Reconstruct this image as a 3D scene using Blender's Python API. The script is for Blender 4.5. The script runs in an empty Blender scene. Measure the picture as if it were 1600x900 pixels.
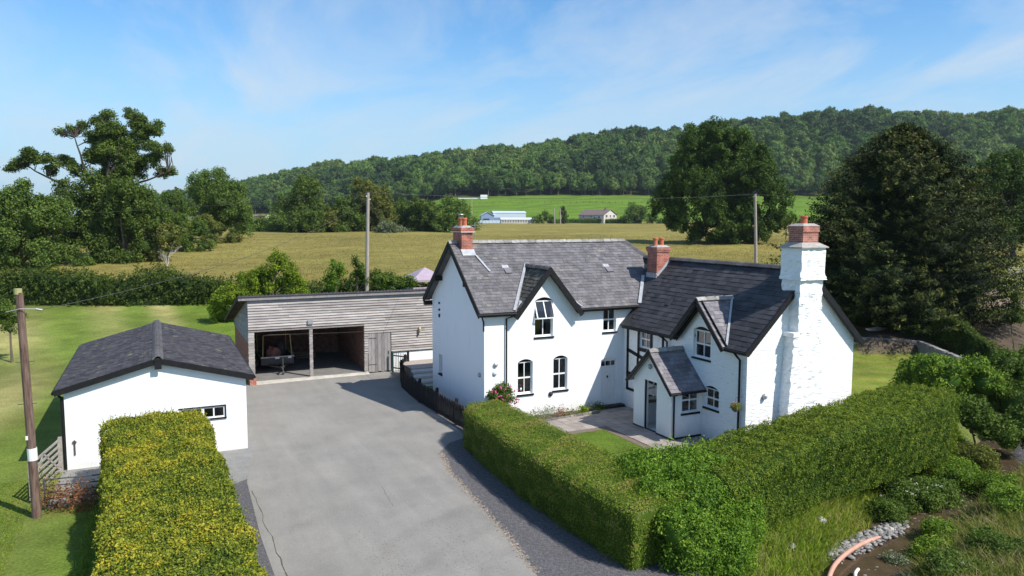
import bpy, math, random
import numpy as np
from mathutils import Vector, Matrix
random.seed(7); rng=np.random.default_rng(7)
S=bpy.context.scene; COL=S.collection; PI=math.pi
# ---------------------------------------------------------------- camera
F,YAW,PITCH,ROLL,H=1163.0,.44652641,.09072644,.00229093,9.2
fw=np.array([math.sin(YAW)*math.cos(PITCH),math.cos(YAW)*math.cos(PITCH),-math.sin(PITCH)])
_r=np.array([math.cos(YAW),-math.sin(YAW),0.]); _u=np.cross(_r,fw)
rt=_r*math.cos(ROLL)+_u*math.sin(ROLL); up=-_r*math.sin(ROLL)+_u*math.cos(ROLL)
FH=np.array([math.sin(YAW),math.cos(YAW),0.]); RH=_r; EYE=np.array([0,0,H])
cam=bpy.data.cameras.new('camera'); co=bpy.data.objects.new('camera',cam); COL.objects.link(co)
cam.sensor_width=36; cam.lens=F*36/1600; cam.clip_start=.3; cam.clip_end=9000
M=Matrix(((rt[0],up[0],-fw[0],0),(rt[1],up[1],-fw[1],0),(rt[2],up[2],-fw[2],H),(0,0,0,1))); co.matrix_world=M
S.camera=co
# ---------------------------------------------------------------- sun, sky, exposure
SUN=Vector((-.49,.76,-1.0)).normalized()          # direction the light travels
sl=bpy.data.lights.new('sun','SUN'); so=bpy.data.objects.new('sun',sl); COL.objects.link(so)
sl.energy=4.9; sl.angle=math.radians(.53); sl.color=(1,.945,.86)
so.rotation_euler=SUN.to_track_quat('-Z','Y').to_euler(); so.location=(20,-20,60)
elev=math.asin(-SUN.z); az=math.atan2(-SUN.x,-SUN.y)
Wd=bpy.data.worlds.new('World'); S.world=Wd; Wd.use_nodes=True
nt=Wd.node_tree; nt.nodes.clear()
def nn(t,typ,**k):
    n=t.nodes.new(typ)
    for a,b in k.items():
        if a=='inp':
            for i,v in b.items(): n.inputs[i].default_value=v
        else: setattr(n,a,b)
    return n
sky=nn(nt,'ShaderNodeTexSky',sky_type='NISHITA'); sky.sun_disc=False
sky.sun_elevation=elev; sky.sun_rotation=az; sky.altitude=100; sky.air_density=1.0; sky.dust_density=.3; sky.ozone_density=1.6
bg=nn(nt,'ShaderNodeBackground'); bg.inputs[1].default_value=.125
wo=nn(nt,'ShaderNodeOutputWorld')
tc=nn(nt,'ShaderNodeTexCoord'); sep=nn(nt,'ShaderNodeSeparateXYZ'); nt.links.new(tc.outputs['Generated'],sep.inputs[0])
den=nn(nt,'ShaderNodeMath',operation='ADD'); nt.links.new(sep.outputs[2],den.inputs[0]); den.inputs[1].default_value=.16
mx=nn(nt,'ShaderNodeMath',operation='MAXIMUM'); nt.links.new(den.outputs[0],mx.inputs[0]); mx.inputs[1].default_value=.05
dx=nn(nt,'ShaderNodeMath',operation='DIVIDE'); dy=nn(nt,'ShaderNodeMath',operation='DIVIDE')
nt.links.new(sep.outputs[0],dx.inputs[0]); nt.links.new(mx.outputs[0],dx.inputs[1]); nt.links.new(sep.outputs[1],dy.inputs[0]); nt.links.new(mx.outputs[0],dy.inputs[1])
cb=nn(nt,'ShaderNodeCombineXYZ'); nt.links.new(dx.outputs[0],cb.inputs[0]); nt.links.new(dy.outputs[0],cb.inputs[1])
mp=nn(nt,'ShaderNodeMapping'); mp.inputs['Rotation'].default_value=(0,0,.5); mp.inputs['Scale'].default_value=(1.0,.45,1); nt.links.new(cb.outputs[0],mp.inputs[0])
n1=nn(nt,'ShaderNodeTexNoise',inp={'Scale':1.5,'Detail':9,'Roughness':.62,'Distortion':.6}); nt.links.new(mp.outputs[0],n1.inputs['Vector'])
n2=nn(nt,'ShaderNodeTexNoise',inp={'Scale':.45,'Detail':2}); nt.links.new(cb.outputs[0],n2.inputs['Vector'])
r1=nn(nt,'ShaderNodeMapRange',inp={1:.42,2:.73,3:0,4:1}); nt.links.new(n1.outputs[0],r1.inputs[0])
r2=nn(nt,'ShaderNodeMapRange',inp={1:.30,2:.62,3:.25,4:1}); nt.links.new(n2.outputs[0],r2.inputs[0])
ml=nn(nt,'ShaderNodeMath',operation='MULTIPLY'); nt.links.new(r1.outputs[0],ml.inputs[0]); nt.links.new(r2.outputs[0],ml.inputs[1])
cm=nn(nt,'ShaderNodeMix',data_type='RGBA'); nt.links.new(ml.outputs[0],cm.inputs[0])
# the photograph's blue is more saturated than the model sky
hs=nn(nt,'ShaderNodeHueSaturation',inp={'Saturation':1.34,'Value':1.12}); nt.links.new(sky.outputs[0],hs.inputs['Color'])
hz1=nn(nt,'ShaderNodeMapRange',inp={1:-.02,2:.27,3:.92,4:0}); hz1.interpolation_type='SMOOTHSTEP'; nt.links.new(sep.outputs[2],hz1.inputs[0])
hm=nn(nt,'ShaderNodeMix',data_type='RGBA'); nt.links.new(hz1.outputs[0],hm.inputs[0]); nt.links.new(hs.outputs[0],hm.inputs[6]); hm.inputs[7].default_value=(2.2,3.55,4.9,1)
nt.links.new(hm.outputs[2],cm.inputs[6]); cm.inputs[7].default_value=(4.3,4.8,5.3,1)
nt.links.new(cm.outputs[2],bg.inputs[0]); nt.links.new(bg.outputs[0],wo.inputs[0])
S.view_settings.view_transform='Standard'; S.view_settings.look='None'; S.view_settings.exposure=.38; S.view_settings.gamma=1
try:
    S.cycles.max_bounces=8; S.cycles.transparent_max_bounces=24; S.cycles.use_denoising=True
except Exception: pass
# ---------------------------------------------------------------- geometry helpers
def ray(px,py): return fw*F+rt*(px-800)-up*(py-450)
def W(px,py,d):
    v=ray(px,py); return EYE+v*(d/float(v@FH))
def WZ(px,py,z):
    v=ray(px,py); return EYE+v*((z-H)/v[2])
def worldloc(o):
    v=Vector((0,0,0))
    while o is not None: v+=Vector(o.location); o=o.parent
    return v
def mkmesh(name,V,Fc,mats,parent=None,tint=None,mi=None,smooth=False,attr=None):
    """V (n,3) array; Fc list of faces or (m,k) array"""
    V=np.asarray(V,dtype=np.float64)
    if parent is not None:
        V=V-np.array(worldloc(parent))
    me=bpy.data.meshes.new(name)
    if isinstance(Fc,np.ndarray):
        m,k=Fc.shape
        me.vertices.add(len(V)); me.vertices.foreach_set('co',V.astype(np.float32).ravel())
        me.loops.add(m*k); me.loops.foreach_set('vertex_index',Fc.astype(np.int32).ravel())
        me.polygons.add(m); me.polygons.foreach_set('loop_start',np.arange(0,m*k,k,dtype=np.int32))
        me.polygons.foreach_set('loop_total',np.full(m,k,dtype=np.int32))
        me.update(calc_edges=True)
    else:
        me.from_pydata([tuple(v) for v in V],[],[tuple(f) for f in Fc]); me.update()
    for mt in (mats if isinstance(mats,(list,tuple)) else [mats]): me.materials.append(mt)
    if mi is not None: me.polygons.foreach_set('material_index',np.asarray(mi,dtype=np.int32))
    n=len(me.polygons)
    if tint is not None:
        a=me.attributes.new('tint','FLOAT','FACE'); a.data.foreach_set('value',np.asarray(tint,dtype=np.float32))
    if attr is not None:
        for nm,arr in attr.items():
            a=me.color_attributes.new(nm,'FLOAT_COLOR','POINT'); a.data.foreach_set('color',np.asarray(arr,dtype=np.float32).ravel())
    if smooth: me.polygons.foreach_set('use_smooth',np.ones(n,dtype=bool))
    o=bpy.data.objects.new(name,me); COL.objects.link(o)
    if parent is not None: o.parent=parent
    return o
class MB:
    def __init__(s): s.v=[]; s.f=[]; s.t=[]; s.m=[]
    def add(s,vs,fs,t=.5,m=0):
        b=len(s.v); s.v+= [tuple(map(float,v)) for v in vs]
        for f in fs: s.f.append(tuple(b+i for i in f)); s.t.append(t); s.m.append(m)
        return s
    def box(s,x0,x1,y0,y1,z0,z1,t=.5,m=0):
        x0,x1=min(x0,x1),max(x0,x1); y0,y1=min(y0,y1),max(y0,y1); z0,z1=min(z0,z1),max(z0,z1)
        return s.add([(x0,y0,z0),(x1,y0,z0),(x1,y1,z0),(x0,y1,z0),(x0,y0,z1),(x1,y0,z1),(x1,y1,z1),(x0,y1,z1)],
          [(0,3,2,1),(4,5,6,7),(0,1,5,4),(1,2,6,5),(2,3,7,6),(3,0,4,7)],t,m)
    def prism(s,poly,ax,a,b,t=.5,m=0):
        """poly in the two other axes (cyclic order x,y,z kept), extruded along axis ax"""
        n=len(poly)
        def P(p,c):
            return {'x':(c,p[0],p[1]),'y':(p[0],c,p[1]),'z':(p[0],p[1],c)}[ax]
        vs=[P(p,a) for p in poly]+[P(p,b) for p in poly]
        area=sum(poly[i][0]*poly[(i+1)%n][1]-poly[(i+1)%n][0]*poly[i][1] for i in range(n))
        fl=(area<0)!=(b<a)
        if ax=='y': fl=not fl
        fs=[tuple(range(n))[::-1],tuple(range(n,2*n))]+[(i,(i+1)%n,n+(i+1)%n,n+i) for i in range(n)]
        if fl: fs=[f[::-1] for f in fs]
        return s.add(vs,fs,t,m)
    def slab(s,poly3,th,t=.5,m=0):
        """convex polygon in 3d (counter-clockwise from above), thickened downwards"""
        n=len(poly3); p=[Vector(q) for q in poly3]
        nr=(p[1]-p[0]).cross(p[2]-p[0]).normalized()
        vs=p+[q-nr*th for q in p]
        fs=[tuple(range(n)),tuple(range(n,2*n))[::-1]]+[(i,n+i,n+(i+1)%n,(i+1)%n) for i in range(n)]
        return s.add(vs,fs,t,m)
    def beam(s,a,b,w,h,t=.5,m=0,upv=(0,0,1)):
        a=Vector(a); b=Vector(b); d=(b-a).normalized(); u=Vector(upv)
        if abs(d.dot(u))>.98: u=Vector((1,0,0))
        sd=d.cross(u).normalized(); u=sd.cross(d).normalized()
        vs=[]
        for q in (a,b):
            for (i,j) in ((-1,-1),(1,-1),(1,1),(-1,1)): vs.append(q+sd*i*w/2+u*j*h/2)
        return s.add(vs,[(0,1,2,3)[::-1],(4,5,6,7)[::-1][::-1],(0,1,5,4),(1,2,6,5),(2,3,7,6),(3,0,4,7)],t,m)
    def tube(s,pts,rs,n=8,t=.5,m=0,cap=True):
        pts=[Vector(p) for p in pts]; k=len(pts)
        if not isinstance(rs,(list,tuple)): rs=[rs]*k
        vs=[]; ref=Vector((0,0,1))
        for i,p in enumerate(pts):
            d=(pts[min(i+1,k-1)]-pts[max(i-1,0)]).normalized()
            rr=ref if abs(d.dot(ref))<.95 else Vector((1,0,0))
            a=d.cross(rr).normalized(); b=d.cross(a).normalized()
            for j in range(n):
                w=2*PI*j/n; vs.append(p+(a*math.cos(w)+b*math.sin(w))*rs[i])
        fs=[]
        for i in range(k-1):
            for j in range(n): fs.append((i*n+j,i*n+(j+1)%n,(i+1)*n+(j+1)%n,(i+1)*n+j))
        if cap: fs+=[tuple(range(n))[::-1],tuple((k-1)*n+j for j in range(n))]
        return s.add(vs,fs,t,m)
    def lathe(s,c,prof,n=14,t=.5,m=0):
        c=Vector(c); vs=[]; k=len(prof)
        for r,z in prof:
            for j in range(n): vs.append(c+Vector((r*math.cos(2*PI*j/n),r*math.sin(2*PI*j/n),z)))
        fs=[]
        for i in range(k-1):
            for j in range(n): fs.append((i*n+j,i*n+(j+1)%n,(i+1)*n+(j+1)%n,(i+1)*n+j))
        fs+=[tuple(range(n))[::-1],tuple((k-1)*n+j for j in range(n))]
        return s.add(vs,fs,t,m)
    def build(s,name,mats,parent=None,smooth=False):
        return mkmesh(name,np.array(s.v),s.f,mats,parent,tint=s.t,mi=s.m,smooth=smooth)
def tag(o,label=None,cat=None,group=None,kind=None):
    if label: o['label']=label
    if cat: o['category']=cat
    if group: o['group']=group
    if kind: o['kind']=kind
    return o
def thing(name,loc,label,cat,group=None):
    o=bpy.data.objects.new(name,None); o.empty_display_size=.3; COL.objects.link(o); o.location=loc
    return tag(o,label,cat,group)
def boolcut(o,cutters):
    """subtract a list of closed MB solids from mesh object o, then bake the result"""
    tmp=[]
    for c in cutters:
        q=c.build('cutter',o.data.materials[0]); q.location=(0,0,0); tmp.append(q)
    base=Vector(worldloc(o))
    for q in tmp:
        md=o.modifiers.new('b','BOOLEAN'); md.operation='DIFFERENCE'; md.solver='EXACT'; md.object=q
    bpy.context.view_layer.update()
    dg=bpy.context.evaluated_depsgraph_get()
    me=bpy.data.meshes.new_from_object(o.evaluated_get(dg)); old=o.data
    o.modifiers.clear(); o.data=me
    for q in tmp: bpy.data.objects.remove(q)
    return o
# ---------------------------------------------------------------- materials
GRAINY={'drive_asphalt':.20,'old_tarmac':.3,'slate_gravel':.75,'concrete':.15}
def material(name,c1,c2=None,scale=3.,rough=.8,bump=.0,bscale=None,tintamt=.0,c3=None,c3scale=.7,c3lo=.55,c3hi=.7,stretch=(1,1,1),metal=0,spec=.3,detail=6):
    m=bpy.data.materials.new(name); m.use_nodes=True; t=m.node_tree; b=t.nodes['Principled BSDF']
    b.inputs['Roughness'].default_value=rough; b.inputs['Metallic'].default_value=metal
    b.inputs['Specular IOR Level'].default_value=spec
    tcn=nn(t,'ShaderNodeNewGeometry'); mpn=nn(t,'ShaderNodeMapping'); mpn.inputs['Scale'].default_value=stretch
    t.links.new(tcn.outputs['Position'],mpn.inputs[0])
    c2=c2 or tuple(x*.8 for x in c1)
    nz=nn(t,'ShaderNodeTexNoise',inp={'Scale':scale,'Detail':detail,'Roughness':.6}); t.links.new(mpn.outputs[0],nz.inputs['Vector'])
    rg=nn(t,'ShaderNodeMapRange',inp={1:.32,2:.68}); t.links.new(nz.outputs[0],rg.inputs[0])
    mixn=nn(t,'ShaderNodeMix',data_type='RGBA'); t.links.new(rg.outputs[0],mixn.inputs[0]); mixn.inputs[6].default_value=(*c1,1); mixn.inputs[7].default_value=(*c2,1)
    out=mixn.outputs[2]
    if c3:
        n3=nn(t,'ShaderNodeTexNoise',inp={'Scale':c3scale,'Detail':8,'Roughness':.7}); t.links.new(mpn.outputs[0],n3.inputs['Vector'])
        r3=nn(t,'ShaderNodeMapRange',inp={1:c3lo,2:c3hi}); t.links.new(n3.outputs[0],r3.inputs[0])
        m3=nn(t,'ShaderNodeMix',data_type='RGBA'); t.links.new(r3.outputs[0],m3.inputs[0]); t.links.new(out,m3.inputs[6]); m3.inputs[7].default_value=(*c3,1)
        out=m3.outputs[2]
    if tintamt:
        at=nn(t,'ShaderNodeAttribute',attribute_name='tint')
        mr=nn(t,'ShaderNodeMapRange',inp={1:0,2:1,3:1-tintamt,4:1+tintamt}); t.links.new(at.outputs['Fac'],mr.inputs[0])
        vm=nn(t,'ShaderNodeVectorMath',operation='SCALE'); t.links.new(out,vm.inputs[0]); t.links.new(mr.outputs[0],vm.inputs['Scale'])
        out=vm.outputs[0]
    t.links.new(out,b.inputs['Base Color'])
    if name in GRAINY:
        ng_=nn(t,'ShaderNodeTexNoise',inp={'Scale':26,'Detail':4,'Roughness':.8}); t.links.new(tcn.outputs['Position'],ng_.inputs['Vector'])
        rg_=nn(t,'ShaderNodeMapRange',inp={1:.3,2:.7,3:1-GRAINY[name],4:1+GRAINY[name]}); t.links.new(ng_.outputs[0],rg_.inputs[0])
        sm_=nn(t,'ShaderNodeMapping'); sm_.inputs['Scale'].default_value=(1.1,.16,1); sm_.inputs['Rotation'].default_value=(0,0,.12); t.links.new(tcn.outputs['Position'],sm_.inputs[0])
        nt_=nn(t,'ShaderNodeTexNoise',inp={'Scale':1.3,'Detail':6,'Roughness':.6,'Distortion':.5}); t.links.new(sm_.outputs[0],nt_.inputs['Vector'])
        rt_=nn(t,'ShaderNodeMapRange',inp={1:.3,2:.7,3:.92,4:1.08}); t.links.new(nt_.outputs[0],rt_.inputs[0])
        ml_=nn(t,'ShaderNodeMath',operation='MULTIPLY'); t.links.new(rg_.outputs[0],ml_.inputs[0]); t.links.new(rt_.outputs[0],ml_.inputs[1])
        vg_=nn(t,'ShaderNodeVectorMath',operation='SCALE'); t.links.new(out,vg_.inputs[0]); t.links.new(ml_.outputs[0],vg_.inputs['Scale']); t.links.new(vg_.outputs[0],b.inputs['Base Color'])
    if bump:
        nb=nn(t,'ShaderNodeTexNoise',inp={'Scale':bscale or scale*3,'Detail':8,'Roughness':.65}); t.links.new(mpn.outputs[0],nb.inputs['Vector'])
        bp=nn(t,'ShaderNodeBump',inp={'Strength':bump,'Distance':.02}); t.links.new(nb.outputs[0],bp.inputs['Height']); t.links.new(bp.outputs[0],b.inputs['Normal'])
    return m
def leafmat(name,dark,mid,light,accent=None,acc=.93,trans=.3,patch=.5,pscale=.35,inst=0.):
    m=bpy.data.materials.new(name); m.use_nodes=True; t=m.node_tree; t.nodes.clear()
    at=nn(t,'ShaderNodeAttribute',attribute_name='tint')
    g=nn(t,'ShaderNodeNewGeometry'); nz=nn(t,'ShaderNodeTexNoise',inp={'Scale':pscale,'Detail':4}); t.links.new(g.outputs['Position'],nz.inputs['Vector'])
    a1=nn(t,'ShaderNodeMath',operation='MULTIPLY_ADD'); t.links.new(nz.outputs[0],a1.inputs[0]); a1.inputs[1].default_value=patch*2; a1.inputs[2].default_value=-patch
    a2=nn(t,'ShaderNodeMath',operation='ADD'); t.links.new(at.outputs['Fac'],a2.inputs[0]); t.links.new(a1.outputs[0],a2.inputs[1])
    if inst:
        oi=nn(t,'ShaderNodeObjectInfo'); a3=nn(t,'ShaderNodeMath',operation='MULTIPLY_ADD'); t.links.new(oi.outputs['Random'],a3.inputs[0]); a3.inputs[1].default_value=inst*2; t.links.new(a2.outputs[0],a3.inputs[2]); a4=nn(t,'ShaderNodeMath',operation='SUBTRACT',inp={1:inst}); t.links.new(a3.outputs[0],a4.inputs[0]); a2=a4
    cr=nn(t,'ShaderNodeValToRGB'); e=cr.color_ramp.elements
    e[0].position=.05; e[0].color=(*dark,1); e[1].position=.95; e[1].color=(*light,1)
    k=e.new(.5); k.color=(*mid,1)
    if accent:
        k=e.new(acc-.06); k.color=(*light,1); e[-1].position=acc; e[-1].color=(*accent,1)
    t.links.new(a2.outputs[0],cr.inputs[0])
    d=nn(t,'ShaderNodeBsdfPrincipled',inp={'Roughness':.62,'Specular IOR Level':.10}); t.links.new(cr.outputs[0],d.inputs['Base Color'])
    tr=nn(t,'ShaderNodeBsdfTranslucent')
    sc=nn(t,'ShaderNodeVectorMath',operation='MULTIPLY'); t.links.new(cr.outputs[0],sc.inputs[0]); sc.inputs[1].default_value=(1.3,1.5,.6)
    t.links.new(sc.outputs[0],tr.inputs[0])
    mx_=nn(t,'ShaderNodeMixShader'); mx_.inputs[0].default_value=trans; t.links.new(d.outputs[0],mx_.inputs[1]); t.links.new(tr.outputs[0],mx_.inputs[2])
    o=nn(t,'ShaderNodeOutputMaterial'); t.links.new(mx_.outputs[0],o.inputs[0]); return m
def wallmat(name,c,c2,bw=.22,bh=.075,strength=.35,dirt=(.45,.43,.38),dirtlo=.68,coords='yz',rubble=False,dirtamt=.6):
    m=bpy.data.materials.new(name); m.use_nodes=True; t=m.node_tree; b=t.nodes['Principled BSDF']; b.inputs['Roughness'].default_value=.85; b.inputs['Specular IOR Level'].default_value=.2
    g=nn(t,'ShaderNodeNewGeometry'); sp=nn(t,'ShaderNodeSeparateXYZ'); t.links.new(g.outputs['Position'],sp.inputs[0])
    ad=nn(t,'ShaderNodeMath',operation='ADD'); t.links.new(sp.outputs[0],ad.inputs[0]); t.links.new(sp.outputs[1],ad.inputs[1])
    cbn=nn(t,'ShaderNodeCombineXYZ'); t.links.new(ad.outputs[0],cbn.inputs[0]); t.links.new(sp.outputs[2],cbn.inputs[1])
    nz=nn(t,'ShaderNodeTexNoise',inp={'Scale':2.2,'Detail':7}); t.links.new(g.outputs['Position'],nz.inputs['Vector'])
    mixn=nn(t,'ShaderNodeMix',data_type='RGBA'); t.links.new(nz.outputs[0],mixn.inputs[0]); mixn.inputs[6].default_value=(*c,1); mixn.inputs[7].default_value=(*c2,1)
    if rubble:
        mp_=nn(t,'ShaderNodeMapping'); mp_.inputs['Scale'].default_value=(2.3,8.5,1); t.links.new(cbn.outputs[0],mp_.inputs[0])
        ns=nn(t,'ShaderNodeTexNoise',inp={'Scale':.9,'Detail':3}); t.links.new(mp_.outputs[0],ns.inputs['Vector'])
        mm=nn(t,'ShaderNodeMix',data_type='RGBA',inp={0:.3}); t.links.new(mp_.outputs[0],mm.inputs[6]); t.links.new(ns.outputs['Color'],mm.inputs[7])
        vo=nn(t,'ShaderNodeTexVoronoi',feature='DISTANCE_TO_EDGE',inp={'Scale':1.}); t.links.new(mm.outputs[2],vo.inputs['Vector'])
        hr=nn(t,'ShaderNodeMapRange',inp={1:0,2:.14}); t.links.new(vo.outputs['Distance'],hr.inputs[0]); hgt=hr.outputs[0]
        n4=nn(t,'ShaderNodeTexNoise',inp={'Scale':1.4,'Detail':4}); t.links.new(mp_.outputs[0],n4.inputs['Vector'])
        # cracks: joints that have lost their paint, only here and there
        iv=nn(t,'ShaderNodeMapRange',inp={1:0,2:.05,3:1,4:0}); t.links.new(vo.outputs['Distance'],iv.inputs[0])
        r4=nn(t,'ShaderNodeMapRange',inp={1:.55,2:.72}); t.links.new(n4.outputs[0],r4.inputs[0])
        ck=nn(t,'ShaderNodeMath',operation='MULTIPLY'); t.links.new(iv.outputs[0],ck.inputs[0]); t.links.new(r4.outputs[0],ck.inputs[1])
    else:
        br=nn(t,'ShaderNodeTexBrick',inp={'Scale':1,'Mortar Size':.012,'Mortar Smooth':.6,'Brick Width':bw,'Row Height':bh,'Color1':(1,1,1,1),'Color2':(.75,.75,.75,1),'Mortar':(0,0,0,1)}); t.links.new(cbn.outputs[0],br.inputs['Vector'])
        hgt=br.outputs['Color']
        n4=nn(t,'ShaderNodeTexNoise',inp={'Scale':5,'Detail':6}); t.links.new(g.outputs['Position'],n4.inputs['Vector'])
        r4=nn(t,'ShaderNodeMapRange',inp={1:dirtlo,2:dirtlo+.12}); t.links.new(n4.outputs[0],r4.inputs[0]); ck=r4
    ca=nn(t,'ShaderNodeMath',operation='MULTIPLY',inp={1:dirtamt}); t.links.new(ck.outputs[0],ca.inputs[0])
    m2=nn(t,'ShaderNodeMix',data_type='RGBA'); t.links.new(ca.outputs[0],m2.inputs[0]); t.links.new(mixn.outputs[2],m2.inputs[6]); m2.inputs[7].default_value=(*dirt,1)
    # splash dirt low on the wall and faint vertical rain streaks
    zr_=nn(t,'ShaderNodeMapRange',inp={1:.05,2:.7,3:.55,4:0}); t.links.new(sp.outputs[2],zr_.inputs[0]); zm_=nn(t,'ShaderNodeMath',operation='MULTIPLY'); t.links.new(zr_.outputs[0],zm_.inputs[0]); t.links.new(nz.outputs[0],zm_.inputs[1])
    sk_=nn(t,'ShaderNodeMapping'); sk_.inputs['Scale'].default_value=(4.5,.35,1); t.links.new(cbn.outputs[0],sk_.inputs[0]); sn_=nn(t,'ShaderNodeTexNoise',inp={'Scale':1.2,'Detail':5}); t.links.new(sk_.outputs[0],sn_.inputs['Vector'])
    sr_=nn(t,'ShaderNodeMapRange',inp={1:.58,2:.8,3:0,4:.22}); t.links.new(sn_.outputs[0],sr_.inputs[0]); sa_=nn(t,'ShaderNodeMath',operation='MAXIMUM'); t.links.new(zm_.outputs[0],sa_.inputs[0]); t.links.new(sr_.outputs[0],sa_.inputs[1])
    m4=nn(t,'ShaderNodeMix',data_type='RGBA'); t.links.new(sa_.outputs[0],m4.inputs[0]); t.links.new(m2.outputs[2],m4.inputs[6]); m4.inputs[7].default_value=(.42,.42,.36,1)
    t.links.new(m4.outputs[2],b.inputs['Base Color'])
    n5=nn(t,'ShaderNodeTexNoise',inp={'Scale':14,'Detail':5}); t.links.new(g.outputs['Position'],n5.inputs['Vector'])
    hm=nn(t,'ShaderNodeMath',operation='MULTIPLY_ADD'); t.links.new(n5.outputs[0],hm.inputs[0]); hm.inputs[1].default_value=.6; t.links.new(hgt,hm.inputs[2])
    bp=nn(t,'ShaderNodeBump',inp={'Strength':strength,'Distance':.016 if rubble else .008}); t.links.new(hm.outputs[0],bp.inputs['Height']); t.links.new(bp.outputs[0],b.inputs['Normal'])
    return m
def brickmat(name,c1,c2,mort):
    m=bpy.data.materials.new(name); m.use_nodes=True; t=m.node_tree; b=t.nodes['Principled BSDF']; b.inputs['Roughness'].default_value=.9
    g=nn(t,'ShaderNodeNewGeometry'); sp=nn(t,'ShaderNodeSeparateXYZ'); t.links.new(g.outputs['Position'],sp.inputs[0])
    ad=nn(t,'ShaderNodeMath',operation='ADD'); t.links.new(sp.outputs[0],ad.inputs[0]); t.links.new(sp.outputs[1],ad.inputs[1])
    cbn=nn(t,'ShaderNodeCombineXYZ'); t.links.new(ad.outputs[0],cbn.inputs[0]); t.links.new(sp.outputs[2],cbn.inputs[1])
    br=nn(t,'ShaderNodeTexBrick',inp={'Scale':1,'Mortar Size':.009,'Brick Width':.225,'Row Height':.078,'Color1':(*c1,1),'Color2':(*c2,1),'Mortar':(*mort,1)}); t.links.new(cbn.outputs[0],br.inputs['Vector'])
    nz=nn(t,'ShaderNodeTexNoise',inp={'Scale':4,'Detail':6}); t.links.new(g.outputs['Position'],nz.inputs['Vector'])
    mr=nn(t,'ShaderNodeMapRange',inp={1:.3,2:.7,3:.65,4:1.3}); t.links.new(nz.outputs[0],mr.inputs[0])
    vm=nn(t,'ShaderNodeVectorMath',operation='SCALE'); t.links.new(br.outputs['Color'],vm.inputs[0]); t.links.new(mr.outputs[0],vm.inputs['Scale']); t.links.new(vm.outputs[0],b.inputs['Base Color'])
    bp=nn(t,'ShaderNodeBump',inp={'Strength':.6,'Distance':.01}); t.links.new(br.outputs['Fac'],bp.inputs['Height']); bp.invert=True; t.links.new(bp.outputs[0],b.inputs['Normal'])
    return m
X={}
X['slate']=material('slate',(.10,.096,.102),(.15,.142,.152),scale=2.2,rough=.7,bump=.3,bscale=20,tintamt=.24,c3=(.26,.25,.17),c3scale=1.1,c3lo=.56,c3hi=.8,spec=.4)
X['slate_dark']=material('slate_dark',(.038,.038,.042),(.058,.056,.061),scale=2,rough=.7,bump=.3,bscale=20,tintamt=.35,c3=(.16,.16,.15),c3scale=1.7,c3lo=.62,c3hi=.85,spec=.35)
X['slate_grey']=material('slate_grey',(.15,.14,.155),(.19,.18,.2),scale=2,rough=.6,bump=.3,bscale=20,tintamt=.3,spec=.35)
X['slate_garage']=material('slate_garage',(.042,.039,.043),(.066,.061,.066),scale=3,rough=.75,bump=.4,bscale=20,tintamt=.35,c3=(.20,.19,.12),c3scale=2.2,c3lo=.57,c3hi=.72,spec=.2)
X['moss_slate']=material('moss_slate',(.06,.055,.05),(.12,.11,.09),scale=3,rough=.8,bump=.5,bscale=18,tintamt=.4,c3=(.2,.19,.12),c3scale=2)
X['ridge']=material('ridge',(.2,.19,.18),(.3,.29,.27),scale=4,rough=.8,bump=.3,tintamt=.25,c3=(.4,.4,.34),c3scale=4,c3lo=.55,c3hi=.75)
X['ridge_dark']=material('ridge_dark',(.07,.066,.07),(.11,.105,.105),scale=4,rough=.75,bump=.3,tintamt=.25)
X['black']=material('black_paint',(.010,.010,.011),(.016,.016,.018),scale=5,rough=.6,spec=.2)
X['lead']=material('lead',(.30,.31,.33),(.44,.455,.48),scale=5,rough=.6)
X['wall']=wallmat('white_render',(.84,.85,.86),(.80,.81,.825),strength=.25,dirtlo=.72,dirtamt=.35)
X['wall_stone']=wallmat('white_stone',(.84,.85,.86),(.80,.81,.82),strength=.55,rubble=True,dirt=(.3,.28,.26),dirtamt=.8)
X['wall_garage']=wallmat('white_garage',(.82,.83,.84),(.78,.79,.80),strength=.12,dirtlo=.75,dirtamt=.2)
X['white']=material('white_paint',(.80,.80,.79),(.74,.75,.75),scale=6,rough=.45)
X['plinth']=material('plinth_black',(.02,.02,.023),(.035,.035,.038),scale=4,rough=.6)
X['brick']=brickmat('red_brick',(.33,.075,.045),(.43,.125,.075),(.34,.28,.25))
X['brickd']=brickmat('old_brick',(.17,.062,.042),(.22,.09,.06),(.16,.14,.12))
X['pot']=material('terracotta',(.42,.11,.06),(.52,.17,.09),scale=6,rough=.8)
X['mortar']=material('mortar_cap',(.28,.26,.24),(.4,.38,.35),scale=7,rough=.9,bump=.5)
X['board']=material('weathered_board',(.27,.245,.23),(.40,.372,.355),scale=3,rough=.85,bump=.35,bscale=20,tintamt=.2,stretch=(.4,.4,2),c3=(.22,.18,.17),c3scale=2,c3lo=.6,c3hi=.85)
X['board_v']=material('weathered_door',(.19,.175,.175),(.29,.27,.265),scale=8,rough=.85,bump=.35,tintamt=.25,stretch=(3,3,.3))
X['timber']=material('old_timber',(.16,.11,.075),(.24,.17,.12),scale=8,rough=.85,tintamt=.2,stretch=(1,1,.2))
X['pole']=material('pole_timber',(.085,.045,.035),(.21,.15,.12),scale=7,rough=.85,bump=.4,stretch=(2,2,.25))
X['pole_grey']=material('pole_grey',(.27,.23,.20),(.38,.34,.3),scale=7,rough=.85,stretch=(2,2,.25))
X['glass']=None
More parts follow.
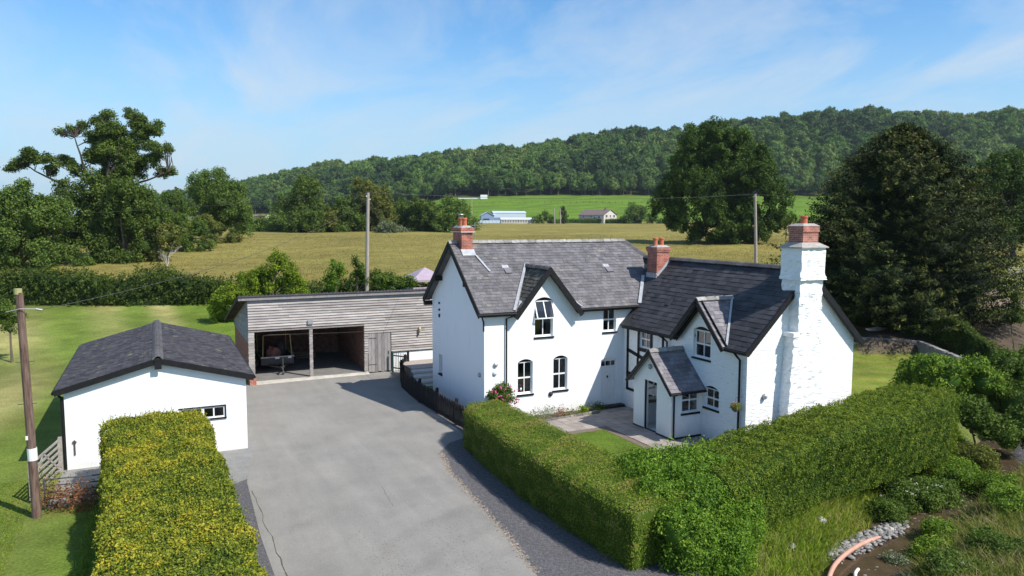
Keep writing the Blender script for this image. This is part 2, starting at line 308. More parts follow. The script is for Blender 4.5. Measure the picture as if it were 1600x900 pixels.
def glassmat(name,tcol=(.42,.45,.47)):
    m=bpy.data.materials.new(name); m.use_nodes=True; t=m.node_tree; t.nodes.clear()
    tr=nn(t,'ShaderNodeBsdfTransparent',inp={0:(*tcol,1)}); gl=nn(t,'ShaderNodeBsdfGlossy',inp={0:(1,1,1,1),'Roughness':.02})
    fr=nn(t,'ShaderNodeFresnel',inp={0:1.55}); ml_=nn(t,'ShaderNodeMath',operation='MULTIPLY_ADD',inp={1:1.0,2:.02}); t.links.new(fr.outputs[0],ml_.inputs[0])
    mi_=nn(t,'ShaderNodeMixShader'); t.links.new(ml_.outputs[0],mi_.inputs[0]); t.links.new(tr.outputs[0],mi_.inputs[1]); t.links.new(gl.outputs[0],mi_.inputs[2])
    o=nn(t,'ShaderNodeOutputMaterial'); t.links.new(mi_.outputs[0],o.inputs[0]); return m
X['glass']=glassmat('window_glass')
X['steel']=material('galvanised',(.32,.33,.34),(.42,.43,.44),scale=5,rough=.5,metal=.6)
X['steel_dark']=material('dark_steel',(.05,.05,.05),(.09,.085,.08),scale=6,rough=.6)
X['concrete']=material('concrete',(.36,.34,.30),(.50,.47,.41),scale=2,rough=.9,bump=.3,c3=(.26,.24,.2),c3scale=1.2)
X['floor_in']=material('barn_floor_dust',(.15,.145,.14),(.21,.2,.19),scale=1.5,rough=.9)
X['room']=material('room_plaster',(.35,.33,.30),(.42,.4,.36),scale=1)
X['asphalt']=material('drive_asphalt',(.225,.216,.198),(.272,.260,.236),scale=.42,rough=.95,bump=.6,bscale=45,c3=(.19,.186,.178),c3scale=.3,c3lo=.5,c3hi=.8,spec=.1,detail=12,tintamt=0)
X['asphalt_old']=material('old_tarmac',(.20,.20,.195),(.26,.255,.24),scale=2.5,rough=.95,bump=.6,bscale=40,c3=(.34,.33,.31),c3scale=14,c3lo=.62,c3hi=.7,spec=.15,detail=9)
X['gravel']=material('slate_gravel',(.07,.069,.075),(.135,.13,.135),scale=9,rough=.9,bump=1.,bscale=45,c3=(.27,.22,.18),c3scale=5,c3lo=.6,c3hi=.75,detail=10)
def tyre_bands():
    m=X['asphalt']; t=m.node_tree; b=t.nodes['Principled BSDF']; src=b.inputs['Base Color'].links[0].from_socket
    g=nn(t,'ShaderNodeNewGeometry'); mp_=nn(t,'ShaderNodeMapping'); mp_.inputs['Location'].default_value=(-11,-13,0); t.links.new(g.outputs['Position'],mp_.inputs[0])
    w=nn(t,'ShaderNodeTexWave',wave_type='RINGS',rings_direction='Z',inp={'Scale':.20,'Distortion':2.2,'Detail':3,'Detail Scale':.6}); t.links.new(mp_.outputs[0],w.inputs[0])
    r=nn(t,'ShaderNodeMapRange',inp={1:.55,2:1,3:0,4:1}); t.links.new(w.outputs['Fac'],r.inputs[0])
    sp=nn(t,'ShaderNodeSeparateXYZ'); t.links.new(g.outputs['Position'],sp.inputs[0]); ry=nn(t,'ShaderNodeMapRange',inp={1:19,2:25,3:.8,4:.12}); t.links.new(sp.outputs[1],ry.inputs[0])
    nz=nn(t,'ShaderNodeTexNoise',inp={'Scale':.5,'Detail':3}); t.links.new(g.outputs['Position'],nz.inputs['Vector']); rn=nn(t,'ShaderNodeMapRange',inp={1:.4,2:.6}); t.links.new(nz.outputs[0],rn.inputs[0])
    a=nn(t,'ShaderNodeMath',operation='MULTIPLY'); t.links.new(r.outputs[0],a.inputs[0]); t.links.new(ry.outputs[0],a.inputs[1]); c=nn(t,'ShaderNodeMath',operation='MULTIPLY'); t.links.new(a.outputs[0],c.inputs[0]); t.links.new(rn.outputs[0],c.inputs[1])
    k=nn(t,'ShaderNodeMapRange',inp={1:0,2:1,3:1,4:.80}); t.links.new(c.outputs[0],k.inputs[0])
    v=nn(t,'ShaderNodeVectorMath',operation='SCALE'); t.links.new(src,v.inputs[0]); t.links.new(k.outputs[0],v.inputs['Scale']); t.links.new(v.outputs[0],b.inputs['Base Color'])
tyre_bands()
X['slab']=material('paving_stone',(.24,.21,.19),(.33,.29,.262),scale=3,rough=.9,bump=.3,tintamt=.15)
X['soil']=material('garden_soil',(.13,.095,.075),(.2,.16,.13),scale=9,rough=.95,bump=.8)
X['stone']=material('field_stone',(.24,.235,.22),(.37,.355,.33),scale=4,rough=.9,bump=.6,tintamt=.35)
X['pebble']=material('grey_pebble',(.17,.165,.155),(.27,.26,.245),scale=4,rough=.9,bump=.4,tintamt=.5)
X['stone_dk']=material('rubble_stone',(.17,.155,.14),(.27,.25,.23),scale=4,rough=.9,bump=.6,tintamt=.35)
X['step']=material('step_stone',(.38,.32,.27),(.46,.4,.34),scale=4,rough=.9,tintamt=.1)
X['bark']=material('bark',(.095,.075,.055),(.16,.13,.10),scale=4,rough=.95,bump=.8,stretch=(2,2,.4))
X['bark_dark']=material('dark_bark',(.04,.032,.024),(.075,.06,.045),scale=4,rough=.95,bump=.8,stretch=(2,2,.4))
X['bark_pale']=material('dead_wood',(.33,.30,.27),(.45,.42,.38),scale=4,rough=.9)
X['water']=material('stream_water',(.055,.038,.024),(.085,.06,.035),scale=1.5,rough=.12,bump=.25,bscale=5,spec=.5)
X['pipe']=material('pink_pipe',(.50,.25,.18),(.58,.34,.27),scale=3,rough=.5,c3=(.5,.25,.1),c3scale=2)
X['blue']=material('blue_cladding',(.20,.29,.42),(.24,.33,.46),scale=2,rough=.5)
X['pale_blue']=material('pale_sheeting',(.48,.56,.64),(.54,.62,.70),scale=2,rough=.5)
X['farwall']=material('far_render',(.50,.47,.43),(.58,.55,.5),scale=1,rough=.9)
X['farroof']=material('far_roof',(.14,.105,.095),(.19,.15,.135),scale=1,rough=.8)
X['farglass']=material('far_glass',(.04,.045,.05),(.06,.065,.07),scale=1,rough=.2)
X['canvas']=material('gazebo_canvas',(.32,.26,.32),(.38,.31,.37),scale=2,rough=.8)
X['green_paint']=material('green_paint',(.03,.06,.05),(.05,.09,.075),scale=5,rough=.6)
X['weed_red']=leafmat('dock_weeds',(.10,.05,.025),(.20,.08,.04),(.28,.15,.06),trans=.2)
X['grass_leaf']=leafmat('grass_blades',(.09,.15,.02),(.19,.27,.03),(.33,.37,.06),accent=(.32,.26,.13),trans=.35)
X['grass_rough']=leafmat('rough_grass',(.10,.13,.03),(.19,.22,.05),(.30,.29,.10),accent=(.38,.28,.19),acc=.8,trans=.35,pscale=.6)
X['flower_white']=material('white_umbel',(.62,.63,.55),(.7,.7,.6),scale=4,rough=.9)
X['flower_pink']=material('pink_petal',(.50,.05,.16),(.62,.14,.27),scale=20,rough=.8)
X['hose']=material('trailer_bag',(.42,.16,.12),(.5,.22,.18),scale=5,rough=.8)
# ---------------------------------------------------------------- terrain
STREAM=np.array([(4,5),(9,9.4),(14,12.4),(18.8,14.8),(23.4,16.7),(27.2,17.9),(32,19.3),(38,21.3),(46,24.5),(60,29),(90,34)],float)
def dist_poly(x,y,P):
    best=np.full(np.shape(x),1e9); side=np.zeros(np.shape(x))
    for a,b in zip(P[:-1],P[1:]):
        d=b-a; L=d@d; t=np.clip(((x-a[0])*d[0]+(y-a[1])*d[1])/L,0,1)
        qx=x-(a[0]+t*d[0]); qy=y-(a[1]+t*d[1]); r=np.hypot(qx,qy)
        s=np.sign(d[0]*qy-d[1]*qx); k=r<best; best=np.where(k,r,best); side=np.where(k,s,side)
    return best,side
HC=np.array([-700,-200,100,250,370,500,620,700,850,960,1060,1200,1350,1450,1550,1700,2300],float)   # bearing columns
HBD=np.array([900,900,800,760,720,680,640,620,620,620,620,615,600,590,570,560,560],float)
HBZ=np.array([11,11,11,12,13.5,16,20,28,30,30,30,30,29,28,27,27,27],float)
HTD=np.array([1300,1300,1150,1080,1040,1000,980,950,900,900,900,890,850,840,820,820,820],float)
HTY=np.array([345,345,335,316,291,263,251,243,226,204,201,181,166,174,170,178,190],float)
HTZ=9.2+(344-HTY)*HTD/1163-np.interp(HC,[250,700,1300],[20,25,29.5])
def smooth(t): t=np.clip(t,0,1); return t*t*(3-2*t)
def hillparams(px):
    return [np.interp(px,HC,a) for a in (HBD,HBZ,HTD,HTZ)]
MD=np.array([-1000,46,52,66,80,105,140,200,300,420,460],float); MZ=np.array([0,0,.45,1.5,2.1,3.4,5.3,5.9,6.7,7.8,9.2],float)
def ground_z(x,y):
    x=np.asarray(x,float); y=np.asarray(y,float)
    d=x*FH[0]+y*FH[1]; s=x*RH[0]+y*RH[1]
    px=800+F*s/np.maximum(d,20)
    z=np.interp(d,MD,MZ)
    right=smooth((px-1330)/40)*smooth((1800-px)/100)
    rb=np.interp(d,[49.5,50.2,60,90,105],[0,.95,1.9,2.7,3.4]); z=np.where((d>49)&(d<105),z*(1-right)+np.maximum(rb,z)*right,z)
    bd,bz,td,tz=hillparams(px)
    t=np.clip((d-460)/(bd-460),0,1); zz=9.2+(bz-9.2)*t**1.0
    t2=(d-bd)/(td-bd); zh=bz+(tz-bz)*np.sin(np.clip(t2,0,1)*PI/2)**1.05
    zh=np.where(t2>1,tz-(d-td)*.12,zh)
    z=np.where(d>460,np.where(d>bd,zh,zz),z)
    r,sd=dist_poly(x,y,STREAM)
    near=np.where(sd>0,-.25*smooth((4.5-r)/3),-.35-.5*smooth((6-r)/4)*1.0)
    near=np.where((sd<0),np.where(r>12,near*smooth((18-r)/6),near),near)
    bank=smooth((r-.95)/1.9)
    car=-1.6*(1-bank)+near*bank
    m=(r<18)&(d<75)&(x>3); z=np.where(m,np.where(d<46,car,z*smooth((r-2)/4)+car*(1-smooth((r-2)/4))),z)
    rx=np.maximum(np.maximum(3.0-x,x-22.5),np.maximum(40-y,y-53)); z=np.where(z>0,z*smooth(rx/2.5),z)-.06*(1-smooth(rx/1.5))*(d>20)
    return z
def gz(x,y): return float(ground_z(x,y))
def GP(px,d,dz=0):   # point on the ground at a bearing and depth
    p=W(px,450,d); return np.array([p[0],p[1],gz(p[0],p[1])+dz])
drow=np.concatenate([np.arange(-120,8,8.),np.arange(8,14,1.),np.arange(14,56,.3),np.arange(56,110,1.),np.arange(110,300,4.),np.arange(300,1300,12.),[1350,1500,1900,2500]])
brow=np.concatenate([np.linspace(-2.6,-.95,30),np.linspace(-.93,.93,420),np.linspace(.95,2.6,30)])
D,B=np.meshgrid(drow,brow,indexing='ij'); SS=B*np.maximum(D,24)
GX=D*FH[0]+SS*RH[0]; GY=D*FH[1]+SS*RH[1]; GZ=ground_z(GX,GY)
PXc=800+F*SS/np.maximum(D,20)
GZ=GZ+np.where(D>60,.12*np.sin(GX*.31+np.sin(GY*.23)*2)*np.sin(GY*.27),0)*np.clip((D-60)/30,0,1)
lawn=np.array([.115,.175,.024]); lawn_dry=np.array([.36,.31,.13]); meadow=np.array([.205,.176,.050]); green=np.array([.10,.175,.018])
Cc=np.zeros(D.shape+(4,)); Cc[...,3]=1
Cc[...,:3]=lawn
def blend(mask,c): 
    Cc[...,:3]=Cc[...,:3]*(1-mask[...,None])+np.array(c)*mask[...,None]
# mown stripes running away from the camera on the left lawn
st=.5+.5*np.sin(GX*1.25+np.sin(GY*.10)*1.6+np.sin(GX*.4)*.9); wob=.5+.5*np.sin(GX*.33+1.1+np.sin(GY*.17)*1.6)
lm=(smooth((3-GX)/2))*smooth((70-D)/2)
blend(lm*(.06+.85*st**1.3*(.35+.65*wob)),lawn_dry)
blend(lm*smooth((30-GY)/5)*.55,(.115,.19,.02))
gy2=smooth((GX-27)/2)*smooth((52-D)/1)
blend(gy2*(.35+.2*np.sin(GX*2.2+GY*1.3)),(.24,.22,.05))
blend(smooth((D-68)/3),meadow)
blend(smooth((D-68)/3)*(.5+.5*np.sin(D*.11+np.sin(GX*.05)*2))*.35,(.215,.20,.05))
blend(smooth((D-68)/4)*smooth((120-D)/25)*smooth((PXc-1150)/100)*.6,(.16,.21,.035))
blend(smooth((D-440)/6),green)
blend(smooth((D-440)/6)*smooth((640-PXc)/60),(.09,.12,.03))
blend(smooth((D-520)/6)*smooth((650-D)/6)*smooth((PXc-398)/6)*smooth((452-PXc)/6),(.45,.42,.27))
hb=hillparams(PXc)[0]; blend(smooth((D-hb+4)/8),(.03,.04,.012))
rS,sS=dist_poly(GX,GY,STREAM)
blend(smooth((6.5-rS)/2)*(D<60)*(GX>8),(.10,.135,.03))
blend(smooth((1.7-rS)/.5)*(D<60)*(GX>8),(.13,.105,.08))
right=smooth((PXc-1485)/25)
blend(right*smooth((D-61)/2)*smooth((70-D)/2),(.24,.18,.12))
blend(smooth((PXc-1330)/30)*smooth((D-49.3)/.6)*smooth((60-D)/4),(.11,.085,.06))
nD,nB=D.shape; idx=np.arange(nD*nB).reshape(nD,nB)
Fq=np.stack([idx[:-1,:-1],idx[:-1,1:],idx[1:,1:],idx[1:,:-1]],-1).reshape(-1,4)
def groundmat():
    m=bpy.data.materials.new('turf_and_fields'); m.use_nodes=True; t=m.node_tree; b=t.nodes['Principled BSDF']; b.inputs['Roughness'].default_value=.95; b.inputs['Specular IOR Level'].default_value=.1
    at=nn(t,'ShaderNodeAttribute',attribute_name='zone'); g=nn(t,'ShaderNodeNewGeometry')
    out=at.outputs['Color']
    for sc,lo,hi,dt,st_ in ((.045,.68,1.28,7,(1,2.4,1)),(.6,.74,1.26,9,(1,1,1)),(11.,.62,1.38,6,(1,1,1))):
        mpn=nn(t,'ShaderNodeMapping'); mpn.inputs['Scale'].default_value=st_; t.links.new(g.outputs['Position'],mpn.inputs[0])
        nz=nn(t,'ShaderNodeTexNoise',inp={'Scale':sc,'Detail':dt,'Roughness':.65}); t.links.new(mpn.outputs[0],nz.inputs['Vector'])
        mr=nn(t,'ShaderNodeMapRange',inp={1:.3,2:.7,3:lo,4:hi}); t.links.new(nz.outputs[0],mr.inputs[0])
        vm=nn(t,'ShaderNodeVectorMath',operation='SCALE'); t.links.new(out,vm.inputs[0]); t.links.new(mr.outputs[0],vm.inputs['Scale']); out=vm.outputs[0]
    n3=nn(t,'ShaderNodeTexNoise',inp={'Scale':.25,'Detail':6}); t.links.new(g.outputs['Position'],n3.inputs['Vector'])
    r3=nn(t,'ShaderNodeMapRange',inp={1:.5,2:.75,3:0,4:.45}); t.links.new(n3.outputs[0],r3.inputs[0])
    mm=nn(t,'ShaderNodeVectorMath',operation='MULTIPLY'); t.links.new(out,mm.inputs[0]); mm.inputs[1].default_value=(1.35,1.12,1.1)
    m3=nn(t,'ShaderNodeMix',data_type='RGBA'); t.links.new(r3.outputs[0],m3.inputs[0]); t.links.new(out,m3.inputs[6]); t.links.new(mm.outputs[0],m3.inputs[7])
    t.links.new(m3.outputs[2],b.inputs['Base Color'])
    nb=nn(t,'ShaderNodeTexNoise',inp={'Scale':6,'Detail':8,'Roughness':.75}); t.links.new(g.outputs['Position'],nb.inputs['Vector'])
    bp=nn(t,'ShaderNodeBump',inp={'Strength':.8,'Distance':.12}); t.links.new(nb.outputs[0],bp.inputs['Height']); t.links.new(bp.outputs[0],b.inputs['Normal'])
    return m
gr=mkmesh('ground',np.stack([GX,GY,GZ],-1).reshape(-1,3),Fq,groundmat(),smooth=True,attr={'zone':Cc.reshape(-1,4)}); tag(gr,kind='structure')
# sheets: driveway, gravel, patio ------------------------------------------------
def sheet(name,poly,z,mat,n=1):
    o=mkmesh(name,[(x,y,z) for x,y in poly],[tuple(range(len(poly)))],mat); tag(o,kind='structure'); return o
drive=[(2.2,4),(8.0,4),(8.3,12),(8.64,16.6),(8.95,19),(9.2,22.1),(9.44,25.1),(9.9,27.3),(10.7,28.3),(11.7,28.8),(11.8,33),(11.7,35.5),(11.95,39),(13.2,42.7),(13.2,43.62),(4.45,43.62),(3.6,43),(3.3,31.0),(2.6,27),(2.45,22),(2.5,16)]
sheet('driveway',drive,.012,X['asphalt'])
sheet('yard_tarmac',[(-3.45,27.2),(2.2,27),(2.9,27.5),(3.3,31.0),(3.6,43),(3.2,43),(3.08,31.2),(-3.35,31.2)],.008,X['asphalt_old'])
sheet('gravel_verge',[(8.0,4),(11.9,11),(12.6,15),(11.4,18),(11.2,22),(11.4,27),(11.9,29.2),(10.2,28.6),(9.2,27),(9.0,22),(8.4,16.6),(8.1,12)],.006,X['gravel'])
sheet('gravel_strip',[(1.2,4),(2.4,4),(2.6,16),(2.55,22),(2.75,27.3),(1.9,30),(1.2,28)],.006,X['gravel'])
sheet('fence_verge',[(11.6,28.4),(13.4,28.6),(13.4,30.6),(13.3,30.6),(13.3,38.7),(14,42.8),(13.1,42.8),(11.9,39),(11.6,35.5),(11.7,33)],.007,X['gravel'])
dc=MB()   # cracks in the drive edge
def crack(P,w):
    P=[Vector((a,b,.016)) for a,b in P]
    for a,b in zip(P[:-1],P[1:]):
        d=(b-a).normalized(); n=Vector((-d.y,d.x,0))*w*random.uniform(.5,1.3)
        dc.add([a-n,b-n*.8,b+n*.8,a+n],[(0,1,2,3)])
def wiggle(a,b,n,j): 
    return [(a[0]+(b[0]-a[0])*i/n+random.uniform(-j,j)*(0<i<n),a[1]+(b[1]-a[1])*i/n+random.uniform(-j,j)) for i in range(n+1)]
crack(wiggle((2.62,15),(2.75,19.5),12,.04),.022); crack(wiggle((2.75,19.5),(2.65,26),16,.05),.014)
crack(wiggle((6.75,24.5),(6.6,22.6),9,.03),.006)

X['crack']=material('crack_moss',(.06,.06,.045),(.09,.10,.05),scale=9,rough=.95)
eg=MB()
for k_ in range(1500):
    t_=random.random(); pts_=[(8.64,16.6),(8.95,19),(9.2,22.1),(9.44,25.1),(9.9,27.3)]; u_=t_*(len(pts_)-1); i_=min(int(u_),len(pts_)-2); a_=pts_[i_]; b_=pts_[i_+1]; w_=u_-i_
    x=a_[0]+(b_[0]-a_[0])*w_+random.gauss(.02,.07); y=a_[1]+(b_[1]-a_[1])*w_; r=random.uniform(.012,.04)
    eg.add([(x-r,y,.013),(x,y-r*.8,.013),(x+r,y,.013),(x,y+r*.8,.013),(x,y,.013+r*.6)],[(0,1,4),(1,2,4),(2,3,4),(3,0,4)],random.random())
for k_ in range(700):
    x,y=(random.gauss(7.3,.35),random.gauss(18.3,1.6)) if k_%2 else (random.gauss(5.5,.3),random.gauss(18.8,1.4)); r=random.uniform(.008,.028)
    eg.add([(x-r,y,.014),(x,y-r*.8,.014),(x+r,y,.014),(x,y+r*.8,.014),(x,y,.014+r*.5)],[(0,1,4),(1,2,4),(2,3,4),(3,0,4)],random.random()*.6)
X['grit']=material('sandy_grit',(.17,.145,.12),(.26,.225,.19),scale=9,rough=.95,tintamt=.4)
tag(eg.build('loose_grit',X['grit']),'loose sandy grit along the drive edge',kind='stuff')
tag(dc.build('driveway_cracks',X['crack']),kind='structure')
# ---------------------------------------------------------------- slates
def clip(poly,a,b):   # keep the left side of a->b
    out=[]; n=len(poly)
    def sd(p): return (b[0]-a[0])*(p[1]-a[1])-(b[1]-a[1])*(p[0]-a[0])
    for i in range(n):
        p,q=poly[i],poly[(i+1)%n]; sp,sq=sd(p),sd(q)
        if sp>=0: out.append(p)
        if (sp>=0)!=(sq>=0):
            t=sp/(sp-sq); out.append((p[0]+(q[0]-p[0])*t,p[1]+(q[1]-p[1])*t))
    return out
def slates(mb,poly3,udir,w,h,skip=None,lift=.014,jit=.012,m=0,extra=.0):
    """poly3 convex, ccw from above; rows climb from its lowest edge"""
    P=[Vector(p) for p in poly3]; nr=(P[1]-P[0]).cross(P[2]-P[0]).normalized(); u=Vector(udir).normalized(); v=nr.cross(u).normalized()
    if v.z<0: v=-v; 
    o=P[0]; uv=[((p-o).dot(u),(p-o).dot(v)) for p in P]
    area=sum(uv[i][0]*uv[(i+1)%len(uv)][1]-uv[(i+1)%len(uv)][0]*uv[i][1] for i in range(len(uv)))
    if area<0: uv=uv[::-1]
    u0=min(p[0] for p in uv); u1=max(p[0] for p in uv); v0=min(p[1] for p in uv); v1=max(p[1] for p in uv)
    r=0; vv=v0
    while vv<v1:
        uu=u0-(w*.5 if r%2 else 0)-random.uniform(0,.03)
        while uu<u1:
            ww=w*random.uniform(.88,1.12); q=[(uu+.004,vv-.01+random.uniform(-jit,jit)),(uu+ww-.004,vv-.01+random.uniform(-jit,jit)),(uu+ww-.004,vv+h),(uu+.004,vv+h)]
            c=o+u*(uu+ww/2)+v*(vv+h/2); uu+=ww
            if skip and skip(c): continue
            for i in range(len(uv)):
                q=clip(q,uv[i],uv[(i+1)%len(uv)])
                if len(q)<3: break
            if len(q)<3: continue
            li=lift*random.uniform(.7,1.5); tl=random.uniform(-.004,.004)
            vs=[]
            for a,b in q:
                k=1-(b-vv)/h; vs.append(o+u*a+v*b+nr*(.003+extra+max(k,0)*li+tl))
            n=len(vs); vs+= [p-nr*.012 for p in vs]
            mb.add(vs,[tuple(range(n))]+[(i,n+i,n+(i+1)%n,(i+1)%n) for i in range(n)],random.random() if random.random()>.03 else random.choice((0,1.6)),m)
        vv+=h; r+=1
# ---------------------------------------------------------------- windows
def T(ax,c):
    if ax=='y': return lambda a,dep,z:(a,c+dep,z)
    return lambda a,dep,z:(c+dep,a,z)
def bx(mb,f,a0,a1,d0,d1,z0,z1,t=.5,m=0):
    p=f(a0,d0,z0); q=f(a1,d1,z1); mb.box(p[0],q[0],p[1],q[1],p[2],q[2],t,m)
def arcpts(a0,a1,z1,rise,n=8):
    if rise<=0: return [(a1,z1),(a0,z1)]
    return [(a1,z1)]+[(a1+(a0-a1)*i/n, z1+rise*math.sin(PI*i/n)**.8) for i in range(1,n)]+[(a0,z1)]
def cutter(ax,c,a0,a1,z0,z1,rise=0,dep=.55):
    mb=MB(); mb.prism([(a0,z0),(a1,z0)]+arcpts(a0,a1,z1,rise),ax,c-.3,c+dep); return mb
def window(parent,ax,c,a0,a1,z0,z1,rise=0,cols=2,rows=2,rec=.12,sill=True,label=None,midrail=.07,opensash=False):
    f=T(ax,c); fr=MB(); w=.055
    bx(fr,f,a0,a0+w,rec,rec+.07,z0,z1); bx(fr,f,a1-w,a1,rec,rec+.07,z0,z1)
    bx(fr,f,a0+w,a1-w,rec,rec+.07,z0,z0+w+.02); bx(fr,f,a0+w,a1-w,rec,rec+.07,z1-w,z1)
    zm=(z0+z1)/2
    for i in range(1,cols):
        x=a0+(a1-a0)*i/cols; bx(fr,f,x-.02,x+.02,rec+.005,rec+.06,z0+w+.02,z1-w)
    for j in range(1,rows):
        z=z0+(z1-z0)*j/rows; ww=midrail/2; 
        xs=[a0+w]+[a0+(a1-a0)*i/cols for i in range(1,cols)]+[a1-w]
        for i in range(cols): 
            l=xs[i]+(.02 if i else 0); rr=xs[i+1]-(.02 if i<cols-1 else 0)
            bx(fr,f,l,rr,rec+.002,rec+.065,z-ww,z+ww)
    o=fr.build('window',X['white'],parent)
    if label: o['label']=label
    zs=[z0+w+.02]+[z0+(z1-z0)*j/rows for j in range(1,rows)]+[z1-w]; xs=[a0+w]+[a0+(a1-a0)*i/cols for i in range(1,cols)]+[a1-w]
    for i in range(cols):
        for j in range(rows):
            g=MB(); p=[f(xs[i],rec+.03,zs[j]),f(xs[i+1],rec+.03,zs[j]),f(xs[i+1],rec+.03,zs[j+1]),f(xs[i],rec+.03,zs[j+1])]
            if ax=='x': p=p[::-1]
            g.add(p,[(0,1,2,3)]); g.build('pane',X['glass'],o)
    if sill:
        s=MB(); bx(s,f,a0-.05,a1+.05,-.05,rec+.02,z0-.085,z0-.004); s.build('sill',X['black'],o)
    if rise>0:
        s=MB(); s.prism([(a0+.005,z1+.002)]+[(a1-.005,z1+.002)]+[(p[0]*.99+(a0+a1)*.005,p[1]-.004) for p in arcpts(a0,a1,z1,rise)[1:-1]],ax,c+rec-.02,c+rec+.05); s.build('arch_panel',X['black'],o)
    # plain linings of the opening and a pale blind/curtain behind one side
    return o
def curtain(parent,ax,c,a0,a1,z0,z1,mat,dep=.34):
    f=T(ax,c); n=16; vs=[]; fs=[]
    for i in range(n+1):
        a=a0+(a1-a0)*i/n; d=dep+.02*math.sin(i*1.9)
        vs+= [f(a,d,z0),f(a,d,z1)]
        if i<n: fs.append((2*i,2*i+2,2*i+3,2*i+1))
    mb=MB(); mb.add(vs,fs); return mb.build('curtain',mat,parent)
X['curtain']=material('cream_curtain',(.30,.30,.29),(.38,.37,.35),scale=8,rough=.9)
# ================================================================ FARMHOUSE
HS=thing('farmhouse',(17,30,0),'L-shaped white farmhouse with slate roofs, black trim and three chimneys','house')
RY,RZ=34.1,8.1; EZ,EY=5.04,30.3; SL=(RZ-EZ)/(RY-EY); REY=37.9
def zmain(y): return EZ+(y-EY)*SL
XL,XR=12.87,25.9; XRE=23.1
wl=MB(); wl.prism([(30.6,0),(37.6,0),(37.6,zmain(30.6)-.13),(RY,RZ-.13),(30.6,zmain(30.6)-.13)],'x',13.27,22.6)
main_wall=wl.build('wall',X['wall'],HS)
inner=MB(); inner.box(13.57,22.3,30.9,37.3,.06,4.9)
W1=(14.96,15.74,1.11,2.62,.14); W2=(16.84,17.61,1.13,2.65,.14); W3=(19.6,20.35,3.77,4.94,0); WU=(15.84,16.80,3.76,5.46,.16)
DO=(19.49,20.42,.12,2.36,.12)
cuts=[inner]+[cutter('y',30.6,a,b,c,d,e) for a,b,c,d,e in (W1,W2,W3,DO)]+[cutter('y',30.6,WU[0],WU[1],WU[2],WU[3],WU[4])]
cuts.append(cutter('x',13.27,36.12,36.62,1.15,2.2,0))
boolcut(main_wall,cuts)
# front gable wall above the eaves
gw=MB(); gx0,gx1,gap=14.86,18.02,16.42
def zg(x): return 6.98-abs(x-gap)*1.215
gw.prism([(gx0,zmain(30.6)-.13),(gx1,zmain(30.6)-.13),(gap,zg(gap)-.16)],'y',30.6,30.92)
g_=gw.build('gable_wall',X['wall'],HS); boolcut(g_,[cutter('y',30.6,WU[0],WU[1],WU[2],WU[3],WU[4])])
wb=MB(); wb.box(22.6,25.6,30.62,37.58,0,zmain(30.6)-.13); wb.build('wall',X['wall'],HS)
# string of a shallow setback at the left of the front: rendered pilaster
pl=MB(); pl.box(13.25,14.28,30.575,30.6,0,4.98); pl.build('wall_pilaster',X['wall'],HS)
# roof
def in_dormer(c): return abs(c.x-gap)<(1.70*(1-(c.y-30.3)/2.42)) and c.y<32.7
def cotz(x): return 4.1+(min(x,47.52-x)-20.55)*.981
def in_cot(c): return c.x>20.5 and cotz(c.x)>zmain(c.y)+.05 
rf=MB()
fpoly=[(XL,EY,EZ),(XR,EY,EZ),(XRE,RY,RZ),(XL,RY,RZ)]
rf.slab([(XL,EY,EZ),(gap-1.68,EY,EZ),(gap,32.62,zmain(32.62)),(gap,RY,RZ),(XL,RY,RZ)],.1); rf.slab([(gap+1.68,EY,EZ),(XR,EY,EZ),(XRE,RY,RZ),(gap,RY,RZ),(gap,32.62,zmain(32.62))],.1); rf.slab([(XR,REY,EZ),(XL,REY,EZ),(XL,RY,RZ),(XRE,RY,RZ)],.1); rf.slab([(XR,EY,EZ),(XR,REY,EZ),(XRE,RY,RZ)],.1)
roof=rf.build('roof',X['slate'],HS)
sm=MB(); slates(sm,fpoly,(1,0,0),.27,.2,skip=lambda c: in_dormer(c) or in_cot(c))
tag(sm.build('slate_courses',X['slate'],roof),kind='stuff')
sm=MB(); slates(sm,[(XR,EY,EZ),(XR,REY,EZ),(XRE,RY,RZ)],(0,1,0),.3,.3); tag(sm.build('slate_courses',X['slate'],roof),kind='stuff')
def ridge_tiles(p0,p1,parent,mat,L=.45,w=.16,hgt=.09,cap=True):
    p0=Vector(p0); p1=Vector(p1); n=max(1,round((p1-p0).length/L)); d=(p1-p0)/n; s=d.normalized().cross(Vector((0,0,1))).normalized(); u=s.cross(d.normalized()).normalized()
    for i in range(n):
        a=p0+d*i+u*random.uniform(-.008,.008); b=p0+d*(i+1)-d.normalized()*.012; mb=MB()
        pr=[(-w,-hgt),(-w*.45,.02),(0,.05),(w*.45,.02),(w,-hgt)]
        vs=[a+s*q[0]+u*q[1] for q in pr]+[b+s*q[0]+u*(q[1]+.012) for q in pr]+[a+s*q[0]*.85+u*(q[1]-.03) for q in pr]+[b+s*q[0]*.85+u*(q[1]-.03) for q in pr]
        fs=[(j,j+1,5+j+1,5+j) for j in range(4)]+[(10+j,15+j,15+j+1,10+j+1) for j in range(4)]+[(j,10+j,10+j+1,j+1) for j in range(4)]+[(5+j,5+j+1,15+j+1,15+j) for j in range(4)]
        mb.add(vs,fs,random.random())
        if cap and i: 
            e=a+u*.03; mb.beam(e-s*w*.5,e+s*w*.5,.05,.06,random.random())
        mb.build('ridge_tile',mat,parent)
ridge_tiles((14.0,RY,RZ+.06),(XRE,RY,RZ+.06),roof,X['ridge'])
ridge_tiles((XRE,RY,RZ+.05),(XR,EY,EZ+.08),roof,X['ridge_dark'],cap=False)
ridge_tiles((XL,RY,RZ+.06),(13.3,RY,RZ+.06),roof,X['ridge'])
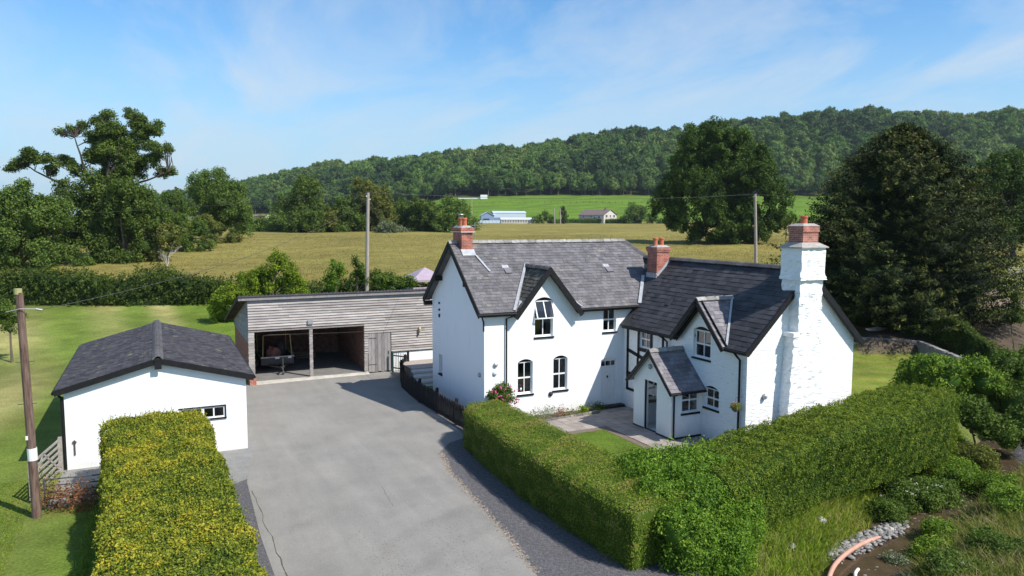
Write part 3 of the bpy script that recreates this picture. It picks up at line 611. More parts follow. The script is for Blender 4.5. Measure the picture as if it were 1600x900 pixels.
# front gable roof
gf=MB(); LA=[(gap-1.75,30.22,zg(gap-1.75)),(gap,30.22,6.98),(gap,32.66,6.98)]
GL=[(gap-1.72,30.22,zg(gap-1.72)),(gap,30.22,6.98),(gap,32.66,6.98),(gap-1.72,30.32,zg(gap-1.72))]
GR=[(gap+1.72,30.22,zg(gap+1.72)),(gap+1.72,30.32,zg(gap+1.72)),(gap,32.66,6.98),(gap,30.22,6.98)]
gf.slab(GL,.09); gf.slab(GR,.09); gfo=gf.build('gable_roof',X['moss_slate'],HS)
sm=MB(); slates(sm,GL,(0,1,0),.27,.2); slates(sm,GR,(0,1,0),.27,.2); tag(sm.build('slate_courses',X['moss_slate'],gfo),kind='stuff')
ridge_tiles((gap,30.2,7.03),(gap,32.7,7.03),gfo,X['ridge_dark'])
v=MB(); v.beam((gap-1.78,30.3,5.12),(gap-.03,32.68,7.06),.13,.05); v.build('valley_flashing',X['lead'],HS)
v=MB(); v.beam((gap+1.78,30.3,5.12),(gap+.03,32.68,7.06),.13,.05); v.build('valley_flashing',X['lead'],HS)
v=MB(); v.beam((21.5,30.28,5.13),(22.75,31.78,6.36),.16,.07); v.build('valley_flashing',X['lead'],HS)
# bargeboards, gutters, pipes
def part(name,mat,fn,parent=None):
    mb=MB(); fn(mb); return mb.build(name,mat,parent or HS)
part('bargeboard',X['black'],lambda m:m.beam((12.88,EY-.05,EZ-.12),(12.88,RY,RZ-.08),.05,.26))
part('bargeboard',X['black'],lambda m:m.beam((12.88,REY+.05,EZ-.12),(12.88,RY,RZ-.08),.05,.26))
part('soffit',X['black'],lambda m:(m.slab([(12.9,RY,RZ-.12),(12.9,REY,EZ-.12),(13.26,REY,EZ-.12),(13.26,RY,RZ-.12)],.03),m.slab([(12.9,EY,EZ-.12),(12.9,RY,RZ-.12),(13.26,RY,RZ-.12),(13.26,EY,EZ-.12)],.03)))
part('purlin_end',X['black'],lambda m:m.box(12.86,13.28,36.0,36.2,6.1,6.32))
part('purlin_end',X['black'],lambda m:m.box(12.86,13.28,37.62,37.86,4.68,4.9))
part('purlin_end',X['black'],lambda m:m.box(12.86,13.28,32.0,32.2,6.1,6.3))
part('bargeboard',X['black'],lambda m:m.beam((gap-1.76,30.2,zg(gap-1.76)-.1),(gap,30.2,6.92),.05,.24))
part('bargeboard',X['black'],lambda m:m.beam((gap+1.76,30.2,zg(gap+1.76)-.1),(gap,30.2,6.92),.052,.236))
part('soffit',X['black'],lambda m:(m.slab([(gap-1.72,30.24,zg(gap-1.72)-.1),(gap,30.24,6.87),(gap,30.6,6.87),(gap-1.72,30.6,zg(gap-1.72)-.1)],.02),m.slab([(gap+1.72,30.24,zg(gap+1.72)-.1),(gap+1.72,30.6,zg(gap+1.72)-.1),(gap,30.6,6.87),(gap,30.24,6.87)],.02)))
def gutter(p0,p1,parent=HS,r=.06):
    mb=MB(); mb.tube([p0,p1],r,8); return mb.build('gutter',X['black'],parent)
gutter((12.8,EY-.07,EZ-.06),(14.72,EY-.07,EZ-.07)); gutter((18.12,EY-.07,EZ-.06),(21.5,EY-.07,EZ-.05))
part('fascia',X['black'],lambda m:m.box(12.95,14.8,30.33,30.36,4.86,5.02)); part('fascia',X['black'],lambda m:m.box(18.05,21.4,30.33,30.36,4.86,5.02))
part('downpipe',X['black'],lambda m:m.tube([(14.62,EY-.05,EZ-.1),(14.55,EY+.05,EZ-.2),(14.33,30.5,4.72),(14.33,30.5,.05)],.042))
part('downpipe',X['black'],lambda m:m.tube([(13.05,EY-.05,EZ-.1),(13.1,30.45,4.85),(13.2,30.52,4.6),(13.2,30.52,4.2)],.04))
# windows of the main range
o1=window(HS,'y',30.6,*W1[:4],rise=W1[4],label='arched ground-floor window left of the pair'); o2=window(HS,'y',30.6,*W2[:4],rise=W2[4])
o3=window(HS,'y',30.6,*W3[:4]); 
window(HS,'x',13.27,36.14,36.6,1.17,2.18,cols=1,rows=1,label='narrow slit window in the shaded gable wall')
o4=window(HS,'y',30.6,WU[0],WU[1],WU[2],4.62,cols=2,rows=1,label='tall arched upper window with its top sash open')
f=T('y',30.6); sa=MB()                       # open top sash tilted outwards at its foot
def sash(mb,a0,a1,z0,z1,out):
    for (p,q) in (((a0,z0),(a0,z1)),((a1,z0),(a1,z1)),((a0,z0),(a1,z0)),((a0,z1),(a1,z1)),(((a0+a1)/2,z0),((a0+a1)/2,z1))):
        def dd(z): return .12-out*(z1-z)/(z1-z0)
        mb.beam(f(p[0],dd(p[1]),p[1]),f(q[0],dd(q[1]),q[1]),.05,.05,upv=(0,-1,0))
sash(sa,WU[0]+.03,WU[1]-.03,4.66,5.43,.34); s_=sa.build('open_sash',X['white'],o4)
pm=MB(); pm.add([f(WU[0]+.04,-.22,4.67),f(WU[1]-.04,-.22,4.67),f(WU[1]-.04,.11,5.42),f(WU[0]+.04,.11,5.42)],[(0,1,2,3)]); pm.build('pane',X['glass'],o4)
am=MB(); am.prism([(WU[0],WU[3]-.02)]+[(WU[1],WU[3]-.02)]+arcpts(WU[0],WU[1],WU[3],WU[4]-.01)[1:-1],'y',30.75,30.8); am.build('arch_panel',X['black'],o4)
fm=MB(); bx(fm,f,WU[0],WU[0]+.05,.12,.19,4.62,WU[3]); bx(fm,f,WU[1]-.05,WU[1],.12,.19,4.62,WU[3]); bx(fm,f,WU[0]+.05,WU[1]-.05,.12,.19,WU[3]-.06,WU[3]-.02); fm.build('frame',X['white'],o4)
for (a,b,z0,z1) in ((15.55,15.9,1.1,2.7),(17.42,17.8,1.1,2.7),(16.6,16.95,3.7,5.5),(20.1,20.4,3.8,4.9)): curtain(HS,'y',30.6,a,b,z0,z1,X['curtain'])
va=MB(); va.lathe((15.2,30.82,1.2),[(.05,0),(.09,.12),(.05,.3),(.06,.34)],10); va.build('vase',X['white'],HS)
# front door (white, planked) with three light fanlight
dr=MB(); n=6
for i in range(n):
    a=DO[0]+.06+(DO[1]-DO[0]-.12)*i/n; bx(dr,f,a+.004,a+(DO[1]-DO[0]-.12)/n-.004,.1,.145,.14,2.0)
bx(dr,f,DO[0]+.05,DO[1]-.05,.146,.16,.14,2.0)
door=dr.build('door',X['white'],HS)
part('door_frame',X['white'],lambda m:(bx(m,f,DO[0],DO[0]+.06,.08,.17,.12,2.36),bx(m,f,DO[1]-.06,DO[1],.08,.17,.12,2.36),bx(m,f,DO[0]+.06,DO[1]-.06,.08,.17,2.0,2.06),bx(m,f,DO[0]+.06,DO[1]-.06,.08,.17,2.30,2.36),bx(m,f,19.79,19.82,.085,.16,2.06,2.3),bx(m,f,20.09,20.12,.085,.16,2.06,2.3),m.prism([(DO[0],2.36),(DO[1],2.36)]+arcpts(DO[0],DO[1],2.36,.11)[1:-1],'y',30.69,30.76)),door)
part('fanlight',X['glass'],lambda m:bx(m,f,DO[0]+.06,DO[1]-.06,.12,.13,2.06,2.3),door)
part('door_knocker',X['black'],lambda m:m.lathe((19.93,30.68,1.45),[(.03,0),(.04,.05),(.03,.12)],8),door)
part('doorstep',X['plinth'],lambda m:m.box(19.3,20.7,30.25,30.6,0,.13))
# fittings on the front
def bulkhead(loc,axis,mat=X['white'],nm='wall_lamp'):
    mb=MB(); c=Vector(loc); n=12; prof=[(.11,0),(.12,.03),(.1,.07),(.05,.1),(.01,.11)]; vs=[];k=len(prof)
    for r,h in prof:
        for j in range(n):
            a=2*PI*j/n; vs.append(c+(Vector((r*math.cos(a),-h,r*math.sin(a))) if axis=='y' else Vector((-h,r*math.cos(a),r*math.sin(a)))))
    fs=[(i*n+j,i*n+(j+1)%n,(i+1)*n+(j+1)%n,(i+1)*n+j) for i in range(k-1) for j in range(n)]+[tuple((k-1)*n+j for j in range(n))]
    mb.add(vs,fs); return mb.build(nm,mat,HS,smooth=True)
bulkhead((13.78,30.57,2.25),'y'); bulkhead((13.27,31.1,2.1),'x',X['steel']); bulkhead((19.17,26.12,2.9),'x',X['steel'])
bulkhead((16.69,30.6,.98),'y',X['plinth'],'bell_box'); bulkhead((13.8,30.57,2.62),'y',X['steel'],'security_lamp')
for z in (4.9,4.55,4.2): part('cable_bracket',X['black'],lambda m:m.box(13.2,13.27,36.4,36.48,z-.05,z+.05+(.08 if z<4.4 else 0)))
# roof vents
for x,y in ((15.3,32.45),(21.0,32.35)):
    part('roof_vent',X['slate_grey'],lambda m:(m.slab([(x-.17,y-.22,zmain(y-.22)+.10),(x+.17,y-.22,zmain(y-.22)+.10),(x+.17,y+.12,zmain(y+.12)+.05),(x-.17,y+.12,zmain(y+.12)+.05)],.07),),roof)
    part('lead_patch',X['lead'],lambda m:m.slab([(x-.2,y+.12,zmain(y+.12)+.03),(x+.14,y+.12,zmain(y+.12)+.03),(x+.14,y+.3,zmain(y+.3)+.03),(x-.2,y+.3,zmain(y+.3)+.03)],.01),roof)
# chimneys --------------------------------------------------------------
def chimney(x0,x1,y0,y1,z0,z1,pots,label,mat=X['brick'],flare=True,potr=.13,poth=.42):
    m=MB(); m.box(x0,x1,y0,y1,z0,z1-.24); o=m.build('chimney',mat,HS); o['label']=label
    if flare: part('corbel',mat,lambda m:(m.box(x0-.04,x1+.04,y0-.04,y1+.04,z1-.24,z1-.16),m.box(x0-.07,x1+.07,y0-.07,y1+.07,z1-.16,z1)),o)
    else: part('corbel',mat,lambda m:m.box(x0-.03,x1+.03,y0-.03,y1+.03,z1-.24,z1),o)
    def capf(m):
        e=.04; m.add([(x0-e,y0-e,z1),(x1+e,y0-e,z1),(x1+e,y1+e,z1),(x0-e,y1+e,z1),(x0+.12,y0+.12,z1+.1),(x1-.12,y0+.12,z1+.1),(x1-.12,y1-.12,z1+.1),(x0+.12,y1-.12,z1+.1)],[(0,1,5,4),(1,2,6,5),(2,3,7,6),(3,0,4,7),(4,5,6,7)])
    part('mortar_cap',X['mortar'],capf,o)
    for px_,py_ in pots:
        m=MB(); r=potr; m.lathe((px_,py_,z1+.05),[(r,0),(r*.92,poth*.2),(r*.85,poth*.75),(r*1.05,poth*.8),(r*1.05,poth*.95),(r*.8,poth),(r*.7,poth*.8)],14); m.build('chimney_pot',X['pot'],o,smooth=False)
    return o
c1=chimney(13.38,13.95,33.6,34.75,7.2,8.84,[(13.66,33.92),(13.66,34.4)],'left brick chimney with wire cowl and television aerial')
part('flashing',X['lead'],lambda m:(m.slab([(13.33,33.3,zmain(33.3)+.05),(14.02,33.3,zmain(33.3)+.05),(14.02,33.62,zmain(33.62)+.09),(13.33,33.62,zmain(33.62)+.09)],.03),m.beam((14.0,33.3,zmain(33.3)+.06),(14.35,32.4,zmain(32.4)+.045),.12,.02)),c1)
part('wire_cowl',X['steel'],lambda m:([m.tube([(13.66+.12*math.cos(a),34.4+.12*math.sin(a),9.28),(13.66+.12*math.cos(a),34.4+.12*math.sin(a),9.48)],.008,4) for a in np.linspace(0,2*PI,9)[:-1]],m.lathe((13.66,34.4,9.47),[(.16,0),(.15,.02),(.02,.05)],10)),c1)
part('chimney_strap',X['white'],lambda m:(m.box(13.28,14.05,33.5,33.525,8.62,8.65),m.box(13.28,13.305,33.5,34.85,8.62,8.65)),c1)
part('television_aerial',X['steel'],lambda m:(m.tube([(14.12,33.7,8.3),(14.12,33.7,9.1)],.018,6),m.tube([(13.8,33.4,8.95),(14.9,34.2,8.95)],.014,6),[m.tube([(14.0+.12*i-.1,33.55+.087*i+.14,8.95),(14.0+.12*i+.1,33.55+.087*i-.14,8.95)],.01,4) for i in range(8)],m.add([(14.8,34.0,8.75),(14.95,34.3,8.75),(14.95,34.3,9.12),(14.8,34.0,9.12)],[(0,1,2,3)])),c1)
c2=chimney(22.84,23.6,30.75,31.55,5.5,7.86,[(23.02,31.15),(23.4,31.15)],'middle brick chimney between the two ranges with two terracotta pots')
part('flashing',X['lead'],lambda m:(m.box(22.8,22.838,30.72,31.6,6.2,6.55),m.beam((22.84,30.72,6.42),(23.62,30.72,7.18),.04,.14)),c2)
# ================================================================ COTTAGE WING
YG=22.03; XF=20.8
def zc(x): return 4.1+(min(x,47.52-x)-20.55)*.981
cw=MB(); cw.prism([(XF,0),(26.7,0),(26.7,zc(26.7)-.12),(23.76,zc(23.76)-.14),(XF,zc(XF)-.12)],'y',YG,30.595)
cot=cw.build('cottage_wall',[X['wall_stone']],HS)
CW=(24.19,25.29,3.37,4.55,.17); CL=(23.6,24.5,1.35,2.17,.13); CT=(28.4,29.2,3.15,4.02,0)
inn=MB(); inn.box(21.2,26.3,22.5,30.2,.05,4.3)
cd=MB(); cd.box(20.5,21.4,25.4,26.9,.05,2.1)
boolcut(cot,[inn,cd]+[cutter('x',XF,a,b,c,d,e,dep=.8) for a,b,c,d,e in (CW,CL,CT)])
dg_=MB(); dgc,dgh=24.72,1.62
def zd(y): return 5.9-abs(y-dgc)*1.07
dg_.prism([(dgc-1.45,zc(XF)-.12),(dgc+1.45,zc(XF)-.12),(dgc,5.76)],'x',XF,XF+.35)
dgo=dg_.build('gable_wall',X['wall_stone'],HS); boolcut(dgo,[cutter('x',XF,CW[0],CW[1],CW[2],CW[3],CW[4],dep=.8)])
crf=MB(); x0c=20.55; yv=21.75
cpoly=[(x0c,yv,zc(x0c)),(23.76,yv,7.25),(23.76,33.0,7.25),(21.45,30.58,zc(21.45)),(x0c,30.58,zc(x0c))]
crf.slab([(x0c,yv,zc(x0c)),(23.76,yv,7.25),(23.76,dgc,7.25),(22.3,dgc,zc(22.3)),(x0c,dgc-1.6,zc(x0c))],.1); crf.slab([(x0c,dgc+1.6,zc(x0c)),(22.3,dgc,zc(22.3)),(23.76,dgc,7.25),(23.76,33.0,7.25),(21.45,30.58,zc(21.45)),(x0c,30.58,zc(x0c))],.1); crf.slab([(23.76,yv,7.25),(26.97,yv,4.1),(26.97,30.58,4.1),(23.76,33,7.25)],.1)
crr=crf.build('cottage_roof',X['slate_dark'],HS)
def in_dg(c): return abs(c.y-dgc)<1.62*(1-(c.x-20.45)/1.85) and c.x<22.3
sm=MB(); slates(sm,cpoly,(0,1,0),.42,.245,skip=lambda c: in_dg(c) or (c.y>30.3 and zmain(c.y)>zc(c.x)+.03) ,lift=.012); slates(sm,[(23.76,yv,7.25),(26.97,yv,4.1),(26.97,30.58,4.1),(23.76,33,7.25)],(0,1,0),.42,.245,lift=.02)
tag(sm.build('slate_courses',X['slate_dark'],crr),kind='stuff')
ridge_tiles((23.76,22.4,7.3),(23.76,33.0,7.3),crr,X['ridge_dark'],cap=False,w=.2)
DL=[(20.42,dgc-1.66,zd(dgc-1.66)),(20.6,dgc-1.66,zd(dgc-1.66)),(22.36,dgc,5.9),(20.42,dgc,5.9)]
DR=[(20.42,dgc,5.9),(22.36,dgc,5.9),(20.6,dgc+1.66,zd(dgc+1.66)),(20.42,dgc+1.66,zd(dgc+1.66))]
dm=MB(); dm.slab(DL,.08); dm.slab(DR,.08); dmo=dm.build('gable_roof',X['slate_grey'],HS)
sm=MB(); slates(sm,DL,(1,0,0),.28,.2); slates(sm,DR,(1,0,0),.28,.2); tag(sm.build('slate_courses',X['slate_grey'],dmo),kind='stuff')
ridge_tiles((20.4,dgc,5.95),(22.38,dgc,5.95),dmo,X['ridge'])
part('valley_flashing',X['lead'],lambda m:m.beam((20.62,dgc-1.7,4.2),(22.36,dgc-.02,5.98),.09,.04)); part('valley_flashing',X['lead'],lambda m:m.beam((20.62,dgc+1.7,4.2),(22.36,dgc+.02,5.98),.09,.04))
for sgn in (-1,1):
    part('bargeboard',X['black'],lambda m:m.beam((20.4,dgc+sgn*1.7,zd(dgc+1.7)-.09),(20.4,dgc,5.82),.05,.2+.004*sgn))
    part('soffit',X['black'],lambda m:m.beam((20.6,dgc+sgn*1.62,zd(dgc+1.62)-.12),(20.6,dgc,5.76),.4,.02,upv=(0,-sgn,1)))
part('bargeboard',X['black'],lambda m:m.beam((x0c-.03,yv+.02,4.0),(23.2,yv+.02,6.6),.05,.22)); part('bargeboard',X['black'],lambda m:m.beam((27.0,yv+.02,4.0),(24.1,yv+.02,6.82),.05,.224))
part('soffit',X['black'],lambda m:m.beam((26.95,yv+.15,4.03),(24.1,yv+.15,6.83),.26,.02,upv=(1,0,1)))
gutter((x0c-.06,21.75,4.03),(x0c-.06,dgc-1.66,4.03)); gutter((x0c-.06,dgc+1.7,4.03),(x0c-.06,30.25,4.02))
part('fascia',X['black'],lambda m:m.box(20.6,20.63,21.8,dgc-1.6,3.94,4.08)); part('fascia',X['black'],lambda m:m.box(20.6,20.63,dgc+1.6,30.4,3.94,4.08))
for i in range(10): part('rafter_foot',X['black'],lambda m:m.beam((20.6,30.35-.13*0,4.05),(20.6,30.2,4.0),.05,.05)) if i==0 else None
part('verge_slates',X['slate_dark'],lambda m:[m.box(20.75+.1*i,20.85+.1*i,30.2,30.34,4.22+.098*i,4.27+.098*i) for i in range(9)])
part('downpipe',X['black'],lambda m:m.tube([(20.5,22.45,4.0),(20.6,22.4,3.85),(20.7,22.33,3.7),(20.7,22.33,.05)],.045))
part('downpipe',X['black'],lambda m:m.tube([(20.5,27.35,4.0),(20.6,27.15,3.9),(20.7,27.0,3.75),(20.7,26.98,3.2)],.042))
window(HS,'x',XF,*CW[:4],rise=CW[4],rows=2,label='arched upper window in the cottage gable'); window(HS,'x',XF,*CL[:4],rise=CL[4],label='small arched window beside the porch')
window(HS,'x',XF,*CT[:4],label='upper window set among the black timbers',rec=.06)
curtain(HS,'x',XF,24.7,25.25,3.4,4.6,X['curtain'],.55); curtain(HS,'x',XF,24.2,24.7,3.95,4.6,X['curtain'],.55); curtain(HS,'x',XF,28.4,29.2,3.15,4.0,X['curtain'],.5)
# timber framing (black, slightly proud)
def stick(y0,z0,y1,z1,w=.14):
    part('timber',X['black'],lambda m:m.beam((XF-.012,y0,z0),(XF-.012,y1,z1),w,.06,upv=(1,0,0)))
stick(30.2,.95,30.2,4.05); stick(29.3,2.6,29.3,4.05); stick(28.28,2.85,28.28,4.05); stick(27.4,1.6,27.4,4.05,.12)
stick(30.27,2.9,27.35,2.35,.16); stick(30.27,1.75,27.3,1.6,.14); stick(30.27,.95,27.35,.95,.13); stick(29.3,3.02,28.2,3.02,.1); stick(29.35,2.6,29.35,1.0,.0001+.12)
# porch ---------------------------------------------------------------
PX0,PY0,PY1=19.19,24.66,27.35; pz=2.33; pap=3.62; pyc=(PY0+PY1)/2
pw=MB(); pw.prism([(PY0,0),(PY1,0),(PY1,pz),(pyc,pap-.12),(PY0,pz)],'x',PX0,XF-.004)
pwo=pw.build('porch_wall',X['wall'],HS)
pin=MB(); pin.box(PX0+.22,XF+.1,PY0+.22,PY1-.22,.03,2.28)
PD=(25.66,26.55,.04,2.26); PWN=(19.75,20.65,1.1,2.18)
cfw=MB(); cfw.box(19.72,20.62,27.0,27.6,1.15,2.15)
boolcut(pwo,[pin,cutter('x',PX0,*PD,dep=.5),cutter('y',PY0,*PWN,dep=.5),cfw])
def zp(y): return pap-abs(y-pyc)*.95
PL=[(18.98,PY0-.27,zp(PY0-.27)),(XF,PY0-.27,zp(PY0-.27)),(XF,pyc,pap),(18.98,pyc,pap)]
PR=[(18.98,pyc,pap),(XF,pyc,pap),(XF,PY1+.27,zp(PY1+.27)),(18.98,PY1+.27,zp(PY1+.27))]
pm=MB(); pm.slab(PL,.08); pm.slab(PR,.08); pro=pm.build('porch_roof',X['slate_grey'],HS)
sm=MB(); slates(sm,PL,(1,0,0),.28,.2); slates(sm,PR,(1,0,0),.28,.2); tag(sm.build('slate_courses',X['slate_grey'],pro),kind='stuff')
ridge_tiles((18.96,pyc,pap+.04),(XF,pyc,pap+.04),pro,X['ridge'])
for sgn in (-1,1): part('bargeboard',X['black'],lambda m:m.beam((18.96,pyc+sgn*1.63,zp(pyc+1.63)-.08),(18.96,pyc,pap-.06),.04,.15+.004*sgn))
gutter((18.95,PY0-.3,2.03),(XF-.02,PY0-.3,2.03),r=.05)
part('downpipe',X['black'],lambda m:m.tube([(19.3,PY0-.28,2.0),(19.3,PY0-.06,1.9),(19.3,PY0-.06,.05)],.038))
part('plinth',X['plinth'],lambda m:(m.box(PX0-.02,PX0,PD[1],PY1+.02,0,.1),m.box(PX0-.02,PX0,PY0-.02,PD[0],0,.1),m.box(PX0,XF-.01,PY0-.02,PY0,0,.1)))
window(HS,'y',PY0,*PWN,rec=.06,cols=2,rows=2,label='wide window in the side of the porch')
dpm=MB(); dpm.box(PX0+.03,PX0+.09,PD[1]-.05,PD[1],.05,2.25); dpm.build('door_frame',X['black'],HS)
part('window_board',X['timber'],lambda m:m.box(19.5,20.68,26.93,27.12,1.05,1.13)); part('panelling',X['white'],lambda m:[m.box(19.45+.13*i,19.57+.13*i,27.09,27.125,.1,1.04) for i in range(9)])
window(HS,'y',27.18,19.74,20.6,1.17,2.13,rec=0,sill=False,label='window in the far side of the porch seen through the doorway')
# inner door: open glazed stable door seen through the opening
im=MB(); xi=PX0+1.5
im.box(xi,xi+.05,25.3,26.95,.05,1.05); im.box(xi,xi+.05,25.3,25.42,1.05,2.1); im.box(xi,xi+.05,26.0,26.08,1.05,2.1); im.box(xi,xi+.05,26.8,26.95,1.05,2.1); im.box(xi,xi+.05,25.42,26.8,2.0,2.1); im.box(xi,xi+.05,25.42,26.8,1.5,1.54)
im.build('inner_door',X['white'],HS); part('window_board',X['timber'],lambda m:m.box(xi-.35,xi,25.2,26.95,1.06,1.14)); part('plinth',X['plinth'],lambda m:m.box(PX0+.02,PX0+.2,PD[0],PD[1],.02,.045))
part('inner_pane',X['farglass'],lambda m:m.box(xi+.02,xi+.025,25.42,26.8,1.1,2.0))
# big white chimney on the gable ---------------------------------------
cb_=MB()
def rough_block(mb,x0,x1,y0,y1,z0,z1,dx0=0,dx1=0,step=.16,amp=.018):
    """closed block with lumpy faces; dx0/dx1 slide the sides at the foot"""
    nz=max(2,int((z1-z0)/step)); nx=max(2,int((x1-x0)/step)); ny=max(2,int((y1-y0)/step)); ring=[]
    for i in range(nx): ring.append((i/nx,0))
    for i in range(ny): ring.append((1,i/ny))
    for i in range(nx): ring.append((1-i/nx,1))
    for i in range(ny): ring.append((0,1-i/ny))
    n=len(ring); vs=[]
    for k in range(nz+1):
        t=k/nz; z=z0+(z1-z0)*t; a=x0+dx0*(1-t); b=x1+dx1*(1-t)
        for (u,v_) in ring:
            vs.append((a+(b-a)*u+random.gauss(0,amp),y0+(y1-y0)*v_+random.gauss(0,amp),z+random.gauss(0,amp*.5)*(0<k<nz)))
    fs=[(k*n+j,k*n+(j+1)%n,(k+1)*n+(j+1)%n,(k+1)*n+j) for k in range(nz) for j in range(n)]+[tuple(nz*n+j for j in range(n)),tuple(range(n))[::-1]]
    mb.add(vs,fs)
rough_block(cb_,22.86,24.16,21.43,22.5,6.98,8.17); rough_block(cb_,22.9,24.14,21.5,22.45,4.75,6.98); rough_block(cb_,22.72,24.2,21.5,22.2,0,4.75,dx0=-.32,dx1=.35)
big=cb_.build('stone_chimney',X['wall_stone'],HS); big['label']='tall white painted stone chimney stack on the gable end'
part('stone_band',X['wall_stone'],lambda m:rough_block(m,22.82,24.2,21.39,22.52,6.86,6.98,step=.12),big)
part('stone_ledge',X['wall_stone'],lambda m:m.box(22.62,22.95,21.46,22.1,4.6,4.78),big)
part('mortar_cap',X['mortar'],lambda m:m.add([(22.78,21.35,8.17),(24.24,21.35,8.17),(24.24,22.58,8.17),(22.78,22.58,8.17),(23.05,21.62,8.34),(23.98,21.62,8.34),(23.98,22.36,8.34),(23.05,22.36,8.34),(22.78,21.35,8.13),(24.24,21.35,8.13),(24.24,22.58,8.13),(22.78,22.58,8.13)],[(0,1,5,4),(1,2,6,5),(2,3,7,6),(3,0,4,7),(4,5,6,7),(8,9,1,0),(9,10,2,1),(10,11,3,2),(11,8,0,3)]),big)
c3=chimney(23.1,23.93,21.62,22.36,8.2,9.0,[(23.5,21.98)],'right brick chimney top on the white stack with one pot',flare=False,potr=.15,poth=.36)
part('roof_vent',X['slate_dark'],lambda m:m.slab([(21.65,28.2,zc(21.65)+.07),(21.9,28.2,zc(21.9)+.07),(21.9,28.45,zc(21.9)+.07),(21.65,28.45,zc(21.65)+.07)],.05))
part('wall_lamp',X['steel'],lambda m:(m.lathe((21.7,21.95,2.1),[(.03,0),(.1,.05),(.1,.16),(.04,.24)],10),m.box(21.68,21.72,21.95,22.03,2.1,2.2)))
# ================================================================ GARAGE
GA=thing('garage',(0,36,0),'low white garage with shallow grey slate roof beside the yellow hedge','garage')
gwm=MB(); gwm.prism([(-3.22,0),(3.07,0),(3.07,2.86),(-.08,3.72),(-3.22,2.86)],'y',31.1,41.9); gwo=gwm.build('wall',X['wall_garage'],GA)
GI=MB(); GI.box(-2.95,2.8,31.4,41.6,.05,2.7); GWn=(.62,2.25,1.4,1.84)
boolcut(gwo,[GI,cutter('y',31.1,*GWn)])
zr=3.96
gm=MB(); gA=[(-3.5,30.88,3.03),(-.08,30.88,zr),(-.08,42.1,zr),(-3.5,42.1,3.03)][::1]; gA=[(-3.5,30.88,3.03),(-.08,30.88,zr),(-.08,42.1,zr),(-3.5,42.1,3.03)]
gB=[(3.34,30.88,3.03),(3.34,42.1,3.03),(-.08,42.1,zr),(-.08,30.88,zr)]
gm.slab(gA,.08); gm.slab(gB,.08); gro=gm.build('roof',X['slate_garage'],GA)
sm=MB(); slates(sm,gA,(0,1,0),.27,.19); slates(sm,gB,(0,1,0),.27,.19); tag(sm.build('slate_courses',X['slate_garage'],gro),kind='stuff')
ridge_tiles((-.08,30.86,zr+.06),(-.08,42.12,zr+.06),gro,X['ridge_dark'],L=.32,w=.2)
for sgn,xe in ((-1,-3.52),(1,3.36)):
    part('bargeboard',X['black'],lambda m:m.beam((xe,30.9,2.92),(-.08,30.9,zr-.1),.05,.22+.004*sgn),GA)
    part('soffit',X['black'],lambda m:m.beam((xe*.99,31.0,2.86),(-.08,31.0,zr-.16),.2,.02,upv=(-sgn*.25,0,1)),GA)
    gutter((xe+.02*sgn,30.9,2.93),(xe+.02*sgn,42,2.93),GA)
part('finial_bracket',X['black'],lambda m:m.box(-.2,.04,30.84,30.9,3.55,3.95),GA)
part('downpipe',X['black'],lambda m:m.tube([(-3.45,31.1,2.88),(-3.3,31.15,2.7),(-3.28,31.15,.05)],.05),GA)
part('door_latch',X['steel_dark'],lambda m:(m.box(-2.98,-2.93,31.06,31.1,.55,1.1),m.box(-3.02,-2.89,31.05,31.1,1.0,1.06)),GA)
def gwin(parent):
    fr=MB(); ff=T('y',31.1); a0,a1,z0,z1=GWn; w=.05
    bx(fr,ff,a0,a1,.02,.09,z0,z0+w); bx(fr,ff,a0,a1,.02,.09,z1-w,z1)
    xs=[a0,a0+.41,a0+.82,a0+1.22,a1]
    for i,x in enumerate(xs):
        ww=.05 if i in(0,2,4) else .025
        bx(fr,ff,max(a0,x-ww),min(a1,x+ww),.022,.088,z0+w,z1-w)
    o=fr.build('window',X['white'],parent)
    for i in range(4):
        g=MB(); g.add([ff(xs[i]+.02,.05,z0+w),ff(xs[i+1]-.02,.05,z0+w),ff(xs[i+1]-.02,.05,z1-w),ff(xs[i]+.02,.05,z1-w)],[(0,1,2,3)]); g.build('pane',X['glass'],o)
    s=MB(); bx(s,ff,a0-.06,a1+.06,-.05,.0,z0-.06,z0-.004); bx(s,ff,a0-.05,a1+.05,-.02,.0,z1+.004,z1+.05); bx(s,ff,a1+.004,a1+.05,-.02,0,z0,z1); s.build('sill',X['black'],o)
gwin(GA)
# ================================================================ BARN
BA=thing('timber_barn',(12,46,0),'long open-fronted barn clad in weathered grey boards behind the drive','barn')
bx0,bx1,by=4.5,21.5,43.6; op0,op1=4.83,11.07
st=MB(); st.box(bx0+.0,bx0+.05,by+.06,51.5,0,2.4); st.build('brick_face',X['brick'],BA)
st=MB()
st.box(bx0+.05,bx0+.3,by+.05,51.5,0,2.55); st.box(op1+.1,op1+.35,by+.05,51.5,0,2.9); st.box(bx0+.3,op1+.1,51.2,51.5,0,2.0)
st.build('brick_wall',X['brickd'],BA)
st=MB(); st.box(12.75,bx1,by+.03,by+.3,0,1.16); st.build('white_wall',X['wall'],BA)
st=MB(); st.box(bx1-.2,bx1,by+.3,51.5,0,3.0); st.box(op1+.35,bx1-.2,51.2,51.5,0,2.9); st.build('brick_wall',X['brickd'],BA)
br_=MB(); rp=[(4.0,43.35,5.0),(bx1+.2,43.35,5.0),(bx1+.2,53.0,2.55),(4.0,53.0,2.55)]
br_.slab([(4.0,43.35,4.98),(bx1+.2,43.35,4.98),(bx1+.2,53.0,2.6),(4.0,53.0,2.6)][::1],.06); ro=br_.build('roof',X['slate_dark'],BA)
sm=MB()
for i in range(int((bx1-3.8)/.2)):     # corrugated sheet ridges
    x=4.0+.2*i; sm.beam((x+.1,43.36,5.0),(x+.1,53,2.62),.09,.04)
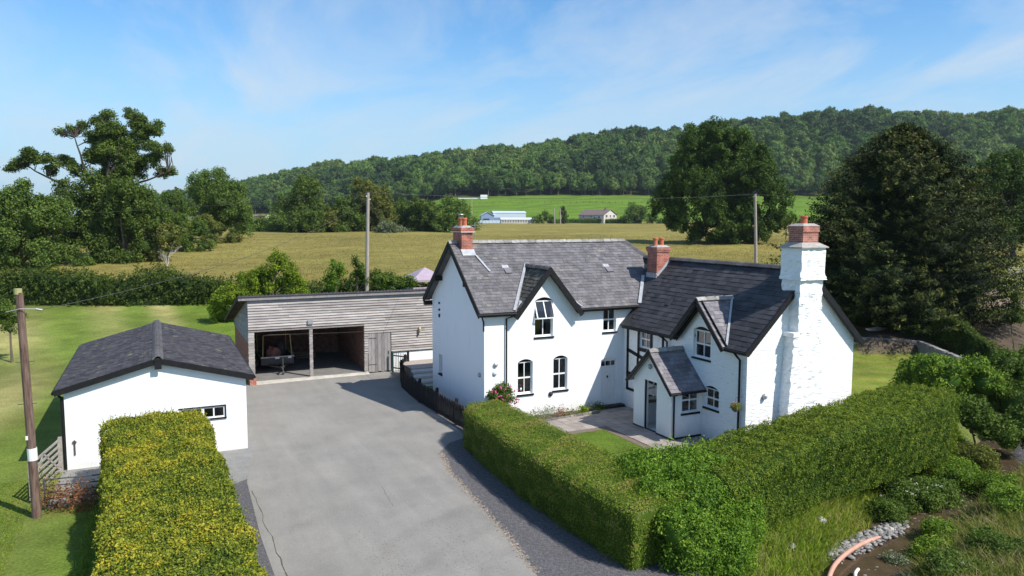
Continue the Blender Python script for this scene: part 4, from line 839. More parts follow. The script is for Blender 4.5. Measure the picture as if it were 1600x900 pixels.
tag(sm.build('roof_corrugation',X['slate_dark'],ro),kind='stuff')
part('verge_board',X['black'],lambda m:m.beam((3.99,43.35,4.9),(3.99,53,2.5),.04,.22),BA)
part('fascia',X['board_v'],lambda m:m.box(4.0,bx1+.2,43.4,43.43,4.72,4.94),BA)
for i in range(9): part('purlin',X['timber'],lambda m:m.box(4.1,bx1,43.9+i*1.0,44.0+i*1.0,4.68-i*.247,4.80-i*.247),BA)
part('corner_post',X['timber'],lambda m:m.box(bx0,bx0+.12,by-.02,by+.1,2.9,4.72),BA)
def board(x0,x1,z,y=by,h=.155):
    mb=MB(); t=random.random(); j=random.uniform(-.006,.006); e=random.uniform(-.01,.01)
    vs=[]
    for x in (x0+.003,x1-.003):
        vs+= [(x,y-.075+j,z+e*.3),(x,y-.022+j,z+h-.012),(x,y-.002,z+h-.012),(x,y-.02,z+e*.3)]
    mb.add(vs,[(0,4,5,1),(1,5,6,2),(3,7,4,0)[::-1],(0,1,2,3),(4,7,6,5)],t); return mb.build('board',X['board'],BA)
z=4.57; rows=0
bk=MB(); bk.box(bx0+.01,bx1,by-.002,by+.02,2.98,4.72); bk.box(op1+.25,11.29,by-.002,by+.02,1.2,2.97); bk.box(12.72,bx1,by-.002,by+.02,1.18,2.97); bk.build('backing',X['timber'],BA)
while z>1.15:
    segs=[]
    if z>2.94: segs=[(bx0,15.9)]
    elif z>2.42: segs=[(op1,15.9)]
    else: segs=[(op1,11.3),(12.72,15.9)]
    for a,b in segs:
        x=a; off=random.uniform(1.0,3.2)
        while x<b-.01:
            xe=min(b,x+off); 
            if b-xe<.5: xe=b
            board(x,xe,z); x=xe; off=random.uniform(2.2,3.6)
    board(15.9,bx1,z) if z>1.2 else None
    z-=.152; rows+=1
part('board',X['board_v'],lambda m:m.box(bx0-.01,op1+.02,by-.05,by-.01,2.91,2.985),BA)
# left end: boards above, brick below
z=2.35
while z<4.6:
    yb=43.62; ye=min(51.6,43.35+(4.84-(z+.16))/.2467)
    y=yb
    while y<ye-.05:
        y2=min(ye,y+random.uniform(2.5,4)); 
        if ye-y2<.6: y2=ye
        mb=MB(); t=random.random(); j=random.uniform(-.004,.004); vs=[]
        for q in (y+.003,y2-.003): vs+= [(bx0-.04+j,q,z),(bx0-.01+j,q,z+.16),(bx0,q,z+.16),(bx0-.015,q,z)]
        mb.add(vs,[(0,1,5,4),(1,2,6,5),(0,4,7,3),(0,3,2,1),(4,5,6,7)],t); mb.build('board',X['board'],BA); y=y2
    z+=.152
def quoin_post(x0,x1,z1,label):
    mb=MB(); z=.04; k=0
    while z<z1-.01:
        h=min(.15,z1-z); mb.box(x0-(.012 if k%2 else 0),x1+(0 if k%2 else .012),by-.03-(.012 if k%2 else 0),by+.12,z,z+h-.015,random.random()); mb.box(x0+.01,x1-.01,by-.02,by+.11,z+h-.015,z+h,0.); z+=h; k+=1
    return mb.build('post',X['board'],BA)
quoin_post(bx0,op0-.02,2.91,''); quoin_post(7.86,8.03,2.91,''); quoin_post(op1,11.27,2.91,'')
# plank door
n=7; dx_=(12.68-11.3)/n
dmo_=MB(); dmo_.box(11.32,12.66,by-.01,by+.01,.12,2.4); bdoor=dmo_.build('barn_door',X['board_v'],BA)
for i in range(n):
    mb=MB(); a=11.3+dx_*i; e=random.uniform(-.03,.04); mb.box(a+.004,a+dx_-.006,by-.05-random.uniform(0,.008),by-.012,.06+e,2.44,random.random()); mb.build('plank',X['board_v'],bdoor)
part('strap_hinge',X['steel_dark'],lambda m:(m.box(11.33,11.8,by-.068,by-.058,2.1,2.14),m.box(11.33,11.8,by-.068,by-.058,.5,.54)),bdoor)
part('door_handle',X['steel_dark'],lambda m:m.box(12.52,12.56,by-.09,by-.058,1.1,1.3),bdoor)
part('floodlight',X['steel'],lambda m:(m.box(7.75,8.05,by-.16,by-.05,3.2,3.42),m.box(7.86,7.92,by-.1,by-.02,3.1,3.2)),BA)
part('wall_lamp',material('brass_lamp',(.45,.36,.18),(.5,.42,.24),rough=.5),lambda m:(m.lathe((14.5,by-.17,2.35),[(.05,0),(.08,.08),(.09,.2),(.03,.3)],10),m.box(14.47,14.53,by-.17,by-.05,2.6,2.65)),BA)
part('wall_lamp',X['steel_dark'],lambda m:m.lathe((14.42,by-.12,2.1),[(.03,0),(.06,.05),(.05,.18)],8),BA)
# concrete apron and floor
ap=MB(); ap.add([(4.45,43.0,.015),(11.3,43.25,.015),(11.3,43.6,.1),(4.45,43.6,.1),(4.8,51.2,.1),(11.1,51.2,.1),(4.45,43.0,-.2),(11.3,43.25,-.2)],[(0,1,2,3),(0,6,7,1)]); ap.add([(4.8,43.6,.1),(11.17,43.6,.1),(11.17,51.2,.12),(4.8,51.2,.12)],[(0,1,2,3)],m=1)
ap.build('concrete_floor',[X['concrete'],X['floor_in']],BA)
part('brick_pier',X['brick'],lambda m:m.box(4.46,4.8,43.0,43.55,0,.42),BA)
# trailer and clutter
TR=thing('trailer',(6.4,47.6,.1),'grey car trailer with yellow ladder rack parked in the left barn bay','trailer')
part('body',X['steel_dark'],lambda m:(m.box(5.45,7.35,46.1,46.16,.5,.95),m.box(5.45,7.35,48.9,48.96,.5,.95),m.box(5.45,5.51,46.16,48.9,.5,.95),m.box(7.29,7.35,46.16,48.9,.5,.95),m.box(5.5,7.3,46.1,48.9,.48,.53)),TR)
part('rim_rail',X['steel'],lambda m:(m.box(5.42,7.38,46.05,46.12,.93,1.0),m.box(5.42,5.48,46.1,48.95,.93,1.0),m.box(7.32,7.38,46.1,48.95,.93,1.0)),TR)
for xw in (5.35,7.45):
    wmb=MB(); wmb.tube([(xw-.09,47.6,.38),(xw+.09,47.6,.38)],.29,16); wh=wmb.build('wheel',X['steel_dark'],TR)
    part('rim',X['steel'],lambda m:m.tube([(xw-.1,47.6,.38),(xw+.1,47.6,.38)],.15,12),wh)
    part('mudguard',X['steel_dark'],lambda m:m.tube([(xw,47.2,.62),(xw,47.35,.72),(xw,47.6,.76),(xw,47.85,.72),(xw,48.0,.62)],.1,6),TR)
part('drawbar',X['steel_dark'],lambda m:(m.beam((5.8,46.1,.5),(6.45,44.9,.5),.06,.08),m.beam((7.0,46.1,.5),(6.45,44.9,.5),.06,.08),m.beam((6.45,45.2,.5),(6.45,44.5,.52),.07,.09)),TR)
part('jockey_wheel',X['steel_dark'],lambda m:(m.tube([(6.52,44.85,.28),(6.52,44.85,1.1)],.03,8),m.tube([(6.48,44.85,.22),(6.58,44.85,.22)],.11,12)),TR)
X['rack']=material('rack_paint',(.42,.32,.12),(.5,.4,.18),rough=.6)
part('ladder_rack',X['rack'],lambda m:(m.tube([(5.55,46.12,.95),(5.6,46.12,2.3)],.025,6),m.tube([(7.25,46.12,.95),(7.15,46.12,2.3)],.025,6),m.tube([(5.6,46.12,2.3),(7.15,46.12,2.3)],.025,6),m.tube([(5.55,48.8,.95),(5.55,48.8,2.55)],.025,6),m.tube([(7.3,48.8,.95),(7.3,48.8,2.55)],.025,6),m.tube([(5.55,48.8,2.5),(7.3,48.8,2.5)],.025,6)),TR)
part('number_plate',X['white'],lambda m:(m.box(6.25,6.5,46.04,46.05,.85,.97),m.box(7.0,7.2,46.04,46.05,.85,.97)),TR)
def lump(name,loc,r,mat,label,cat,seg=(10,7),amp=.15,group=None,parent=None):
    n,k=seg; vs=[]; ph=[random.uniform(0,6) for _ in range(4)]
    for i in range(k+1):
        th=PI*i/k
        for j in range(n):
            a=2*PI*j/n; s=1+amp*(math.sin(3*a+ph[0])*.5+math.sin(2*a+ph[1]+3*th)+math.sin(5*th+ph[2])*.5)
            vs.append((loc[0]+r[0]*math.sin(th)*math.cos(a)*s,loc[1]+r[1]*math.sin(th)*math.sin(a)*s,loc[2]+r[2]*(1-math.cos(th))*.5*2-0 if False else loc[2]+r[2]*(1-math.cos(th))*s))
    fs=[(i*n+j,i*n+(j+1)%n,(i+1)*n+(j+1)%n,(i+1)*n+j) for i in range(k) for j in range(n)]
    mb=MB(); mb.add(vs,fs,random.random()); o=mb.build(name,mat,parent,smooth=False)
    if label: tag(o,label,cat,group)
    return o
lump('sack',(6.3,47.2,.55),(.45,.5,.38),X['hose'],'pinkish sack lying in the trailer body','sack'); lump('machine',(6.8,48,.55),(.4,.4,.5),X['steel_dark'],'dark machine behind the sack in the trailer','machine')
cr=MB()
for i in range(3): cr.box(8.1+.0,9.4,49.6+.3*i,49.85+.3*i,.12,.22+.12*i)
tag(cr.build('plank_stack',X['timber']),'short stack of timber planks at the back of the barn','planks')
cr=MB(); cr.box(7.55,7.82,49.0,49.5,.12,.6); cr.box(7.5,7.86,48.95,49.55,.6,.66); tag(cr.build('crate',X['hose']),'reddish crate on the floor right of the trailer','crate')
# ================================================================ steps, gates, fence
SP=thing('garden_steps',(14,39.8,0),'white-painted steps with stone treads between house and barn','steps')
for i in range(4):
    y0=38.75+.42*i; z1=.2*(i+1)
    part('riser',X['white'],lambda m:m.box(12.85,16.5,y0,y0+.12,z1-.2,z1-.05),SP); part('tread',X['step'],lambda m:(m.box(12.82,14.3,y0-.03,y0+(.44 if i<3 else 2.4),z1-.046,z1,random.random()),m.box(14.31,16.5,y0-.03,y0+(.44 if i<3 else 2.4),z1-.046,z1,random.random())),SP)
part('core',X['step'],lambda m:[m.box(12.9,16.4,38.9+.42*i,42.4,0 if i==0 else .2*i-.05,.2*i+.14) for i in range(4)],SP)
PF=thing('picket_fence',(11.9,34,0),'black picket fence curving along the drive edge to the hedge','fence')
fpts=[Vector((13.1,42.2)),Vector((12.35,40.6)),Vector((11.92,38.9)),Vector((11.76,37)),Vector((11.72,35.4)),Vector((11.8,33.07)),Vector((11.88,30.72)),Vector((12.0,29.3)),Vector((12.1,28.3))]
tot=[0]
for a,b in zip(fpts[:-1],fpts[1:]): tot.append(tot[-1]+(b-a).length)
def fat(s):
    for i in range(len(fpts)-1):
        if s<=tot[i+1]+1e-6: return fpts[i]+(fpts[i+1]-fpts[i])*((s-tot[i])/(tot[i+1]-tot[i])), (fpts[i+1]-fpts[i]).normalized()
    return fpts[-1],(fpts[-1]-fpts[-2]).normalized()
pk=MB(); w_=.035; pk.add([(-w_,-.012,0.07),(w_,-.012,.07),(w_,-.012,1.02),(0,-.012,1.1),(-w_,-.012,1.02),(-w_,.012,.07),(w_,.012,.07),(w_,.012,1.02),(0,.012,1.1),(-w_,.012,1.02)],[(0,1,2,3,4),(9,8,7,6,5),(0,5,6,1),(1,6,7,2),(2,7,8,3),(3,8,9,4),(4,9,5,0)])
pk0=pk.build('picket',X['black']); COL.objects.unlink(pk0)
s=.06
while s<tot[-1]:
    p,d=fat(s); o=bpy.data.objects.new('picket',pk0.data); COL.objects.link(o); o.parent=PF
    o.location=(p.x-11.9,p.y-34,random.uniform(-.012,.012)); o.rotation_euler=(random.uniform(-.02,.02),random.uniform(-.015,.015),math.atan2(d.y,d.x)); s+=.118
bpy.data.objects.remove(pk0)
for zz in (.3,.85):
    for a,b in zip(fpts[:-1],fpts[1:]): part('rail',X['black'],lambda m:m.beam((a.x+.04,a.y,zz),(b.x+.04,b.y,zz),.04,.07),PF)
for i in (0,1,2,4,5,6,8): part('post',X['black'],lambda m:(m.box(fpts[i].x+.02,fpts[i].x+.14,fpts[i].y-.06,fpts[i].y+.06,0,1.2),m.add([(fpts[i].x+.01,fpts[i].y-.07,1.2),(fpts[i].x+.15,fpts[i].y-.07,1.2),(fpts[i].x+.15,fpts[i].y+.07,1.2),(fpts[i].x+.01,fpts[i].y+.07,1.2),(fpts[i].x+.08,fpts[i].y,1.26)],[(0,1,4),(1,2,4),(2,3,4),(3,0,4)])),PF)
GG=thing('garden_gate',(12.95,42.8,0),'open dark green slatted gate standing by the barn door','gate')
for i in range(8):
    part('slat',X['green_paint'],lambda m:m.beam((12.72+.075*i,43.15-.11*i,.12),(12.72+.075*i,43.15-.11*i,1.25),.06,.02),GG)
part('post',X['black'],lambda m:m.box(13.3,13.42,42.2,42.32,0,1.42),GG); part('post',X['green_paint'],lambda m:m.box(12.64,12.74,43.18,43.28,0,1.3),GG)
for zz in (.3,1.05): part('rail',X['green_paint'],lambda m:m.beam((12.7,43.2,zz),(13.3,42.3,zz),.03,.07),GG)
def gate(name,p0,p1,h,bars,mat,label,lean=0,r=.0,brace=True,w=.05,dep=.03,posts=True):
    p0=Vector(p0); p1=Vector(p1); G=thing(name,tuple(p0),label,'gate'); d=(p1-p0); 
    U=Vector((0,0,1))
    for i in range(bars):
        zz=.12+(h-.12)*i/(bars-1); part('bar',mat,lambda m:(m.beam(p0+U*zz,p1+U*zz,dep,w) if not r else m.tube([p0+U*zz,p1+U*zz],r,6)),G)
    for tt in (0,1): part('stile',mat,lambda m:m.beam(p0+d*tt+U*.05,p0+d*tt+U*(h+.05),dep*1.6+.02,dep*1.6+.02) if not r else m.tube([p0+d*tt+U*.05,p0+d*tt+U*(h+.02)],r*1.1,6),G)
    if brace: 
        part('brace',mat,lambda m:(m.beam(p0+U*.15+d*.02,p0+d*.55+U*h,dep,w) if not r else m.tube([p0+U*.15+d*.5,p0+d*.95+U*h],r,6)),G)
        part('brace',mat,lambda m:(m.beam(p0+U*.15+d*.98,p0+d*.55+U*h,dep*.8,w) if not r else m.tube([p0+U*h*.6+d*.05,p0+d*.5+U*.15],r,6)),G)
    return G
X['gate_wood']=material('gate_wood',(.26,.235,.21),(.38,.35,.32),scale=8,rough=.9,bump=.3)
gate('field_gate',(-3.42,30.75,.05),(-3.95,27.9,.05),1.2,6,X['gate_wood'],'weathered wooden five-bar gate swung open by the garage corner',w=.085)
gate('metal_gate',(-3.45,27.0,.05),(-1.3,26.75,.05),.95,5,X['steel_dark'],'dark tubular metal gate between telegraph pole and yellow hedge',r=.022)
gp=MB(); gp.box(-3.46,-3.34,30.95,31.06,0,1.3); tag(gp.build('gate_post',X['gate_wood']),'grey wooden gate post against the garage corner','post')
# ================================================================ patio, lawn strip, beds
pt=MB(); pt.add([(x,y,.01) for x,y in ((15.0,27.0),(17.55,27.3),(17.6,24.5),(17.2,23),(20.8,21.9),(20.8,30.6),(18.6,30.6),(18.9,29.7),(15.0,29.2))],[tuple(range(9))])
PT=pt.build('patio',X['soil']); tag(PT,kind='structure')
for ix in range(12):
    for iy in range(15):
        x=14.9+ix*.5; y=22.6+iy*.5
        if x>20.4 or y>29.3 and x<18.6 or y>30.2: continue
        if y<27.3 and x<17.5: continue
        if x>18.9 and 24.4<y<27.2: continue
        if x<17.0 and y<26: continue
        s_=.49; j=random.uniform(-.003,.004)
        mb=MB(); mb.box(x+.006,x+s_,y+.006,y+s_,.0,.035+j,random.random()); mb.build('paving_slab',X['slab'],PT)
def blob_sheet(name,poly,z,mat): 
    return sheet(name,poly,z,mat)
blob_sheet('front_lawn',[(13.4,24),(17.5,24.3),(17.45,27.0),(16.6,27.25),(15.2,27.1),(13.4,27)],.02,bpy.data.materials['turf_and_fields'])
l=bpy.data.objects['front_lawn'].data; a=l.color_attributes.new('zone','FLOAT_COLOR','POINT'); a.data.foreach_set('color',np.tile([.11,.175,.022,1],len(l.vertices)).astype(np.float32))
sheet('flower_bed',[(14.0,30.58),(14.0,29.2),(15.2,29.35),(18.9,29.85),(19.2,30.2),(19.2,30.58)],.03,X['soil'])
ed=MB(); 
for i in range(14):
    a=Vector((14.0+.36*i,29.2+.05*i,0)); ed.beam((a.x,a.y,.05),(a.x+.33,a.y+.045,.05),.09,.11,random.random())
tag(ed.build('bed_edging',X['stone_dk']),'row of edging stones along the front flower bed','edging')
# ================================================================ foliage
def leaves(P,N,size,aspect=.6,spread=.8,tint=None,droop=0.):
    """quads at P, facing roughly N; returns V,F"""
    n=len(P); R_=rng.normal(size=(n,3)); Nn=N+R_*spread; Nn/=np.linalg.norm(Nn,axis=1)[:,None]+1e-9
    A=np.cross(Nn,rng.normal(size=(n,3))); A[:,2]-=droop; A-= (A*Nn).sum(1)[:,None]*Nn; A/=np.linalg.norm(A,axis=1)[:,None]+1e-9
    Bv=np.cross(Nn,A); s=(size*rng.uniform(.6,1.35,n))[:,None] if np.isscalar(size) else (size*rng.uniform(.6,1.35,n))[:,None]
    a=A*s*.5; b=Bv*s*.5*aspect
    V=np.stack([P-a,P-b*.9+a*.1,P+a,P+b*.9+a*.1],1).reshape(-1,3); Fi=np.arange(4*n).reshape(n,4)
    return V,Fi
class FB:
    def __init__(s): s.V=[];s.F=[];s.t=[];s.n=0
    def add(s,V,Fi,t):
        s.V.append(V); s.F.append(Fi+s.n); s.t.append(t); s.n+=len(V)
    def build(s,name,mat,parent=None): return mkmesh(name,np.concatenate(s.V),np.concatenate(s.F),mat,parent,tint=np.concatenate(s.t))
_ic={}
def sph(k=2):
    if k in _ic: return _ic[k]
    n1,n2=(8,5) if k==1 else (12,8); vs=[]
    for i in range(n2+1):
        th=PI*i/n2
        for j in range(n1): a=2*PI*j/n1; vs.append((math.sin(th)*math.cos(a),math.sin(th)*math.sin(a),math.cos(th)))
    fs=[(i*n1+j,(i+1)*n1+j,(i+1)*n1+(j+1)%n1,i*n1+(j+1)%n1) for i in range(n2) for j in range(n1)]
    _ic[k]=(np.array(vs),np.array(fs)); return _ic[k]
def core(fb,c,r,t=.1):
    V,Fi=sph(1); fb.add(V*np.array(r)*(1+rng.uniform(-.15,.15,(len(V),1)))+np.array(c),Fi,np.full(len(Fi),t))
def crown(fb,blobs,dens,leaf,clump=.5,aspect=.6,coref=.6,fill=.55,tintj=.22,droop=0.,cover=1.7,flat=1.,norm_out=.8,spread=.9):
    """blobs: (x,y,z,rx,ry,rz). dens = clumps per square metre of blob surface"""
    for (x,y,z,rx,ry,rz) in blobs:
        area=4*PI*((rx*ry)**1.6/3+(rx*rz)**1.6/3+(ry*rz)**1.6/3)**(1/1.6)
        nc=max(5,int(area*dens)); d=rng.normal(size=(nc,3)); d/=np.linalg.norm(d,axis=1)[:,None]
        d[:,2]=np.where(d[:,2]<-.5,-d[:,2],d[:,2])
        rr=(fill+(1.08-fill)*rng.uniform(0,1,nc)**.5)[:,None]
        cc=np.array([x,y,z])+d*rr*np.array([rx,ry,rz]); ct=rng.normal(0,.16,nc)+.5
        k=max(4,int(cover*area/(nc*leaf*leaf*aspect*.62))); n=nc*k
        g=rng.normal(size=(n,3)); g/=np.linalg.norm(g,axis=1)[:,None]; off=g*clump*(rng.uniform(.2,1,n)**.6)[:,None]; off[:,2]*=flat
        P=np.repeat(cc,k,0)+off; N=np.repeat(d,k,0)*.5+g*norm_out; N[:,2]+=.35
        V,Fi=leaves(P,N,leaf,aspect,spread,droop=droop)
        fb.add(V,Fi,np.clip(np.repeat(ct,k)+rng.normal(0,tintj,n),0,1.2))
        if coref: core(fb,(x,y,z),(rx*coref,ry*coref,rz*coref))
def blobs_px(lst,d,thick=.9,jit=.35,flat=1):
    out=[]
    for t in lst:
        px,py,r=t[:3]; ry=t[3] if len(t)>3 else r; m=d/F/ math.cos(0)
        R_=r*m; p=W(px,py,d+random.uniform(-jit,jit)*R_*2)
        out.append((p[0],p[1],p[2],R_*thick,R_*thick,ry*m))
    return out
def limbs_tree(mb,base,mains,blobs,r0,htrunk):
    base=Vector(base); top=base+Vector((0,0,htrunk)); mb.tube([base-Vector((0,0,.3)),base+Vector((0,0,.5)),base.lerp(top,.5)+Vector((.15,0,0)),top],[r0*1.6,r0*1.15,r0,r0*.9],10)
    nodes_=[]
    for mpt in mains:
        e=Vector(mpt); n=7; P_=[]; off=Vector((random.gauss(0,.5),random.gauss(0,.5),random.gauss(.2,.5)))
        for i in range(n+1):
            t=i/n; q=top.lerp(e,t)+off*math.sin(PI*t)+Vector((random.gauss(0,.12),random.gauss(0,.12),random.gauss(0,.12)))*(i>0); P_.append(q)
        P_[0]=top-Vector((0,0,.3)); rr=[r0*.46*(1-.75*i/n) for i in range(n+1)]; mb.tube(P_,rr,7)
        nodes_+= [(q,r) for q,r in zip(P_[2:],rr[2:])]
    for b in blobs:
        e=Vector(b[:3]); q,r=min(nodes_,key=lambda a:(a[0]-e).length+max(0,a[0].z-e.z)*.5); L_=(e-q).length
        if L_<.3: continue
        m=q.lerp(e,.5)+Vector((random.gauss(0,.1),random.gauss(0,.1),random.gauss(.05,.1)))*L_; mb.tube([q,m,e],[min(r*.6,.13),.05,.02],5)
def limbs(mb,base,blobs,r0,htrunk,lean=(0,0)):
    base=Vector(base); top=base+Vector((lean[0],lean[1],htrunk)); mid=base.lerp(top,.5)+Vector((random.uniform(-.2,.2),random.uniform(-.2,.2),0))
    mb.tube([base-Vector((0,0,.3)),base+Vector((0,0,.4)),mid,top],[r0*1.5,r0*1.1,r0*.9,r0*.7],9)
    for b in blobs:
        e=Vector(b[:3]); m1=top.lerp(e,.4)+Vector((0,0,random.uniform(-.3,.6)))+(e-top).cross(Vector((0,0,1))).normalized()*random.uniform(-.12,.12)*(e-top).length if (e-top).length>.3 else top.lerp(e,.4)
        m2=top.lerp(e,.75)+Vector((random.uniform(-.3,.3),random.uniform(-.3,.3),random.uniform(0,.3)))
        L=(e-top).length; mb.tube([top-Vector((0,0,.3)),m1,m2,e],[r0*.55,r0*.38,r0*.25,r0*.08],6)
def tree(name,base,blobs,mat,label,cat='tree',dens=1.5,leaf=.3,clump=.5,trunk=None,tr=.3,group=None,coref=.5,bark=None,nl=None,**k):
    o=thing(name,tuple(base),label,cat,group); fb=FB(); crown(fb,blobs,dens,leaf,clump,coref=coref,**k); fb.build('crown',mat,o)
    mb=MB(); h=trunk if trunk else (min(b[2] for b in blobs)-base[2])*.9+.4
    limbs(mb,base,blobs if nl is None else blobs[:nl],tr,max(h,.5)); mb.build('trunk',bark or X['bark'],o)
    return o
L={}
L['oak']=leafmat('oak_leaf',(.038,.068,.013),(.078,.125,.022),(.14,.185,.04),trans=.25)
L['ash']=leafmat('ash_leaf',(0.052,0.091,0.019),(0.098,0.156,0.030),(0.156,0.221,0.048),trans=.28)
L['bush']=leafmat('bush_leaf',(0.042,0.077,0.015),(0.084,0.137,0.024),(0.140,0.196,0.035),trans=.25)
L['olive']=leafmat('olive_leaf',(0.065,0.085,0.020),(0.124,0.143,0.031),(0.195,0.195,0.044),trans=.25)
L['grey']=leafmat('willow_leaf',(.08,.10,.05),(.14,.17,.09),(.22,.25,.16),trans=.25)
L['beech']=leafmat('beech_leaf',(0.022,0.046,0.009),(0.045,0.086,0.014),(0.088,0.137,0.024),trans=.2)
L['yew']=leafmat('yew_needle',(.010,.019,.006),(.036,.050,.012),(.15,.15,.032),trans=.08,patch=.35,pscale=.4)
L['lime']=leafmat('fruit_leaf',(0.081,0.120,0.015),(0.172,0.240,0.022),(0.287,0.360,0.040),trans=.35)
L['hazel']=leafmat('elder_leaf',(.05,.105,.016),(.125,.205,.024),(.23,.32,.04),trans=.25)
L['field_hedge']=leafmat('hawthorn_leaf',(0.023,0.042,0.011),(0.046,0.078,0.015),(0.098,0.130,0.024),trans=.2)
L['beech_hedge']=leafmat('beech_hedge_leaf',(.055,.09,.016),(.13,.175,.022),(.30,.30,.03),accent=(.42,.34,.035),acc=1.1,trans=.18,patch=.65,pscale=.5)
L['privet']=leafmat('privet_leaf',(.055,.095,.012),(.12,.175,.016),(.21,.26,.028),accent=(.26,.17,.07),acc=1.15,trans=.04,patch=.25,pscale=.8)
L['conifer']=leafmat('conifer_leaf',(.030,.062,.010),(.085,.142,.016),(.165,.205,.022),trans=.15,patch=.3,pscale=.5)
L['shoot']=leafmat('shoot_leaf',(.05,.11,.014),(.11,.20,.02),(.20,.31,.035),trans=.25,patch=.3)
L['wood1']=leafmat('woodland_leaf',(0.052,0.104,0.025),(0.092,0.163,0.034),(0.149,0.234,0.052),trans=.15,inst=.34,patch=.55,pscale=.03)
L['wood2']=leafmat('woodland_leaf_dark',(0.026,0.058,0.019),(0.053,0.098,0.030),(0.089,0.144,0.043),trans=.15,inst=.34,patch=.4,pscale=.03)
L['wood3']=leafmat('woodland_leaf_pale',(0.069,0.112,0.031),(0.127,0.188,0.045),(0.190,0.256,0.072),trans=.15,inst=.34,patch=.4,pscale=.03)
# ---- hedges: a strip of stations (inner edge, outer edge, ground, top)
def hedge(name,stations,mat,label,dens,leaf,amp=.09,freq=1.6,aspect=.6,cornr=.35,spread=.75,droop=0,shoots=0,cat='hedge',tintj=.26,topbias=.0,ends=(True,True),up_n=0.,litter=.9):
    """stations: list of (A(x,y), B(x,y), z0, z1): cross sections of a clipped hedge"""
    St=[(np.array(a,float),np.array(b,float),z0,z1) for a,b,z0,z1 in stations]
    prof=[(0,0),(0,.25),(0,.5),(0,.75),(.0,.9),(.06,.985),(.2,1.01),(.4,1.),(.6,1.),(.8,1.01),(.94,.985),(1,.9),(1,.75),(1,.5),(1,.25),(1,0)]
    fine=[]; 
    for i in range(len(St)-1):
        L_=np.linalg.norm((St[i+1][0]+St[i+1][1]-St[i][0]-St[i][1])/2); k=max(2,int(L_/.35))
        for j in range(k):
            t=j/k; fine.append(tuple(St[i][q]*(1-t)+St[i+1][q]*t for q in range(4)))
    fine.append(St[-1]); 
    ph=rng.uniform(0,6,6)
    def section(s,sc=1.,top=1.):
        A,Bq,z0,z1=s; c=(A+Bq)/2; out=[]
        for u,v_ in prof:
            p=A*(1-u)+Bq*u; p=c+(p-c)*sc; out.append((p[0],p[1],z0+(z1-z0)*v_*top))
        return out
    secs=[section(s) for s in fine]
    if ends[0]: secs=[[tuple(q) for q in section((fine[0][0],fine[0][1],fine[0][2],fine[0][3]),.0,.6)],section(fine[0],.8,.93)]+secs
    if ends[1]: secs=secs+[section(fine[-1],.8,.93),section(fine[-1],.0,.6)]
    G=np.array(secs); n,m,_=G.shape
    wv=[(rng.normal(size=3)*freq*q,rng.uniform(0,6.3),1/q**.7) for q in (1,1,1.7,1.7,2.9,2.9,4.5,4.5)]
    def disp(P):
        return sum(w*np.sin(P[...,0]*k_[0]+P[...,1]*k_[1]+P[...,2]*k_[2]+p_) for k_,p_,w in wv)*.8
    def disp_old(P):
        a=np.sin(P[...,0]*freq+ph[0]+np.sin(P[...,1]*freq*.8+ph[1])*1.3)*np.sin(P[...,1]*freq*1.1+ph[2])+.6*np.sin(P[...,0]*freq*2.7+ph[3])*np.sin(P[...,1]*freq*2.3+P[...,2]*freq*2.9+ph[4])+.5*np.sin(P[...,2]*freq*2.1+P[...,0]*freq*1.3+ph[5])
        return a
    ctr=G.mean(1,keepdims=True); out=G-ctr; out/=np.linalg.norm(out,axis=2)[...,None]+1e-6
    wgt=np.clip((G[...,2]-G[...,2].min()),0,1)
    Gd=G+out*(disp(G)*amp*.6*wgt)[...,None]
    idx=np.arange(n*m).reshape(n,m); Fi=np.stack([idx[:-1,:-1],idx[1:,:-1],idx[1:,1:],idx[:-1,1:]],-1).reshape(-1,4)
    o=thing(name,(float(St[0][0][0]),float(St[0][0][1]),float(St[0][2])),label,cat)
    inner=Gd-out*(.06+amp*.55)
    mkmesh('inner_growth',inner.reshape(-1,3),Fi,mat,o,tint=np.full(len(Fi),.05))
    # leaf scatter over the surface
    q=Gd.reshape(-1,3)[Fi]; e1=q[:,1]-q[:,0]; e2=q[:,3]-q[:,0]; nr=np.cross(e1,e2); ar=np.linalg.norm(nr,axis=1)+1e-9
    fc=q.mean(1); oc=fc-np.repeat(ctr[:-1,0],m-1,0); sg=np.sign((nr*oc).sum(1)); nr=nr/ar[:,None]*sg[:,None]
    cnt=rng.poisson(ar*dens); ids=np.repeat(np.arange(len(Fi)),cnt); u=rng.uniform(0,1,(len(ids),1)); v_=rng.uniform(0,1,(len(ids),1))
    Q=q[ids]; P=(Q[:,0]*(1-u)+Q[:,1]*u)*(1-v_)+(Q[:,3]*(1-u)+Q[:,2]*u)*v_
    N=nr[ids].copy(); hi=disp(P*1.0+3)*.5
    fr=[(rng.normal(size=3)*q,rng.uniform(0,6.3)) for q in (5,5,7,7,10,10)]; hf=sum(np.sin(P@k_+p_) for k_,p_ in fr)*.4
    P=P+N*(np.maximum(amp*.7*hf,-amp*.5)+rng.normal(0,.035,len(P))+.0)[:,None]
    N[:,2]+=up_n
    V,Fl=leaves(P,N,leaf,aspect,spread,droop=droop)
    t=.5+.20*hf+rng.normal(0,tintj,len(P))+topbias*np.clip(nr[ids][:,2],0,1)
    fb=FB(); fb.add(V,Fl,np.clip(t,0,1.3))
    if shoots:
        tops=np.where(nr[ids][:,2]>.5)[0] if True else None
        ch=rng.choice(tops,min(shoots,len(tops)),replace=False)
        for i in ch:
            h=rng.uniform(.06,.22); k=5; pts=P[i]+np.outer(np.linspace(.2,1,k),np.array([rng.normal(0,.25),rng.normal(0,.25),1.])*h)
            V2,F2=leaves(pts,rng.normal(size=(k,3)),leaf*.9,aspect,.9); fb.add(V2,F2,np.clip(rng.normal(.8,.15,k),0,1.2))
